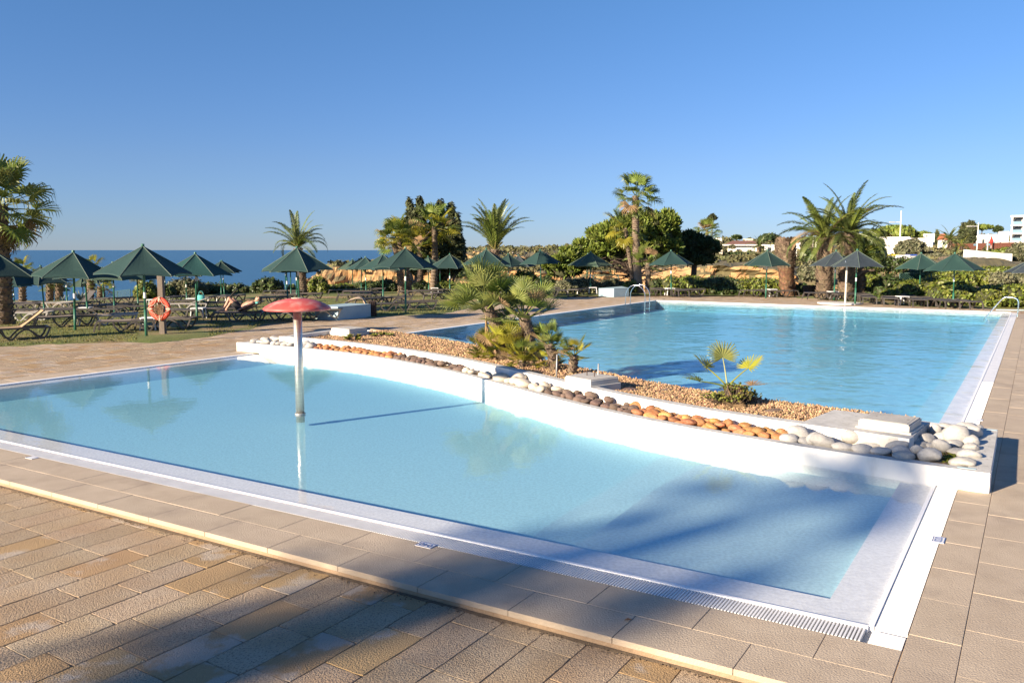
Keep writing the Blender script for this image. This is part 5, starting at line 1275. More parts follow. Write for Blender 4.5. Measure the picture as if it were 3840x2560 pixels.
def date_leaf(seed, L, droop, npair=72, ll=.43, vup=.4):
    rk = random.Random(seed); m_ = MB(); pts = []; p = Vector((0, 0, 0)); a = 0.0; n = 18
    for k in range(n + 1):
        pts.append(p.copy()); t = k / n; a = -droop * t ** 1.6; p = p + Vector((math.cos(a), 0, math.sin(a))) * (L / n)
    m_.tube(pts[::2], [.030 * (1 - .85 * k / 9) for k in range(10)], 4)
    for k in range(npair):
        t = .10 + .89 * k / (npair - 1); i = min(n - 1, int(t * n)); f = t * n - i; c = pts[i].lerp(pts[i + 1], f); tg = (pts[i + 1] - pts[i]).normalized()
        up = Vector((-tg.z, 0, tg.x)); l = ll * (math.sin(math.pi * min(1, .12 + t * .86)) ** .6) * (1.0 - .35 * t)
        for s in (-1, 1):
            d = (tg * .62 + Vector((0, s, 0)) * .75 + up * (vup * .6 + rk.uniform(-.25, .2))).normalized(); ln = l * rk.uniform(.85, 1.1); w = (tg * .019 + up * .006)
            m1 = c + d * ln * .5; e = c + d * ln - Vector((0, 0, ln * .22)); n0 = len(m_.v)
            m_.v += [c - w * .6, c + w * .6, m1 + w, m1 - w, e]; m_.f += [(n0, n0 + 1, n0 + 2, n0 + 3), (n0 + 3, n0 + 2, n0 + 4)]; m_.mi += [0, 0]
    return m_.mesh('date_leaf')
LEAF = {}
def leaf_variant(kind, k, m):
    key = (kind, k, m)
    if key not in LEAF:
        if kind == 'fan': me = fan_leaf(k, .95, .80, 26, 115, .45 + .25 * (k % 3), .5)          # tall fan palms
        elif kind == 'cham': me = fan_leaf(50 + k, .62, .46, 24, 112, .14 + .12 * (k % 2), .42, .036, .3)   # low fan palms
        elif kind == 'date': me = date_leaf(k, 2.9, (.75, 1.3, 1.85, 2.3)[k % 4])
        elif kind == 'date_s': me = date_leaf(20 + k, 1.7, (.6, 1.1, 1.5, 1.9)[k % 4], 44, .36)
        LEAF[key] = setmat(me, m)
    return LEAF[key]
def frond(parent, p, az, el, sc, me, roll=0, name='frond'):
    o = bpy.data.objects.new(name, me); link(o, parent)
    o.matrix_local = Matrix.Translation(p) @ Matrix.Rotation(az, 4, 'Z') @ Matrix.Rotation(-el, 4, 'Y') @ Matrix.Rotation(roll, 4, 'X') @ Matrix.Scale(sc, 4); return o
def scales(pts, rad, rows, per, size, out=.6, m='leafbase', seed=0, upf=1.0):
    rk = random.Random(seed); m_ = MB(); n = len(pts) - 1
    for r in range(rows):
        t = (r + .3) / rows * n; i = min(n - 1, int(t)); f = t - i; c = pts[i].lerp(pts[i + 1], f); ra = rad[i] + (rad[i + 1] - rad[i]) * f
        for k in range(per):
            a = 2 * math.pi * (k + .5 * (r % 2) + rk.uniform(-.12, .12)) / per; d = Vector((math.cos(a), math.sin(a), 0)); s = Vector((-math.sin(a), math.cos(a), 0)); z = Vector((0, 0, 1))
            w = size * .62 * rk.uniform(.8, 1.2); h = size * rk.uniform(.75, 1.2); o = size * out * rk.uniform(.6, 1.25)
            b = c + d * ra * .97 + z * rk.uniform(-.02, .02)
            n0 = len(m_.v); m_.v += [b - s * w - z * h * .4, b + s * w - z * h * .4, b + s * w * .55 + d * o + z * h * .55 * upf, b - s * w * .55 + d * o + z * h * .55 * upf, b + z * h * .15]
            m_.f += [(n0, n0 + 1, n0 + 2, n0 + 3), (n0 + 3, n0 + 2, n0 + 4), (n0, n0 + 3, n0 + 4), (n0 + 1, n0 + 4, n0 + 2)]; m_.mi += [0] * 4
    return m_
def bend(base, top, bow, n=10):
    out = []
    for k in range(n + 1):
        t = k / n; p = Vector(base).lerp(Vector(top), t) + Vector(bow) * math.sin(math.pi * t); out.append(p)
    return out
def fan_palm(label, base, top, rb, rt, n, sc, kind='fan', mats=('frond_fan',), el=(-35, 80), bow=(0, 0, 0), skirt=0, group=None, seed=0, bsize=.11, brows=26, boss_from=.0, name='fan_palm', azr=None, dry=.12):
    rk = random.Random(seed); base = Vector(base); top = Vector(top) - base
    t = thing(name, label, 'palm tree', base, 0, group)
    pts = bend((0, 0, -.1), top, bow); rad = [rb * (1.25 if k == 0 else 1) + (rt - rb) * k / 10 for k in range(11)]
    m_ = MB(); m_.tube(pts, rad, 12); tk = obj('trunk', m_, MT['trunk_base' if boss_from > .2 else 'trunk'], t, smooth=True)
    i0 = int(boss_from * 10)
    if brows: obj('leaf_bases', scales(pts[i0:], rad[i0:], brows, max(7, int(2 * math.pi * rb / bsize * 1.0)), bsize, seed=seed), MT['leafbase'], tk, kind='stuff')
    for k in range(n):
        u = (k + .5) / n; e = R(el[1] + (el[0] - el[1]) * u ** .9 + rk.uniform(-9, 9)); az = k * 2.39996 + rk.uniform(-.25, .25)
        if azr: az = azr[0] + (azr[1] - azr[0]) * rk.random()
        mm = rk.choice(mats) if rk.random() > dry * u else 'frond_dry'
        me = leaf_variant(kind, rk.randrange(5), mm); frond(t, top + Vector((0, 0, rk.uniform(-.12, .1) - u * .12)), az, e, sc * rk.uniform(.85, 1.12), me, rk.uniform(-.5, .5))
    for k in range(skirt):
        me = leaf_variant(kind, rk.randrange(5), 'frond_dry'); frond(t, top + Vector((0, 0, -.15 - .25 * rk.random())), k * 2.4, R(rk.uniform(-85, -60)), sc * .8, me, name='dry_frond')
    return t
def date_palm(label, base, top, rb, rt, n, sc, kind='date', el=(-15, 85), seed=0, bsize=.14, rows=26, group=None, dry=0, mats=('frond_date',), upright=False, m='leafbase'):
    rk = random.Random(seed); base = Vector(base); top = Vector(top) - base
    t = thing('date_palm', label, 'palm tree', base, 0, group)
    pts = bend((0, 0, -.1), top, (0, 0, 0)); rad = [rb + (rt - rb) * k / 10 for k in range(11)]
    m_ = MB(); m_.tube(pts, rad, 16); tk = obj('trunk', m_, MT['trunk'], t, smooth=True)
    obj('leaf_bases', scales(pts, rad, rows, max(8, int(2 * math.pi * rb / bsize)), bsize, .75, seed=seed), MT[m], tk, kind='stuff')
    for k in range(n):
        u = (k + .5) / n; e = R(el[1] + (el[0] - el[1]) * u + rk.uniform(-6, 6)); az = k * 2.39996 + rk.uniform(-.3, .3)
        mm = rk.choice(mats) if rk.random() > dry else 'frond_dry'
        v = min(3, int(u * 3.2 + rk.random() * .9)) if not upright else (0 if u < .6 else 1)
        frond(t, top + Vector((0, 0, rk.uniform(-.1, .1))) , az, e, sc * rk.uniform(.82, 1.1), leaf_variant(kind, v, mm), rk.uniform(-.6, .6))
    for k in range(max(6, n // 4)):               # cut stalks
        m_ = MB(); a = k * 2.4; d = Vector((math.cos(a), math.sin(a), .9)); m_.tube([top, top + d * .45], [.035, .02], 4); obj('stalk', m_, MT['petiole'], t)
    return t

# ---- leaf clouds
def cloud(m_, rk, lobes, n, size, up=.3, shell=.55, aspect=1.6):
    vol = [l[1][0] * l[1][1] * l[1][2] for l in lobes]; W = sum(v ** (2 / 3) for v in vol)
    for (c, r), v in zip(lobes, vol):
        c = Vector(c)
        for _ in range(max(3, int(n * v ** (2 / 3) / W))):
            d = Vector((rk.gauss(0, 1), rk.gauss(0, 1), rk.gauss(0, 1))).normalized(); q = shell + (1.04 - shell) * rk.random() ** .6
            p = c + Vector((d.x * r[0], d.y * r[1], d.z * r[2])) * q
            nrm = (d + Vector((rk.gauss(0, .6), rk.gauss(0, .6), rk.gauss(0, .6) + up))).normalized()
            a = nrm.cross(Vector((rk.gauss(0, 1), rk.gauss(0, 1), rk.gauss(0, 1)))).normalized(); b = nrm.cross(a); s = size * rk.uniform(.6, 1.35)
            n0 = len(m_.v); m_.v += [p - a * s * .5 * aspect, p + b * s * .5, p + a * s * .5 * aspect, p - b * s * .5]; m_.f.append((n0, n0 + 1, n0 + 2, n0 + 3)); m_.mi.append(0)
def blob(m_, c, r, seed=0, k=.82, sub=2):
    bm = bmesh.new(); bmesh.ops.create_icosphere(bm, subdivisions=sub, radius=1); rk = random.Random(seed); a, b = rk.uniform(0, 9), rk.uniform(0, 9)
    vs = [Vector(c) + Vector((v.co.x * r[0], v.co.y * r[1], v.co.z * r[2])) * k * (1 + .12 * nz(v.co.x * 2 + a, v.co.y * 2 + v.co.z + b)) for v in bm.verts]; fs = [tuple(v.index for v in f.verts) for f in bm.faces]; bm.free(); m_.add(vs, fs)
def shrub(name, label, cat, px0, px1, ytop, ybot, D, m, n=1500, size=.09, lobes=7, seed=0, depth=None, core='core', stem='bark', group=None, base_z=None, flat=.0):
    """bush whose silhouette spans px0..px1 and ytop..ybot at distance D"""
    rk = random.Random(seed); a, b = at(px0, ybot, D), at(px1, ybot, D); w = (b.x - a.x) / 2; h = at(px0, ytop, D).z - a.z
    c = Vector(((a.x + b.x) / 2, D, a.z)); dp = depth or max(.6, min(w * .8, 2.2))
    t = thing(name, label, cat, c, 0, group); L = []
    nl = lobes
    for k in range(nl):
        u = -1 + 2 * (k + .5) / nl; rw = max(w / nl * 1.5, .32 * min(w, h)); hh = h * (1 - .32 * abs(u) ** 2.5 * (1 - flat)) * rk.uniform(.88, 1.0) 
        L.append(((u * (w - rw * .62), rk.uniform(-.3, .3) * dp, hh * .55), (rw, dp * rk.uniform(.7, 1), hh * .46)))
        if rk.random() < .7: L.append(((u * (w - rw * .6) + rk.uniform(-.2, .2) * rw, -dp * .45, hh * .30), (rw * .85, dp * .6, hh * .32)))
    m_ = MB(); cloud(m_, rk, L, n, size); cr = obj('crown', m_, MT[m], t)
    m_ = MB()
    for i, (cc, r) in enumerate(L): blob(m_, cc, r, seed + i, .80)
    obj('crown_light_block', m_, MT[core], cr, smooth=True)
    m_ = MB()
    for k in range(5): x = rk.uniform(-.6, .6) * w; m_.tube([(x * .5, 0, -.2), (x, rk.uniform(-.3, .1) * dp, h * .4)], [.05, .02], 5)
    obj('stem', m_, MT[stem], t); return t
def tree(name, label, px, ybase, D, ytop, hw_px, m, kind='round', n=2500, size=.2, seed=0, bark='bark', trunk_w=.2, crown_y=None, group=None):
    rk = random.Random(seed); base = at(px, ybase, D); H = at(px, ytop, D).z - base.z; hw = hw_px * D / FPX; t = thing(name, label, 'tree', base, 0, group); L = []
    cy = base.z; c0 = (at(px, crown_y, D).z - base.z) if crown_y else H * .4
    if kind == 'round' or kind == 'umbrella':
        for k in range(26):
            a = rk.uniform(0, 6.28); q = math.sqrt(rk.random()); zt = c0 + (H - c0) * (math.sqrt(max(0, 1 - (q * .95) ** 2)) if kind == 'round' else (1 - .55 * q * q)); z = zt - (H - c0) * (.14 + .25 * rk.random()); r = hw * rk.uniform(.22, .36)
            L.append(((math.cos(a) * q * (hw - r * .8), math.sin(a) * q * (hw - r * .8), z), (r, r, min(r * .8, (H - c0) * .3))))
    elif kind == 'column':
        for k in range(14):
            u = k / 13; r = hw * (.35 + .65 * math.sin(math.pi * min(1, .25 + u * .72)) ) * .8; L.append(((rk.uniform(-.15, .15) * hw, rk.uniform(-.15, .15) * hw, H * (.06 + .88 * u)), (r, r, H * .09)))
    elif kind == 'tier':
        for k in range(11):
            u = k / 10; r = hw * (1 - u) + .1
            for j in range(6): a = j * 1.047 + k; L.append(((math.cos(a) * r * .6, math.sin(a) * r * .6, c0 + (H - c0) * u), (r * .4, r * .4, .018 * H)))
    m_ = MB(); cloud(m_, rk, L, n, size, aspect=1.8 if kind != 'column' else 2.2); cr = obj('crown', m_, MT[m], t)
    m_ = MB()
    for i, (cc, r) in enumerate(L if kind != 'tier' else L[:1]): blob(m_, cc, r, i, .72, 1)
    obj('crown_light_block', m_, MT['core'], cr, smooth=True)
    m_ = MB(); m_.tube([(0, 0, -.5), (.05, 0, H * .3), (0, .05, H * .85)], [trunk_w, trunk_w * .75, trunk_w * .25], 8)
    for cc, r in L[:8]: m_.tube([(0, 0, min(c0, cc[2]) * .75), Vector(cc) * .98], [trunk_w * .4, trunk_w * .12], 5)
    obj('trunk', m_, MT[bark], t); return t

# ---- palms on the lawn side
def pz(px, py): return onground(px, py)
def top_at(b, px, py): return at(px, py, b.y)
b = pz(14, 1216); fan_palm('tall fan palm cut off by the left edge, large crown over the parasols', b, top_at(b, -2, 765), .30, .20, 30, 1.12, el=(-58, 82), skirt=5, seed=1, brows=30, bsize=.15, mats=('frond_fan', 'frond_fan', 'frond_grey'))
for px, yb, yt, lab, sd in ((84, 1146, 1015, 'slender far palm right of the big left palm trunk', 2), (187, 1147, 1052, 'short dark far palm trunk under the pale small parasol', 3), (222, 1140, 1050, 'far palm with a ringed trunk left of the agave', 4), (338, 1130, 1005, 'far palm by the sea behind the parasol left of the lifebuoy', 5), (378, 1124, 1075, 'small far palm with bright leaves at the lawn edge', 6), (527, 1130, 1040, 'far palm partly hidden by the yellow green shrub', 7)):
    D = 68; bb = at(px, yb, D); bb.z = min(bb.z, ground(bb.x, D) + .2)
    fan_palm(lab, bb, at(px, yt, D), .26, .20, 12, .8, el=(-20, 75), seed=sd, brows=12, bsize=.2, mats=('frond_fan_yellow', 'frond_fan'), group='palms along the sea edge')
bb = pz(1140, 1106); date_palm('date palm with arching fronds behind the parasol over the mushroom', bb, top_at(bb, 1118, 930), .27, .24, 24, .95, el=(18, 86), seed=8, rows=22, mats=('frond_date', 'frond_date', 'frond_fan'))
for px, yb, tx, ty, rb, sc, lab, sd in ((1506, 1100, 1476, 905, .22, .95, 'fan palm, left of the cypress group', 9), (1536, 1098, 1493, 885, .18, .95, 'fan palm leaning against the first in the cypress group', 10), (1571, 1090, 1572, 925, .26, .95, 'short bright fan palm before the cypress trunks', 11), (1622, 1092, 1629, 850, .26, 1.2, 'tall fan palm in the middle of the cypress group', 12)):
    bb = pz(px, yb); fan_palm(lab, bb, top_at(bb, tx, ty), rb, .15, 22, sc, el=(-30, 80), seed=sd, brows=20, bsize=.12, mats=('frond_fan', 'frond_fan_yellow'), group='fan palms by the cypresses', bow=(.1, 0, 0))
bb = pz(1838, 1115); date_palm('date palm with an upright vase shaped crown', bb, top_at(bb, 1856, 935), .24, .22, 40, .95, el=(57, 89), seed=13, rows=22, upright=True, mats=('frond_date', 'frond_fan', 'frond_date'))
bb = pz(2397, 1097); fan_palm('tallest fan palm with a bare grey trunk, rising above the pine', bb, top_at(bb, 2384, 735), .27, .17, 24, 1.0, el=(-55, 80), seed=14, brows=34, bsize=.11, boss_from=.35, bow=(-.08, 0, 0))
bb = pz(2380, 1095); fan_palm('thin fan palm trunk just behind the tallest palm', bb, top_at(bb, 2345, 855), .13, .11, 16, .95, el=(-40, 70), seed=15, brows=24, bsize=.1, mats=('frond_fan_yellow', 'frond_fan'))
bb = pz(2430, 1099); fan_palm('small fan palm at the foot of the tallest palm', bb, top_at(bb, 2431, 985), .19, .14, 12, .75, el=(-15, 80), seed=16, brows=9, bsize=.14)
# headless stump
bb = pz(2955, 1107); tp = top_at(bb, 2945, 893); t = thing('palm_stump', 'thick headless palm trunk covered in leaf stubs', 'palm trunk', bb); tp = tp - bb
pts = bend((0, 0, -.1), tp, (-.03, 0, 0)); rad = [.47, .46, .43, .40, .40, .43, .48, .50, .50, .49, .42]
m_ = MB(); m_.tube(pts, rad, 18); tk = obj('trunk', m_, MT['trunk'], t, smooth=True)
obj('leaf_bases', scales(pts[5:], rad[5:], 22, 17, .17, 1.0, seed=3, upf=1.3), MT['leafbase'], tk, kind='stuff'); obj('leaf_bases', scales(pts[:6], rad[:6], 22, 20, .13, .6, seed=4), MT['leafbase_red'], tk, kind='stuff')
for px, yb, tx, ty, rb, lab, sd, n, sc in ((3092, 1111, 3092, 892, .44, 'left trunk of the big date palm pair by the shower', 17, 36, 1.1), (3172, 1112, 3182, 872, .42, 'right trunk of the big date palm pair by the shower', 18, 40, 1.15)):
    bb = pz(px, yb + 4); date_palm(lab, bb, top_at(bb, tx, ty), rb, .33, n, sc * .92, el=(-6, 74), seed=sd, rows=26, bsize=.17, dry=.06, group='big date palm pair', mats=('frond_date', 'frond_date', 'frond_fan'))
bb = pz(3210, 1113); t = thing('palm_stump', 'low broad palm stump right of the date palm pair', 'palm trunk', bb); pts = bend((0, 0, -.1), (0, 0, 1.15), (0, 0, 0)); rad = [.40] * 9 + [.36, .28]
m_ = MB(); m_.tube(pts, rad, 16); tk = obj('trunk', m_, MT['trunk'], t, smooth=True); obj('leaf_bases', scales(pts, rad, 15, 15, .16, .8, seed=6), MT['leafbase'], tk, kind='stuff')
bb = at(3228, 1095, 46); date_palm('young date palm with bright fronds right of the big pair', bb, at(3232, 960, 46), .2, .18, 20, 1.12, kind='date_s', el=(-10, 80), seed=19, rows=10, mats=('frond_fan', 'frond_fan_yellow', 'frond_date'))
# ---- fan palms in the planter
def ptop(b, px, py): return at(px, py, b.y)
GR = .24
for px, yb, tx, ty, rb, n, sc, el, mats, lab, sd, bow in (
    (1888, 1345, 1822, 1145, .135, 34, 1.02, (14, 84), ('frond_grey', 'frond_fan', 'frond_grey'), 'leaning fan palm, largest of the planter group', 31, (.10, 0, 0)),
    (1990, 1352, 1962, 1178, .125, 18, .92, (16, 76), ('frond_grey', 'frond_grey', 'frond_fan'), 'fan palm on a stout trunk with long stalked leaves', 32, (.05, 0, 0)),
    (2082, 1390, 2057, 1290, .10, 22, .45, (0, 82), ('frond_grey', 'frond_fan'), 'bushy short fan palm, second from right in the planter group', 33, (.04, 0, 0)),
    (2142, 1402, 2154, 1330, .085, 13, .46, (10, 72), ('frond_fan', 'frond_fan_yellow'), 'small fan palm at the right end of the planter group', 34, (0, 0, 0)),
    (1836, 1345, 1834, 1320, .07, 20, .58, (5, 80), ('frond_fan_yellow', 'frond_fan'), 'low yellow green fan palm at the left of the group', 35, (0, 0, 0)),
    (1912, 1352, 1912, 1318, .07, 20, .68, (10, 80), ('frond_fan_yellow',), 'low yellow green fan palm between the two tall trunks', 36, (0, 0, 0)),
    (1958, 1378, 1958, 1350, .07, 24, .52, (-5, 78), ('frond_fan_yellow', 'frond_fan'), 'bright low fan palm at the front of the group', 37, (0, 0, 0)),
    (1915, 1325, 1915, 1262, .08, 18, .58, (5, 80), ('frond_fan',), 'dark low fan palm behind the two tall trunks', 38, (0, 0, 0)),
    (2046, 1385, 2046, 1372, .05, 12, .42, (0, 75), ('frond_fan', 'frond_fan_yellow'), 'tiny fan palm shoot by the bushy palm', 39, (0, 0, 0)),
    (2020, 1340, 2025, 1300, .07, 18, .55, (0, 78), ('frond_fan', 'frond_grey'), 'low fan palm behind the bushy palm', 40, (0, 0, 0))):
    bb = g(px, yb, GR); fan_palm(lab, bb, ptop(bb, tx, ty), rb, rb * .9, n, sc, 'cham', mats, el, bow, skirt=4 if rb > .09 else 3, seed=sd, bsize=.055, brows=int(24 * max(.2, (ptop(bb, tx, ty).z - bb.z))), group='fan palms in the planter', dry=.25)
bb = g(2730, 1520, GR); t = thing('fan_palm', 'single young fan palm with few leaves rising from the succulents', 'palm tree', bb)
m_ = MB(); m_.tube([(0, 0, -.05), (-.01, 0, .2), (-.02, 0, .30)], [.035, .03, .025], 8); obj('trunk', m_, MT['trunk'], t)
for az, el, sc, v, mm in ((R(100), 72, .74, 1, 'frond_grey'), (R(20), 42, .74, 2, 'frond_fan_yellow'), (R(172), 16, .70, 3, 'frond_fan'), (R(150), 46, .70, 0, 'frond_fan_yellow'), (R(5), 8, .62, 4, 'frond_dry'), (R(-80), -40, .52, 2, 'frond_dry')):
    frond(t, Vector((-.02, 0, .29)), az, R(el), sc, leaf_variant('cham', v, mm))
# ---- succulents on the gravel
def succ(label, x, y, wpx, hpx, n, seed, m='sed', name='succulent'):
    p = g(x, y, GR); s = p.y / FPX; w, h = wpx * s / 2, hpx * s; rk = random.Random(seed); t = thing(name, label, 'plant', p)
    m_ = MB(); tips = MB(); stems = MB(); ctr = []
    for _ in range(max(4, n // 32)):
        a, q = rk.uniform(0, 6.28), math.sqrt(rk.random()) * .85; ctr.append((math.cos(a) * q * w, math.sin(a) * q * w * .8, h * (1 - .5 * q * q) * rk.uniform(.45, 1.05)))
    for _ in range(n):
        x_, y_, z_ = rk.choice(ctr); c = Vector((x_ + rk.gauss(0, .17) * w, y_ + rk.gauss(0, .17) * w, z_ * rk.uniform(.55, 1.0)))
        stems.tube([c * .5 - Vector((0, 0, c.z * .5)), c], [.006, .004], 4, cap=False)
        tgt = tips if rk.random() < .3 and c.z > h * .4 else m_
        for k in range(9):
            b_ = rk.uniform(0, 6.28); e = rk.uniform(.1, 1.2); d = Vector((math.cos(b_) * math.cos(e), math.sin(b_) * math.cos(e), math.sin(e))); L = rk.uniform(.02, .042) * (1.3 if p.y > 14 else 1); sd = d.cross(Vector((0, 0, 1))).normalized() * L * .38
            tgt.add([c, c + d * L * .55 - sd, c + d * L, c + d * L * .55 + sd], [(0, 1, 2, 3)])
    obj('leaves', m_, MT[m], t); obj('flower_heads', tips, MT['sed_tip'], t); obj('stems', stems, MT['bark'], t); return t
succ('mounded yellow green succulent bush under the single young fan palm', 2745, 1514, 210, 92, 560, 1)
succ('upright succulent with reddish tops at the far left of the gravel', 1321, 1278, 66, 34, 110, 2)
succ('spreading low succulent mat near the far left hatch', 1428, 1262, 84, 24, 150, 3)
succ('small pale rosette plant leaning on the far left hatch', 1349, 1255, 26, 26, 30, 4)
succ('weeds at the foot of the planter palms on the left', 1800, 1342, 60, 16, 70, 5); succ('weeds under the bright low fan palm', 1915, 1392, 60, 26, 60, 6)
for x, y, w, lab in ((1436, 1273, .11, 'dark grey rock on the gravel in front of the succulents'), (1382, 1252, .16, 'dark rock beside the far left hatch'), (1040 + 492, 1252, .10, 'dark rock by the succulent mat'), (2365, 1462, .14, 'grey flat rock half sunk in the gravel'), (2905, 1541, .14, 'flat grey rock in the gravel near the ribbed hatch'), (2500, 1462, .11, 'pale rock at the back wall of the gravel')):
    p = g(x, y, GR + .01); stone(p, w, w * .6, w * .3, .2, 'stone_b', lab, 'rock', None)
# ---- agaves
for x, y, sd, lab in ((235, 1145, 1, 'pale agave at the lawn edge by the sea'), (303, 1128, 2, 'darker agave at the lawn edge, right of the pale one')):
    p = at(x, y, 66); t = thing('agave', lab, 'plant', p); rk = random.Random(sd)
    for k in range(16):
        a = k * 2.4; e = R(rk.uniform(25, 75)); L = rk.uniform(.8, 1.1); d = Vector((math.cos(a) * math.cos(e), math.sin(a) * math.cos(e), math.sin(e))); s = Vector((-math.sin(a), math.cos(a), 0)) * .09; m_ = MB(); u = Vector((0, 0, .05))
        m_.add([-s * .7, d * L * .5 - s, d * L, d * L * .5 + s, s * .7, d * L * .4 - u], [(0, 1, 5), (1, 2, 5), (5, 2, 3), (0, 5, 4), (5, 3, 4)]); obj('leaf', m_, MT['agave'], t)
# ---- shrubs and hedges along the lawn
SH = [('shrub','yellow green shrub behind the lifebuoy',505,602,1048,1133,56,'hedge',1500,.12),('shrub','dark green shrub right of the timber post',590,660,1060,1122,58,'hedge_dark',1000,.12),('olive_bush','grey olive bush above the loungers, behind the teal parasol',612,790,1034,1122,61,'olive',2600,.10),
 ('hedge','dark clipped hedge in front of the sea, left of the round shrub',712,915,1056,1114,63,'hedge_dark',2600,.12),('hedge','low end of the dark hedge before the sea',880,962,1068,1112,63.5,'hedge_dark',1200,.12),('shrub','rounded dark shrub against the sea left of the date palm',945,1068,1034,1112,63,'hedge_dark',2200,.13),('shrub','small dark shrub between the green poles',1080,1115,1062,1108,62,'hedge_dark',600,.12),
 ('shrub','yellowish bush right of the date palm trunk',1156,1236,1028,1108,58,'hedge',1600,.12),('hedge','clipped hedge in front of the ochre cliff, left part',1212,1330,1060,1108,60,'hedge',2000,.12),('hedge','taller hedge in front of the ochre cliff, right part',1325,1440,1050,1106,60.5,'hedge_dark',2000,.12),('shrub','bush left of the fan palm trunks',1395,1500,1040,1104,60,'hedge_dark',1900,.12),
 ('shrub','low bush between the fan palm trunks',1545,1622,1052,1092,60,'hedge_dark',900,.12),('shrub','low bushes right of the cypress trunks',1630,1720,1050,1096,57,'hedge',1300,.12),('shrub','low bush behind the leaning fan palm',1700,1790,1058,1100,56,'hedge',1100,.12),
 ('shrub','green shrub right of the vase shaped date palm',1885,2035,1012,1098,54.5,'hedge',2600,.12),('shrub','shrub filling the gap under the dark parasol',2000,2090,1030,1096,53.5,'hedge_dark',1500,.12),('rosemary_bush','grey green flowering bush behind the pale parasols',2076,2270,1034,1098,52,'olive',3000,.08),('rosemary_bush','grey bush beside the far pale blue box',2250,2345,1036,1096,52.5,'olive',1600,.08),
 ('shrub','small bush behind the thin palm trunk',2330,2396,1048,1094,51.5,'hedge',900,.1),('hedge','shaded hedge left of the blue green parasol',2430,2500,1040,1104,51,'hedge_dark',1500,.1),('hedge','bright clipped hedge behind the blue green parasol',2470,2650,1028,1108,50.6,'hedge',3600,.10),('hedge','rounded dark topped hedge in the middle of the far row',2620,2780,1030,1108,50.2,'hedge_dark',3200,.10),('hedge','bright clipped hedge left of the stump palm',2755,2930,1036,1108,49.6,'hedge',3600,.10),  # far row: lit and shaded stretches of hedge put into the leaf colour
 ('shrub','dark shrub right of the stump palm',2968,3040,1056,1110,49,'hedge_dark',1200,.1),('shrub','small shrub left of the big date palms',3022,3086,1066,1110,48.6,'hedge_dark',1000,.1),('shrub','dark bush behind the right hand palm stump',3236,3300,1072,1112,46,'hedge_dark',900,.1),('shrub','tall dark shrub left of the right hedge',3270,3390,1020,1116,45,'hedge_dark',2600,.1),
 ('shrub','lower leafy shrub in front of the tall dark shrub',3300,3400,1080,1122,43.4,'hedge',1200,.1),('hedge','clipped hedge behind the right parasols, left part',3360,3500,1046,1128,43.6,'hedge',3600,.1),('hedge','long clipped hedge behind the rightmost parasol, middle part',3480,3660,1062,1146,41.0,'hedge',4600,.1),('hedge','long clipped hedge at the right edge of the photo',3640,3900,1058,1152,39.6,'hedge',5600,.1),
 ('shrub','wild yellow green shrubs behind the rightmost parasol',3480,3700,1008,1075,47,'hedge',4200,.12),('shrub','wild scrub above the right hedge at the edge',3680,3920,1012,1075,46,'olive',4200,.12),('shrub','wild dark shrub above the hedge behind the right pair of parasols',3380,3520,1000,1065,50,'hedge_dark',2600,.13),
 ('shrub','mid green wild bushes behind the young date palm',3200,3300,1010,1080,60,'hedge',1800,.14)]
for i, (nm, lab, x0, x1, yt, yb, D, m, n, sz) in enumerate(SH): shrub(nm, lab, 'hedge' if nm == 'hedge' else 'shrub', x0, x1, yt, yb, D, m, n, sz, 9 if nm == 'hedge' else 6, 100 + i, depth=1.3 if nm == 'hedge' else None, flat=.7 if nm == 'hedge' else 0)
# ---- cypress pair
def cypress(label, plumes, base, D, n, size, seed, bark='bark_pale'):
    rk = random.Random(seed); b0 = at(*base, D); t = thing('cypress', label, 'tree', b0); L = []
    for px, yt, yb, hw in plumes:
        p0, p1 = at(px, yb, D) - b0, at(px, yt, D) - b0; r = hw * D / FPX
        for k in range(9):
            u = k / 8; rr = r * (.5 + .6 * math.sin(math.pi * min(1, .2 + u * .78))); c = p0.lerp(p1, .05 + .88 * u) + Vector((rk.uniform(-.3, .3) * r, rk.uniform(-.5, .5) * r, 0)); L.append((tuple(c), (rr, rr, (p1.z - p0.z) * .1)))
    m_ = MB(); cloud(m_, rk, L, n, size, up=.9, shell=.5, aspect=2.2); cr = obj('crown', m_, MT['cypress'], t)
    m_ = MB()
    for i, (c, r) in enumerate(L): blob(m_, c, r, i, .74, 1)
    obj('crown_light_block', m_, MT['core'], cr, smooth=True)
    for k, (px, yt, yb, hw) in enumerate(plumes[:5]):
        m_ = MB(); p1 = at(px, (yt + yb) / 2, D) - b0; m_.tube([((k - 2) * .18, 0, -.2), (p1.x * .5 + (k - 2) * .1, 0, p1.z * .45), p1], [.11, .085, .03], 7); obj('trunk', m_, MT[bark], t)
cypress('tall olive green cypress with several plumes, left one of the pair', [(1538, 745, 1000, 26), (1578, 741, 1010, 28), (1510, 818, 960, 24), (1556, 790, 1020, 30), (1590, 800, 1000, 20)], (1560, 1092), 61, 6500, .17, 1)
cypress('dark spreading cypress, right one of the pair', [(1625, 775, 1010, 24), (1650, 752, 1030, 28), (1690, 760, 1020, 28), (1708, 800, 1020, 26), (1725, 880, 1010, 22), (1660, 830, 1050, 36)], (1668, 1092), 62, 8000, .17, 2, 'bark')
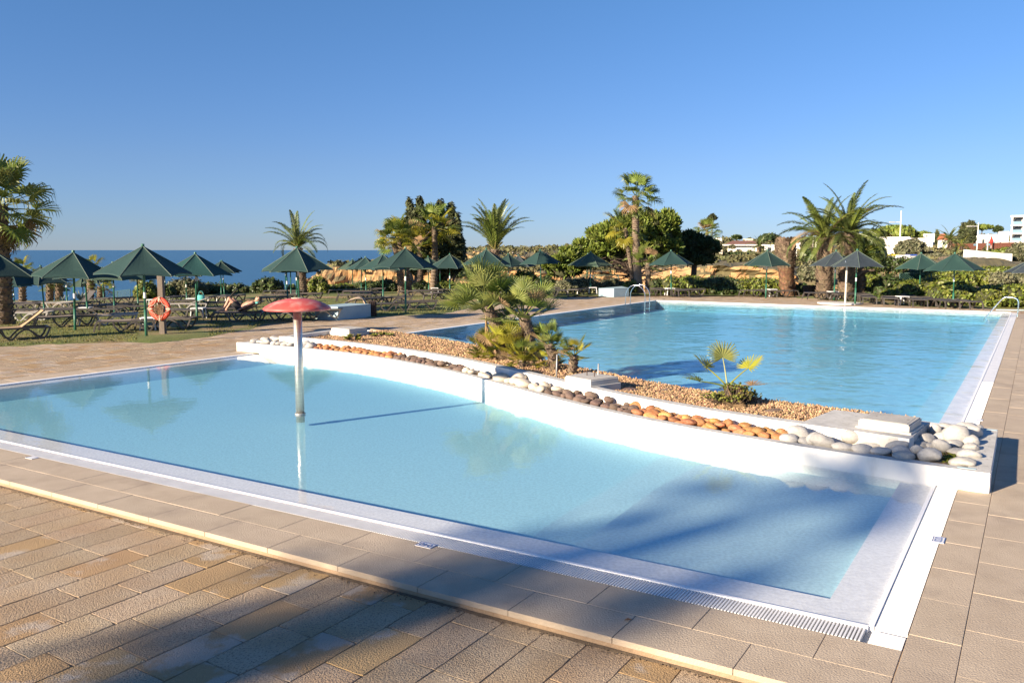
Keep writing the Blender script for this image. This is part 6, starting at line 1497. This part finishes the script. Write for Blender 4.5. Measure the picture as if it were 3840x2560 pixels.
# ---- pines
def pine(label, lobes_px, base, D, m, n, size, seed, dead=True):
    rk = random.Random(seed); b0 = at(*base, D); t = thing('pine_tree', label, 'tree', b0); L = []
    for px, py, hw, hh in lobes_px:
        c = at(px, py, D) - b0; r = hw * D / FPX; h = hh * D / FPX
        for k in range(12):
            d = Vector((rk.gauss(0, 1), rk.gauss(0, 1), abs(rk.gauss(0, .9)) + .05)).normalized(); L.append((tuple(c + Vector((d.x * r, d.y * r, d.z * h))), (r * .38, r * .38, h * .32)))
        L.append((tuple(c + Vector((0, 0, h * .25))), (r * .9, r * .8, h * .75)))
    m_ = MB()
    per = n // len(L)
    for c, r in L:
        c = Vector(c)
        for _ in range(per):
            d = Vector((rk.gauss(0, 1), rk.gauss(0, 1), rk.gauss(.55, .9))).normalized(); p = c + Vector((d.x * r[0], d.y * r[1], d.z * r[2])) * rk.uniform(.5, 1.0); ax = (d + Vector((0, 0, .7)) + Vector((rk.gauss(0, .35), rk.gauss(0, .35), rk.gauss(0, .35)))).normalized(); s = ax.cross(Vector((rk.gauss(0, 1), rk.gauss(0, 1), rk.gauss(0, 1)))).normalized() * size * .28
            ln = size * rk.uniform(.8, 1.5); m_.add([p - s, p + s, p + ax * ln + s * .4, p + ax * ln - s * .4], [(0, 1, 2, 3)])
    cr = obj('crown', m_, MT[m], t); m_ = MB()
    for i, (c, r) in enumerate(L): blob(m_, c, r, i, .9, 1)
    obj('crown_light_block', m_, MT['core'], cr, smooth=True)
    m_ = MB(); m_.tube([(0, 0, -.5), (.1, 0, 1.5), (-.1, 0, 3)], [.22, .18, .12], 8)
    for c, r in L[::5]: m_.tube([(0, 0, rk.uniform(.6, 2.2)), Vector(c) * .55 + Vector((0, 0, .2)), c], [.09, .06, .03], 5)
    obj('trunk', m_, MT['bark'], t)
    if dead:
        m_ = MB()
        for k in range(150):
            a = Vector((rk.uniform(-3.2, 3.2), rk.uniform(-1.6, .6), rk.uniform(.2, 2.4))); b_ = a + Vector((rk.gauss(0, .7), rk.gauss(0, .3), rk.gauss(-.1, .35))); m_.tube([a, a.lerp(b_, .5) + Vector((0, 0, rk.gauss(0, .12))), b_], [.022, .014, .006], 4)
        for k in range(26):
            e = Vector((rk.uniform(-3.4, 3.4), rk.uniform(-1.4, .4), rk.uniform(.5, 2.6))); m_.tube([(0, 0, 1), e * .5 + Vector((0, 0, .4)), e], [.06, .04, .02], 5)
        obj('dead_branches', m_, MT['dead'], t)
pine('large rounded umbrella pine behind the tallest palm', [(2260, 930, 78, 58), (2340, 900, 95, 62), (2420, 892, 95, 68), (2480, 895, 68, 80), (2300, 965, 80, 45), (2390, 955, 80, 50), (2520, 940, 38, 60), (2215, 965, 45, 50), (2440, 940, 90, 50)], (2370, 1088), 57, 'pine', 36000, .27, 3)
pine('bright low pine left of the umbrella pine', [(2130, 985, 46, 42), (2175, 1000, 36, 36), (2090, 1010, 42, 34), (2120, 1030, 60, 30)], (2130, 1085), 56, 'pine', 10000, .22, 4, False)
pine('dark low pine right of the umbrella pine', [(2590, 930, 46, 45), (2640, 950, 44, 42), (2560, 960, 40, 40), (2610, 985, 60, 26)], (2600, 1030), 60, 'pine_dark', 10000, .24, 5, False)
# gnarled tree by the right hedge
bb = at(3310, 1112, 45.5); t = thing('gnarled_tree', 'dark gnarled tree bending over the young date palm on the right', 'tree', bb); rk = random.Random(8)
m_ = MB(); m_.tube([(-2.2, .1, .2), (-1.9, 0, .9), (-1.2, 0, 1.35), (-.4, 0, 1.5), (.3, 0, 2.0)], [.11, .10, .09, .08, .05], 7); m_.tube([(-.15, .1, -.1), (.1, .1, .8), (.35, 0, 1.7)], [.12, .1, .06], 7); m_.tube([(-.4, 0, 1.5), (.2, -.1, 1.45), (.9, 0, 1.9)], [.06, .05, .02], 6); obj('trunk', m_, MT['bark'], t)
L = [((.3 + rk.uniform(-1.1, .9), rk.uniform(-.6, .6), 1.75 + rk.uniform(-.35, .45)), (.4, .4, .28)) for _ in range(14)]; m_ = MB(); cloud(m_, rk, L, 2600, .08, shell=.2); obj('crown', m_, MT['hedge_dark'], t)
tree('dark_tree', 'dark leafy tree behind the right date palm crown', 3262, 1010, 75, 868, 62, 'hedge_dark', 'round', 3200, .2, 61, crown_y=985)
# ---- trees and scrub on the headland
TR = [('umbrella_pine','broad umbrella pine left of the white lamp mast',3345,935,235,848,92,'pine','umbrella',2600,.9,.25),('umbrella_pine','lower umbrella pine joined to the left of the broad one',3265,935,240,868,48,'pine','umbrella',1500,.9,.25),
 ('cypress','narrow dark cypress between the umbrella pines',3409,900,260,846,9,'cypress','column',900,.6,.2),('cypress','thin cypress beside the narrow one',3417,900,262,858,7,'cypress','column',600,.6,.2),('umbrella_pine','distant flat umbrella pine behind the white box house',3455,905,300,870,38,'pine','umbrella',1200,.9,.3),('cypress','small dark cypress right of the white box house',3511,920,255,866,8,'cypress','column',700,.6,.2),
 ('conifer','tall dark conifer in front of the long white house',3634,915,245,832,24,'cypress','column',2200,.9,.3),('conifer','narrow conifer left of the tall dark one',3608,915,248,840,13,'cypress','column',1000,.8,.3),('umbrella_pine','green round pine behind the long white house',3680,905,290,848,38,'pine','round',1500,1.0,.3),('umbrella_pine','dark pine with a gnarled crown left of the hotel',3742,885,300,850,17,'pine_dark','umbrella',900,.9,.25),
 ('conifer','norfolk pine with tiered branches behind the far fan palm',2668,930,210,806,15,'cypress','tier',1500,.6,.2),('tree','dark tree behind the low white villa, left',2762,925,330,886,16,'hedge_dark','round',800,1.0,.3),('umbrella_pine','dark umbrella pine on the skyline above the villa',2885,925,380,880,42,'pine_dark','umbrella',1600,1.3,.4),('cypress','dark cypress at the right end of the skyline pine',2908,925,378,884,10,'cypress','column',700,.9,.3),
 ('tree','round clipped tree left of the villa',2700,965,235,918,18,'olive','umbrella',900,.6,.2),('tree','small round tree in front of the villa window',2744,962,232,923,13,'olive','round',700,.6,.15),('tree','olive tree right of the stump palm in the distance',3020,958,180,896,36,'olive','round',1500,.6,.2),('tree','green tree left of the villa forecourt',2668,940,225,902,26,'hedge_dark','round',1200,.7,.25)]
for i, (nm, lab, px, yb, D, yt, hw, m, kd, n, sz, tw_) in enumerate(TR): tree(nm, lab, px, yb, D, yt, hw, m, kd, n, sz, 200 + i, trunk_w=tw_, crown_y=(yt + (yb - yt) * (.45 if kd == 'umbrella' else .1)))
bb = at(2652, 940, 205); fan_palm('distant fan palm with a brown skirt before the norfolk pine', bb, at(2652, 868, 205), .45, .35, 20, 2.4, el=(-20, 80), skirt=12, seed=71, brows=0)
bb = at(2846, 945, 225); date_palm('distant date palm in front of the villa', bb, at(2846, 925, 225), .5, .45, 18, 1.5, el=(-5, 80), seed=72, rows=4, bsize=.4)
bb = at(3562, 930, 150); date_palm('date palm in the distance left of the tall conifer', bb, at(3562, 900, 150), .35, .3, 24, 1.2, el=(-20, 80), seed=73, rows=5, bsize=.3, mats=('frond_date', 'frond_fan'))
bb = at(3604, 935, 130); date_palm('small yellowish palm right of the distant date palm', bb, at(3604, 922, 130), .25, .2, 14, .75, el=(-20, 70), seed=74, rows=3, bsize=.25, mats=('frond_fan_yellow', 'frond_date'))
S2 = [('shrub','broad grey green wind shaped bush left of the white box house',3352,3482,892,962,150,'olive',3000,.35),('shrub','round bushes below the road on the right',3430,3600,945,1000,120,'olive',3400,.3),('shrub','dark hedge line in front of the brown fence',3640,3790,938,958,150,'hedge',2000,.35),('shrub','grey bush by the right edge of the road',3775,3870,905,985,110,'olive',2000,.25),('shrub','green bush mass below the hotel',3740,3860,925,950,170,'hedge',1500,.4),
 ('shrub','pale green bush below the road at right',3660,3800,995,1040,75,'hedge',2600,.2),('shrub','bushes right of the stump palm below the houses',3000,3110,925,985,110,'hedge_dark',2400,.28),('shrub','grey scrub slope behind the stump palm',2990,3090,975,1050,88,'olive',2600,.2),('hedge','villa hedge behind the white wall',2715,2870,943,957,246,'hedge_dark',1800,.4),('shrub','scrub on the cliff edge below the white wall',2560,2700,985,1012,112,'olive',2000,.22),('shrub','green creeping scrub on the cliff beside the stump',2760,2850,990,1024,102,'hedge',1400,.2),('shrub','brown grey scrub on the middle cliff',2690,2770,986,1016,104,'olive',1200,.2),('shrub','scrub at the top of the near ochre bluff',1740,1850,1002,1030,118,'olive',1500,.24),('shrub','dark scrub at the left foot of the bluff',1680,1760,1008,1040,112,'hedge_dark',1000,.22)]
for i, (nm, lab, x0, x1, yt, yb, D, m, n, sz) in enumerate(S2): shrub(nm, lab, 'hedge' if nm == 'hedge' else 'shrub', x0, x1, yt, yb, D, m, n, sz, 8, 300 + i)
# far scrub, uncountable: follows the headland
def headz(x, y):                                  # height of the headland from its rows
    px = CX + FPX * x / (y * cT + 2.6 * sT); best = None; prev = None
    for Df, tab in ROWS:
        D = Df(px)
        z = interp(tab[1], px) if isinstance(tab, tuple) else at(px, interp(tab, px), D).z
        if prev and prev[0] <= y <= D: return prev[1] + (z - prev[1]) * (y - prev[0]) / max(1e-6, D - prev[0])
        prev = (D, z)
    return -50
sc_m = MB(); rg = random.Random(77); k = 0
while k < 3400:
    px = rg.uniform(1250, 4300); D = 62 * (8.6 ** rg.random()); x = at(px, 1000, D).x
    if px < 1700 and D > 150: continue
    if 1150 < px < 3250 and D < 128: k += .3; continue
    if px > 3280 and D < 150 and rg.random() < .9: k += .4; continue
    if px > 3550 and D < 135: k += .4; continue
    if D < interp(EDGE, px) * 1.12: continue
    z = headz(x, D)
    if z < -8: k += .2; continue
    z2 = headz(x, D + 2)
    if abs(z2 - z) > 2.2: k += .3; continue
    if px < 2550 and 190 < D < 330 and px > 1690 and rg.random() < .8: continue
    if px < 2550 and D > 330: s = rg.uniform(1.2, 2.6)
    else: s = rg.uniform(.4, .9) * (1 + D / 160)
    if nz(x * .02, D * .015) < -.45: k += .3; continue
    c = Vector((x, D, z + s * .2))
    L = [(c + Vector((rg.uniform(-.5, .5) * s, rg.uniform(-.5, .5) * s, 0)), (s * .8, s * .8, s * .62))]
    cloud(sc_m, rg, L, 26, s * .42, shell=.75, aspect=1.2); k += 1
obj('hillside_scrub', sc_m, MT['scrub'], kind='stuff')

# ============================================================ fences, masts, walls, buildings
def mesh_fence(label, pts, h, step=2.2):
    t = thing('chain_link_fence', label, 'fence', pts[0]); o = Vector(pts[0])
    for a, b in zip(pts, pts[1:]):
        a, b = Vector(a) - o, Vector(b) - o; n = max(1, int((b - a).length / step))
        for k in range(n + 1): p = a.lerp(b, k / n); m_ = MB(); m_.tube([p - Vector((0, 0, .3)), p + Vector((0, 0, h))], .03, 6); obj('post', m_, MT['fence'], t)
        w = MB(); L = (b - a).length; d = (b - a).normalized(); q = .12; k = -h
        while k < L:
            for s in (1, -1):
                x0, x1 = (k, k + h) if s > 0 else (k + h, k)
                z0, z1 = 0, h; lo, hi = 0.0, 1.0
                f0 = max(0, (0 - x0) / (x1 - x0)) if x1 > x0 else max(0, (L - x0) / (x1 - x0)); f1 = min(1, (L - x0) / (x1 - x0)) if x1 > x0 else min(1, (0 - x0) / (x1 - x0))
                if f1 > f0: w.bar(a + d * (x0 + (x1 - x0) * f0) + Vector((0, 0, h * f0)), a + d * (x0 + (x1 - x0) * f1) + Vector((0, 0, h * f1)), .008, .008)
            k += q
        w.bar(a + Vector((0, 0, h)), b + Vector((0, 0, h)), .02, .02); obj('wire_mesh', w, MT['fence'], t, kind='stuff')
mesh_fence('green chain link fence behind the grey bush and pale parasols', [at(2225, 1092, 54), at(2318, 1092, 54)], 1.05)
mesh_fence('green chain link fence behind the right hedge', [at(3372, 1075, 45), at(3490, 1078, 44)], .75)
mesh_fence('low green wire fence at the lawn edge by the sea', [at(395, 1128, 77), at(490, 1118, 74)], .8)
def mast(label, px, yb, yt, D, r, arm=None, name='lamp_mast'):
    b = at(px, yb, D); t = thing(name, label, 'mast' if name == 'lamp_mast' else 'pole', b); H = at(px, yt, D).z - b.z
    m_ = MB(); m_.tube([(0, 0, -1), (0, 0, H)], [r, r * .8], 8); obj('pole', m_, MT['plastic_white' if name == 'lamp_mast' else 'hatch_side'], t)
    if arm:
        m_ = MB(); z = H * arm; m_.tube([(0, 0, z), (-1.6, 0, z)], .07, 6); obj('arm', m_, MT['plastic_white'], t); m_ = MB(); m_.box((-2.7, -.25, z - .1), (-1.5, .25, z + .12)); obj('lamp_head', m_, MT['bin_grey'], t)
mast('tall white lamp mast with a side arm beside the umbrella pine', 3374, 910, 790, 200, .16, .64); mast('thin white lamp mast in front of the long white house', 3664, 925, 835, 200, .12, .85); mast('wooden utility pole before the brown fence', 3702, 945, 877, 150, .12, None, 'utility_pole'); mast('pale utility pole behind the big date palms', 3048, 940, 880, 160, .13, None, 'utility_pole')
def bbox_house(name, label, x0, x1, yt, yb, D, depth, m='house', roof=None, wins=(), door=None, cat='house', over=0):
    a, b = at(x0, yb, D), at(x1, yb, D); W = b.x - a.x; H = at(x0, yt, D).z - a.z; t = thing(name, label, cat, a, -math.atan2(a.x, a.y))
    m_ = MB(); m_.box((0, 0, -4), (W, depth, H)); w = obj('wall', m_, MT[m], t)
    if roof:
        m_ = MB(); ov = over
        if roof == 'flat': m_.box((-ov, -ov, H), (W + ov, depth + ov, H + .35)); obj('roof', m_, MT[m], t)
        else: m_.add([(-ov, -ov, H), (W + ov, -ov, H), (W + ov, depth + ov, H), (-ov, depth + ov, H), (W * .2, depth / 2, H + 1.6), (W * .8, depth / 2, H + 1.6)], [(0, 1, 5, 4), (1, 2, 5), (2, 3, 4, 5), (3, 0, 4), (3, 2, 1, 0)]); obj('roof', m_, MT[roof], t)
    def rect(nm, u0, u1, v0, v1, mm, o=-.06):
        f = MB(); x0_, x1_, z0, z1 = W * u0, W * u1, H * v0, H * v1
        for bx in (((x0_ - .1, o - .05, z1), (x1_ + .1, .05, z1 + .1)), ((x0_ - .1, o - .05, z0 - .1), (x1_ + .1, .05, z0)), ((x0_ - .1, o - .05, z0), (x0_, .05, z1)), ((x1_, o - .05, z0), (x1_ + .1, .05, z1))): f.box(*bx)
        fo = obj(nm, f, MT['house'], t); p = MB(); p.box((x0_, -.03, z0), (x1_, .05, z1)); obj('pane' if nm == 'window' else 'panel', p, MT[mm], fo)
    for u0, u1, v0, v1, mm in wins: rect('window', u0, u1, v0, v1, mm)
    if door: rect('door', *door)
    return t
v = bbox_house('villa', 'low white villa with a dark red roof on the headland', 2728, 2842, 921, 958, 256, 12, 'house', 'flat', [(.10, .22, 0, .55, 'bin_grey'), (.28, .40, .1, .65, 'window'), (.62, .74, .15, .6, 'shutter')], None, over=1.6)
m_ = MB(); a = at(2722, 921, 256); m_.add([(-1.2, -1.2, .36 + at(2728,921,256).z - at(2728,958,256).z)] * 1 + [(10.5, -1.2, .36 + 3.08), (8.5, 6, 4.6), (1.5, 6, 4.6), (10.5, 13, 3.44), (-1.2, 13, 3.44)], [(0, 1, 2, 3), (1, 4, 2), (4, 5, 3, 2), (5, 0, 3)]); obj('tiled_roof', m_, MT['roof'], v)
bbox_house('villa_wing', 'small white pavilion right of the low villa', 2866, 2902, 922, 945, 250, 8, 'house', 'flat', [(.3, .7, .15, .75, 'window')], over=.5)
bbox_house('round_house', 'cream house with chimneys on the skyline left of the umbrella pine', 2788, 2822, 898, 910, 400, 12, 'house_cream', 'flat', [(.2, .4, .3, .7, 'window')], over=.2)
bbox_house('distant_house', 'small white house on the far ridge left of the villa', 2675, 2706, 896, 905, 420, 9, 'house', 'flat', [(.2, .45, .3, .7, 'window')])
bbox_house('distant_house', 'white house half hidden behind the big date palms', 3056, 3092, 890, 922, 260, 10, 'house', 'flat', [(.15, .35, .4, .75, 'window'), (.55, .8, .4, .75, 'window')])
bbox_house('distant_house', 'tiny white house with chimney right of the stump palm', 2986, 3000, 903, 916, 300, 8, 'house', None, [(.3, .6, .3, .7, 'window')])
bbox_house('gate_pillar_house', 'small white gate house right of the stump palm', 2976, 2988, 918, 940, 200, 3, 'house', 'flat')
bbox_house('box_house', 'white windowless box house with a framed door', 3402, 3486, 893, 938, 200, 14, 'house', None, [], (.34, .48, .02, .68, 'house'))
bbox_house('long_roof_house', 'long low white roofed building left of the white box house', 3285, 3402, 894, 906, 206, 14, 'house', 'flat', [(.1, .25, .2, .7, 'window')])
bbox_house('distant_house', 'white house with round chimney behind the box house', 3462, 3500, 877, 893, 240, 10, 'house', None, [(.2, .4, .3, .6, 'window')])
bbox_house('orange_roof_house', 'small house with an orange roof right of the box house', 3516, 3548, 899, 925, 215, 8, 'house', 'roof_o', [(.5, .8, .3, .7, 'window')], over=.3)
bbox_house('long_house', 'long white house behind the tall conifer', 3602, 3756, 880, 925, 262, 14, 'house', None, [(.45, .5, .2, .6, 'window'), (.58, .72, .25, .5, 'glass_blue')])
bbox_house('distant_house', 'white round topped house left of the hotel', 3742, 3776, 872, 915, 275, 10, 'house', 'flat', [(.2, .5, .3, .6, 'window')])
bbox_house('far_ruin', 'small pale tower house on the ochre field of the headland', 1916, 1927, 947, 960, 230, 3, 'house_cream', None, [(.3, .7, .3, .7, 'window')])
mast('thin pale chimney stack beside the small tower house', 1914, 958, 941, 229, .35, None, 'utility_pole')
for x, y0, y1, D, lab in ((2803, 890, 900, 400, 'white chimney on the skyline house'),): pass
# hotel with balconies
a = at(3788, 908, 225); t = thing('hotel', 'white hotel with stacked balconies at the right edge', 'hotel', a, -R(33)); Hh = at(3788, 815, 225).z - a.z; fl = Hh / 3
m_ = MB(); m_.box((0, 1.6, -4), (24, 16, Hh * .98)); obj('wall', m_, MT['house'], t)
m_ = MB(); m_.box((-.3, -.2, Hh), (24, 16, Hh + .5)); obj('roof', m_, MT['house'], t)
for f in range(4): m_ = MB(); m_.box((-.1, -.15, fl * f - .12), (24, 1.59, fl * f + .25)); obj('balcony_slab', m_, MT['house'], t) if f < 3 else None
for k in range(9):
    m_ = MB(); m_.box((2.7 * k, -.1, 0), (2.7 * k + .35, 1.59, Hh)); obj('divider', m_, MT['house'], t)
    for f in range(3):
        m_ = MB(); m_.box((2.7 * k + .36, -.06, fl * f + .26), (2.7 * k + 2.69, -.02, fl * f + 1.1)); obj('balcony_glass', m_, MT['glass_blue'], t)
        m_ = MB(); m_.box((2.7 * k + .9, 1.55, fl * f + .27), (2.7 * k + 2.3, 1.6, fl * f + 2.0)); obj('window', m_, MT['window'], t)
def lwall(name, label, pts, h, th, m, cat='wall'):
    t = thing(name, label, cat, pts[0]); o = Vector(pts[0])
    for p, q in zip(pts, pts[1:]):
        p, q = Vector(p) - o, Vector(q) - o; n = (q - p).xy.normalized(); s = V2(-n.y, n.x) * th
        m_ = MB(); m_.add([(p.x, p.y, p.z - .7), (q.x, q.y, q.z - .7), (q.x + s.x, q.y + s.y, q.z - .7), (p.x + s.x, p.y + s.y, p.z - .7), (p.x, p.y, p.z + h), (q.x, q.y, q.z + h), (q.x + s.x, q.y + s.y, q.z + h), (p.x + s.x, p.y + s.y, p.z + h)], [(0,3,2,1),(4,5,6,7),(0,1,5,4),(1,2,6,5),(2,3,7,6),(3,0,4,7)]); obj('wall', m_, MT[m], t)
lwall('retaining_wall', 'white retaining wall along the road below the villa', [at(2662, 986, 176), at(2760, 984, 178), at(2862, 982, 182)], .9, .4, 'house')
lwall('garden_wall', 'cream garden wall with gate pillars in front of the villa', [at(2664, 972, 214), at(2768, 969, 216), at(2870, 966, 218)], .55, .3, 'house_cream')
for px in (2676, 2703): p = at(px, 958, 222); m_ = MB(); m_.box((-.35, -.35, -1), (.35, .35, 1.5)); o = tag(obj('gate_pillar', m_, MT['house_cream']), ('left' if px < 2690 else 'right') + ' cream gate pillar in front of the villa', 'pillar'); o.location = p
lwall('retaining_wall', 'white curved retaining wall along the road at right', [at(3612, 956, 128), at(3660, 962, 122), at(3740, 972, 112), at(3784, 976, 108)], .85, .35, 'house')
m_ = MB(); rp_ = [(3640, 968, 118), (3700, 970, 112), (3786, 978, 104), (3780, 990, 92), (3700, 992, 94), (3650, 985, 102)]; m_.add([at(x, y, D) for x, y, D in rp_], [tuple(range(6))]); obj('road', m_, MT['asphalt'], kind='structure')
m_ = MB(); rp_ = [(3395, 942, 190), (3470, 938, 196), (3500, 944, 180), (3450, 965, 140), (3400, 985, 112), (3350, 990, 108)]; m_.add([at(x, y, D) + Vector((0, 0, .3)) for x, y, D in rp_], [tuple(range(6))]); obj('road', m_, MT['asphalt'], kind='structure')
bt = thing('board_fence', 'brown board fence below the hotel with small blue signs', 'fence', at(3560, 925, 205)); o = at(3560, 925, 205); e = at(3810, 920, 205) - o
for k in range(40): m_ = MB(); u = e * (k / 40); m_.box((u.x, 0, u.z - 1), (u.x + e.x / 40 - .04, .08, u.z + .75)); obj('board', m_, MT['fence_wood'], bt)
for k in (.36, .55): u = e * k; m_ = MB(); m_.box((u.x, -.06, u.z + .1), (u.x + 1.0, -.02, u.z + .6)); obj('sign', m_, MT['glass_blue'], bt)
p = at(3717, 915, 190); t = thing('closed_parasol', 'closed red parasol standing before the long white house', 'parasol', p); m_ = MB(); m_.lathe([(.05, -.3), (.05, .2), (.42, .3), (.35, .8), (.12, 1.6), (.02, 1.9)], 12); obj('canopy', m_, MT['red_cloth'], t); m_ = MB(); m_.tube([(0, 0, -1), (0, 0, 2)], .05, 6); obj('pole', m_, MT['plastic_white'], t)
for px, lid, lab in ((3347, 'yellow', 'grey recycling bin with a yellow lid on the road'), (3414, 'bluelid', 'grey recycling bin with a blue lid on the road')):
    p = at(px, 990, 112); t = thing('recycling_bin', lab, 'bin', p); m_ = MB(); m_.box((-.6, -.5, 0), (.6, .5, 1.1)); obj('body', bevelled(m_, .06), MT['bin_grey'], t); m_ = MB(); m_.box((-.62, -.52, 1.1), (.62, .52, 1.3)); obj('lid', bevelled(m_, .05), MT[lid], t)
for px, lab in ((3371, 'white sign board right of the yellow lidded bin'), (3398, 'white sign board left of the blue lidded bin')):
    p = at(px, 990, 110); t = thing('sign_board', lab, 'sign', p); m_ = MB(); m_.box((-.45, -.05, .1), (.45, .05, 1.2)); obj('board', m_, MT['plastic_white'], t); m_ = MB(); m_.box((-.4, -.03, -.8), (-.3, .03, 1.2)); m_.box((.3, -.03, -.8), (.4, .03, 1.2)); obj('post', m_, MT['galv'], t)

# ---- tall palms behind and left of the viewer, whose shade falls on the paving and the paddling pool
def acr(a, l): q = R(SUN_AZ); return V2(a * math.cos(q) + l * math.sin(q), -a * math.sin(q) + l * math.cos(q))
SHP = [(-5.2, 6.1, -5.5, 8.0, 13, .98, .25), (-6.0, 3.1, -6.95, 6.5, 9, .55, .07), (-4.95, 1.5, -5.2, 7.5, 11, .60, .19)]
for i, (ac, al, ab, H, n, sc, rt_) in enumerate(SHP):
    back = H / math.tan(R(SUN_EL)); tp = acr(ac, al - back); bb = acr(ab, al - back)
    fan_palm(f'tall palm outside the photo behind the viewer, {ordn(i)} of three shading the paving', (bb.x, bb.y, DZ), (tp.x, tp.y, H), rt_, rt_ * .85, n, sc, el=(-45, 80), seed=90 + i, brows=0, name='shade_palm', group='palms behind the viewer')
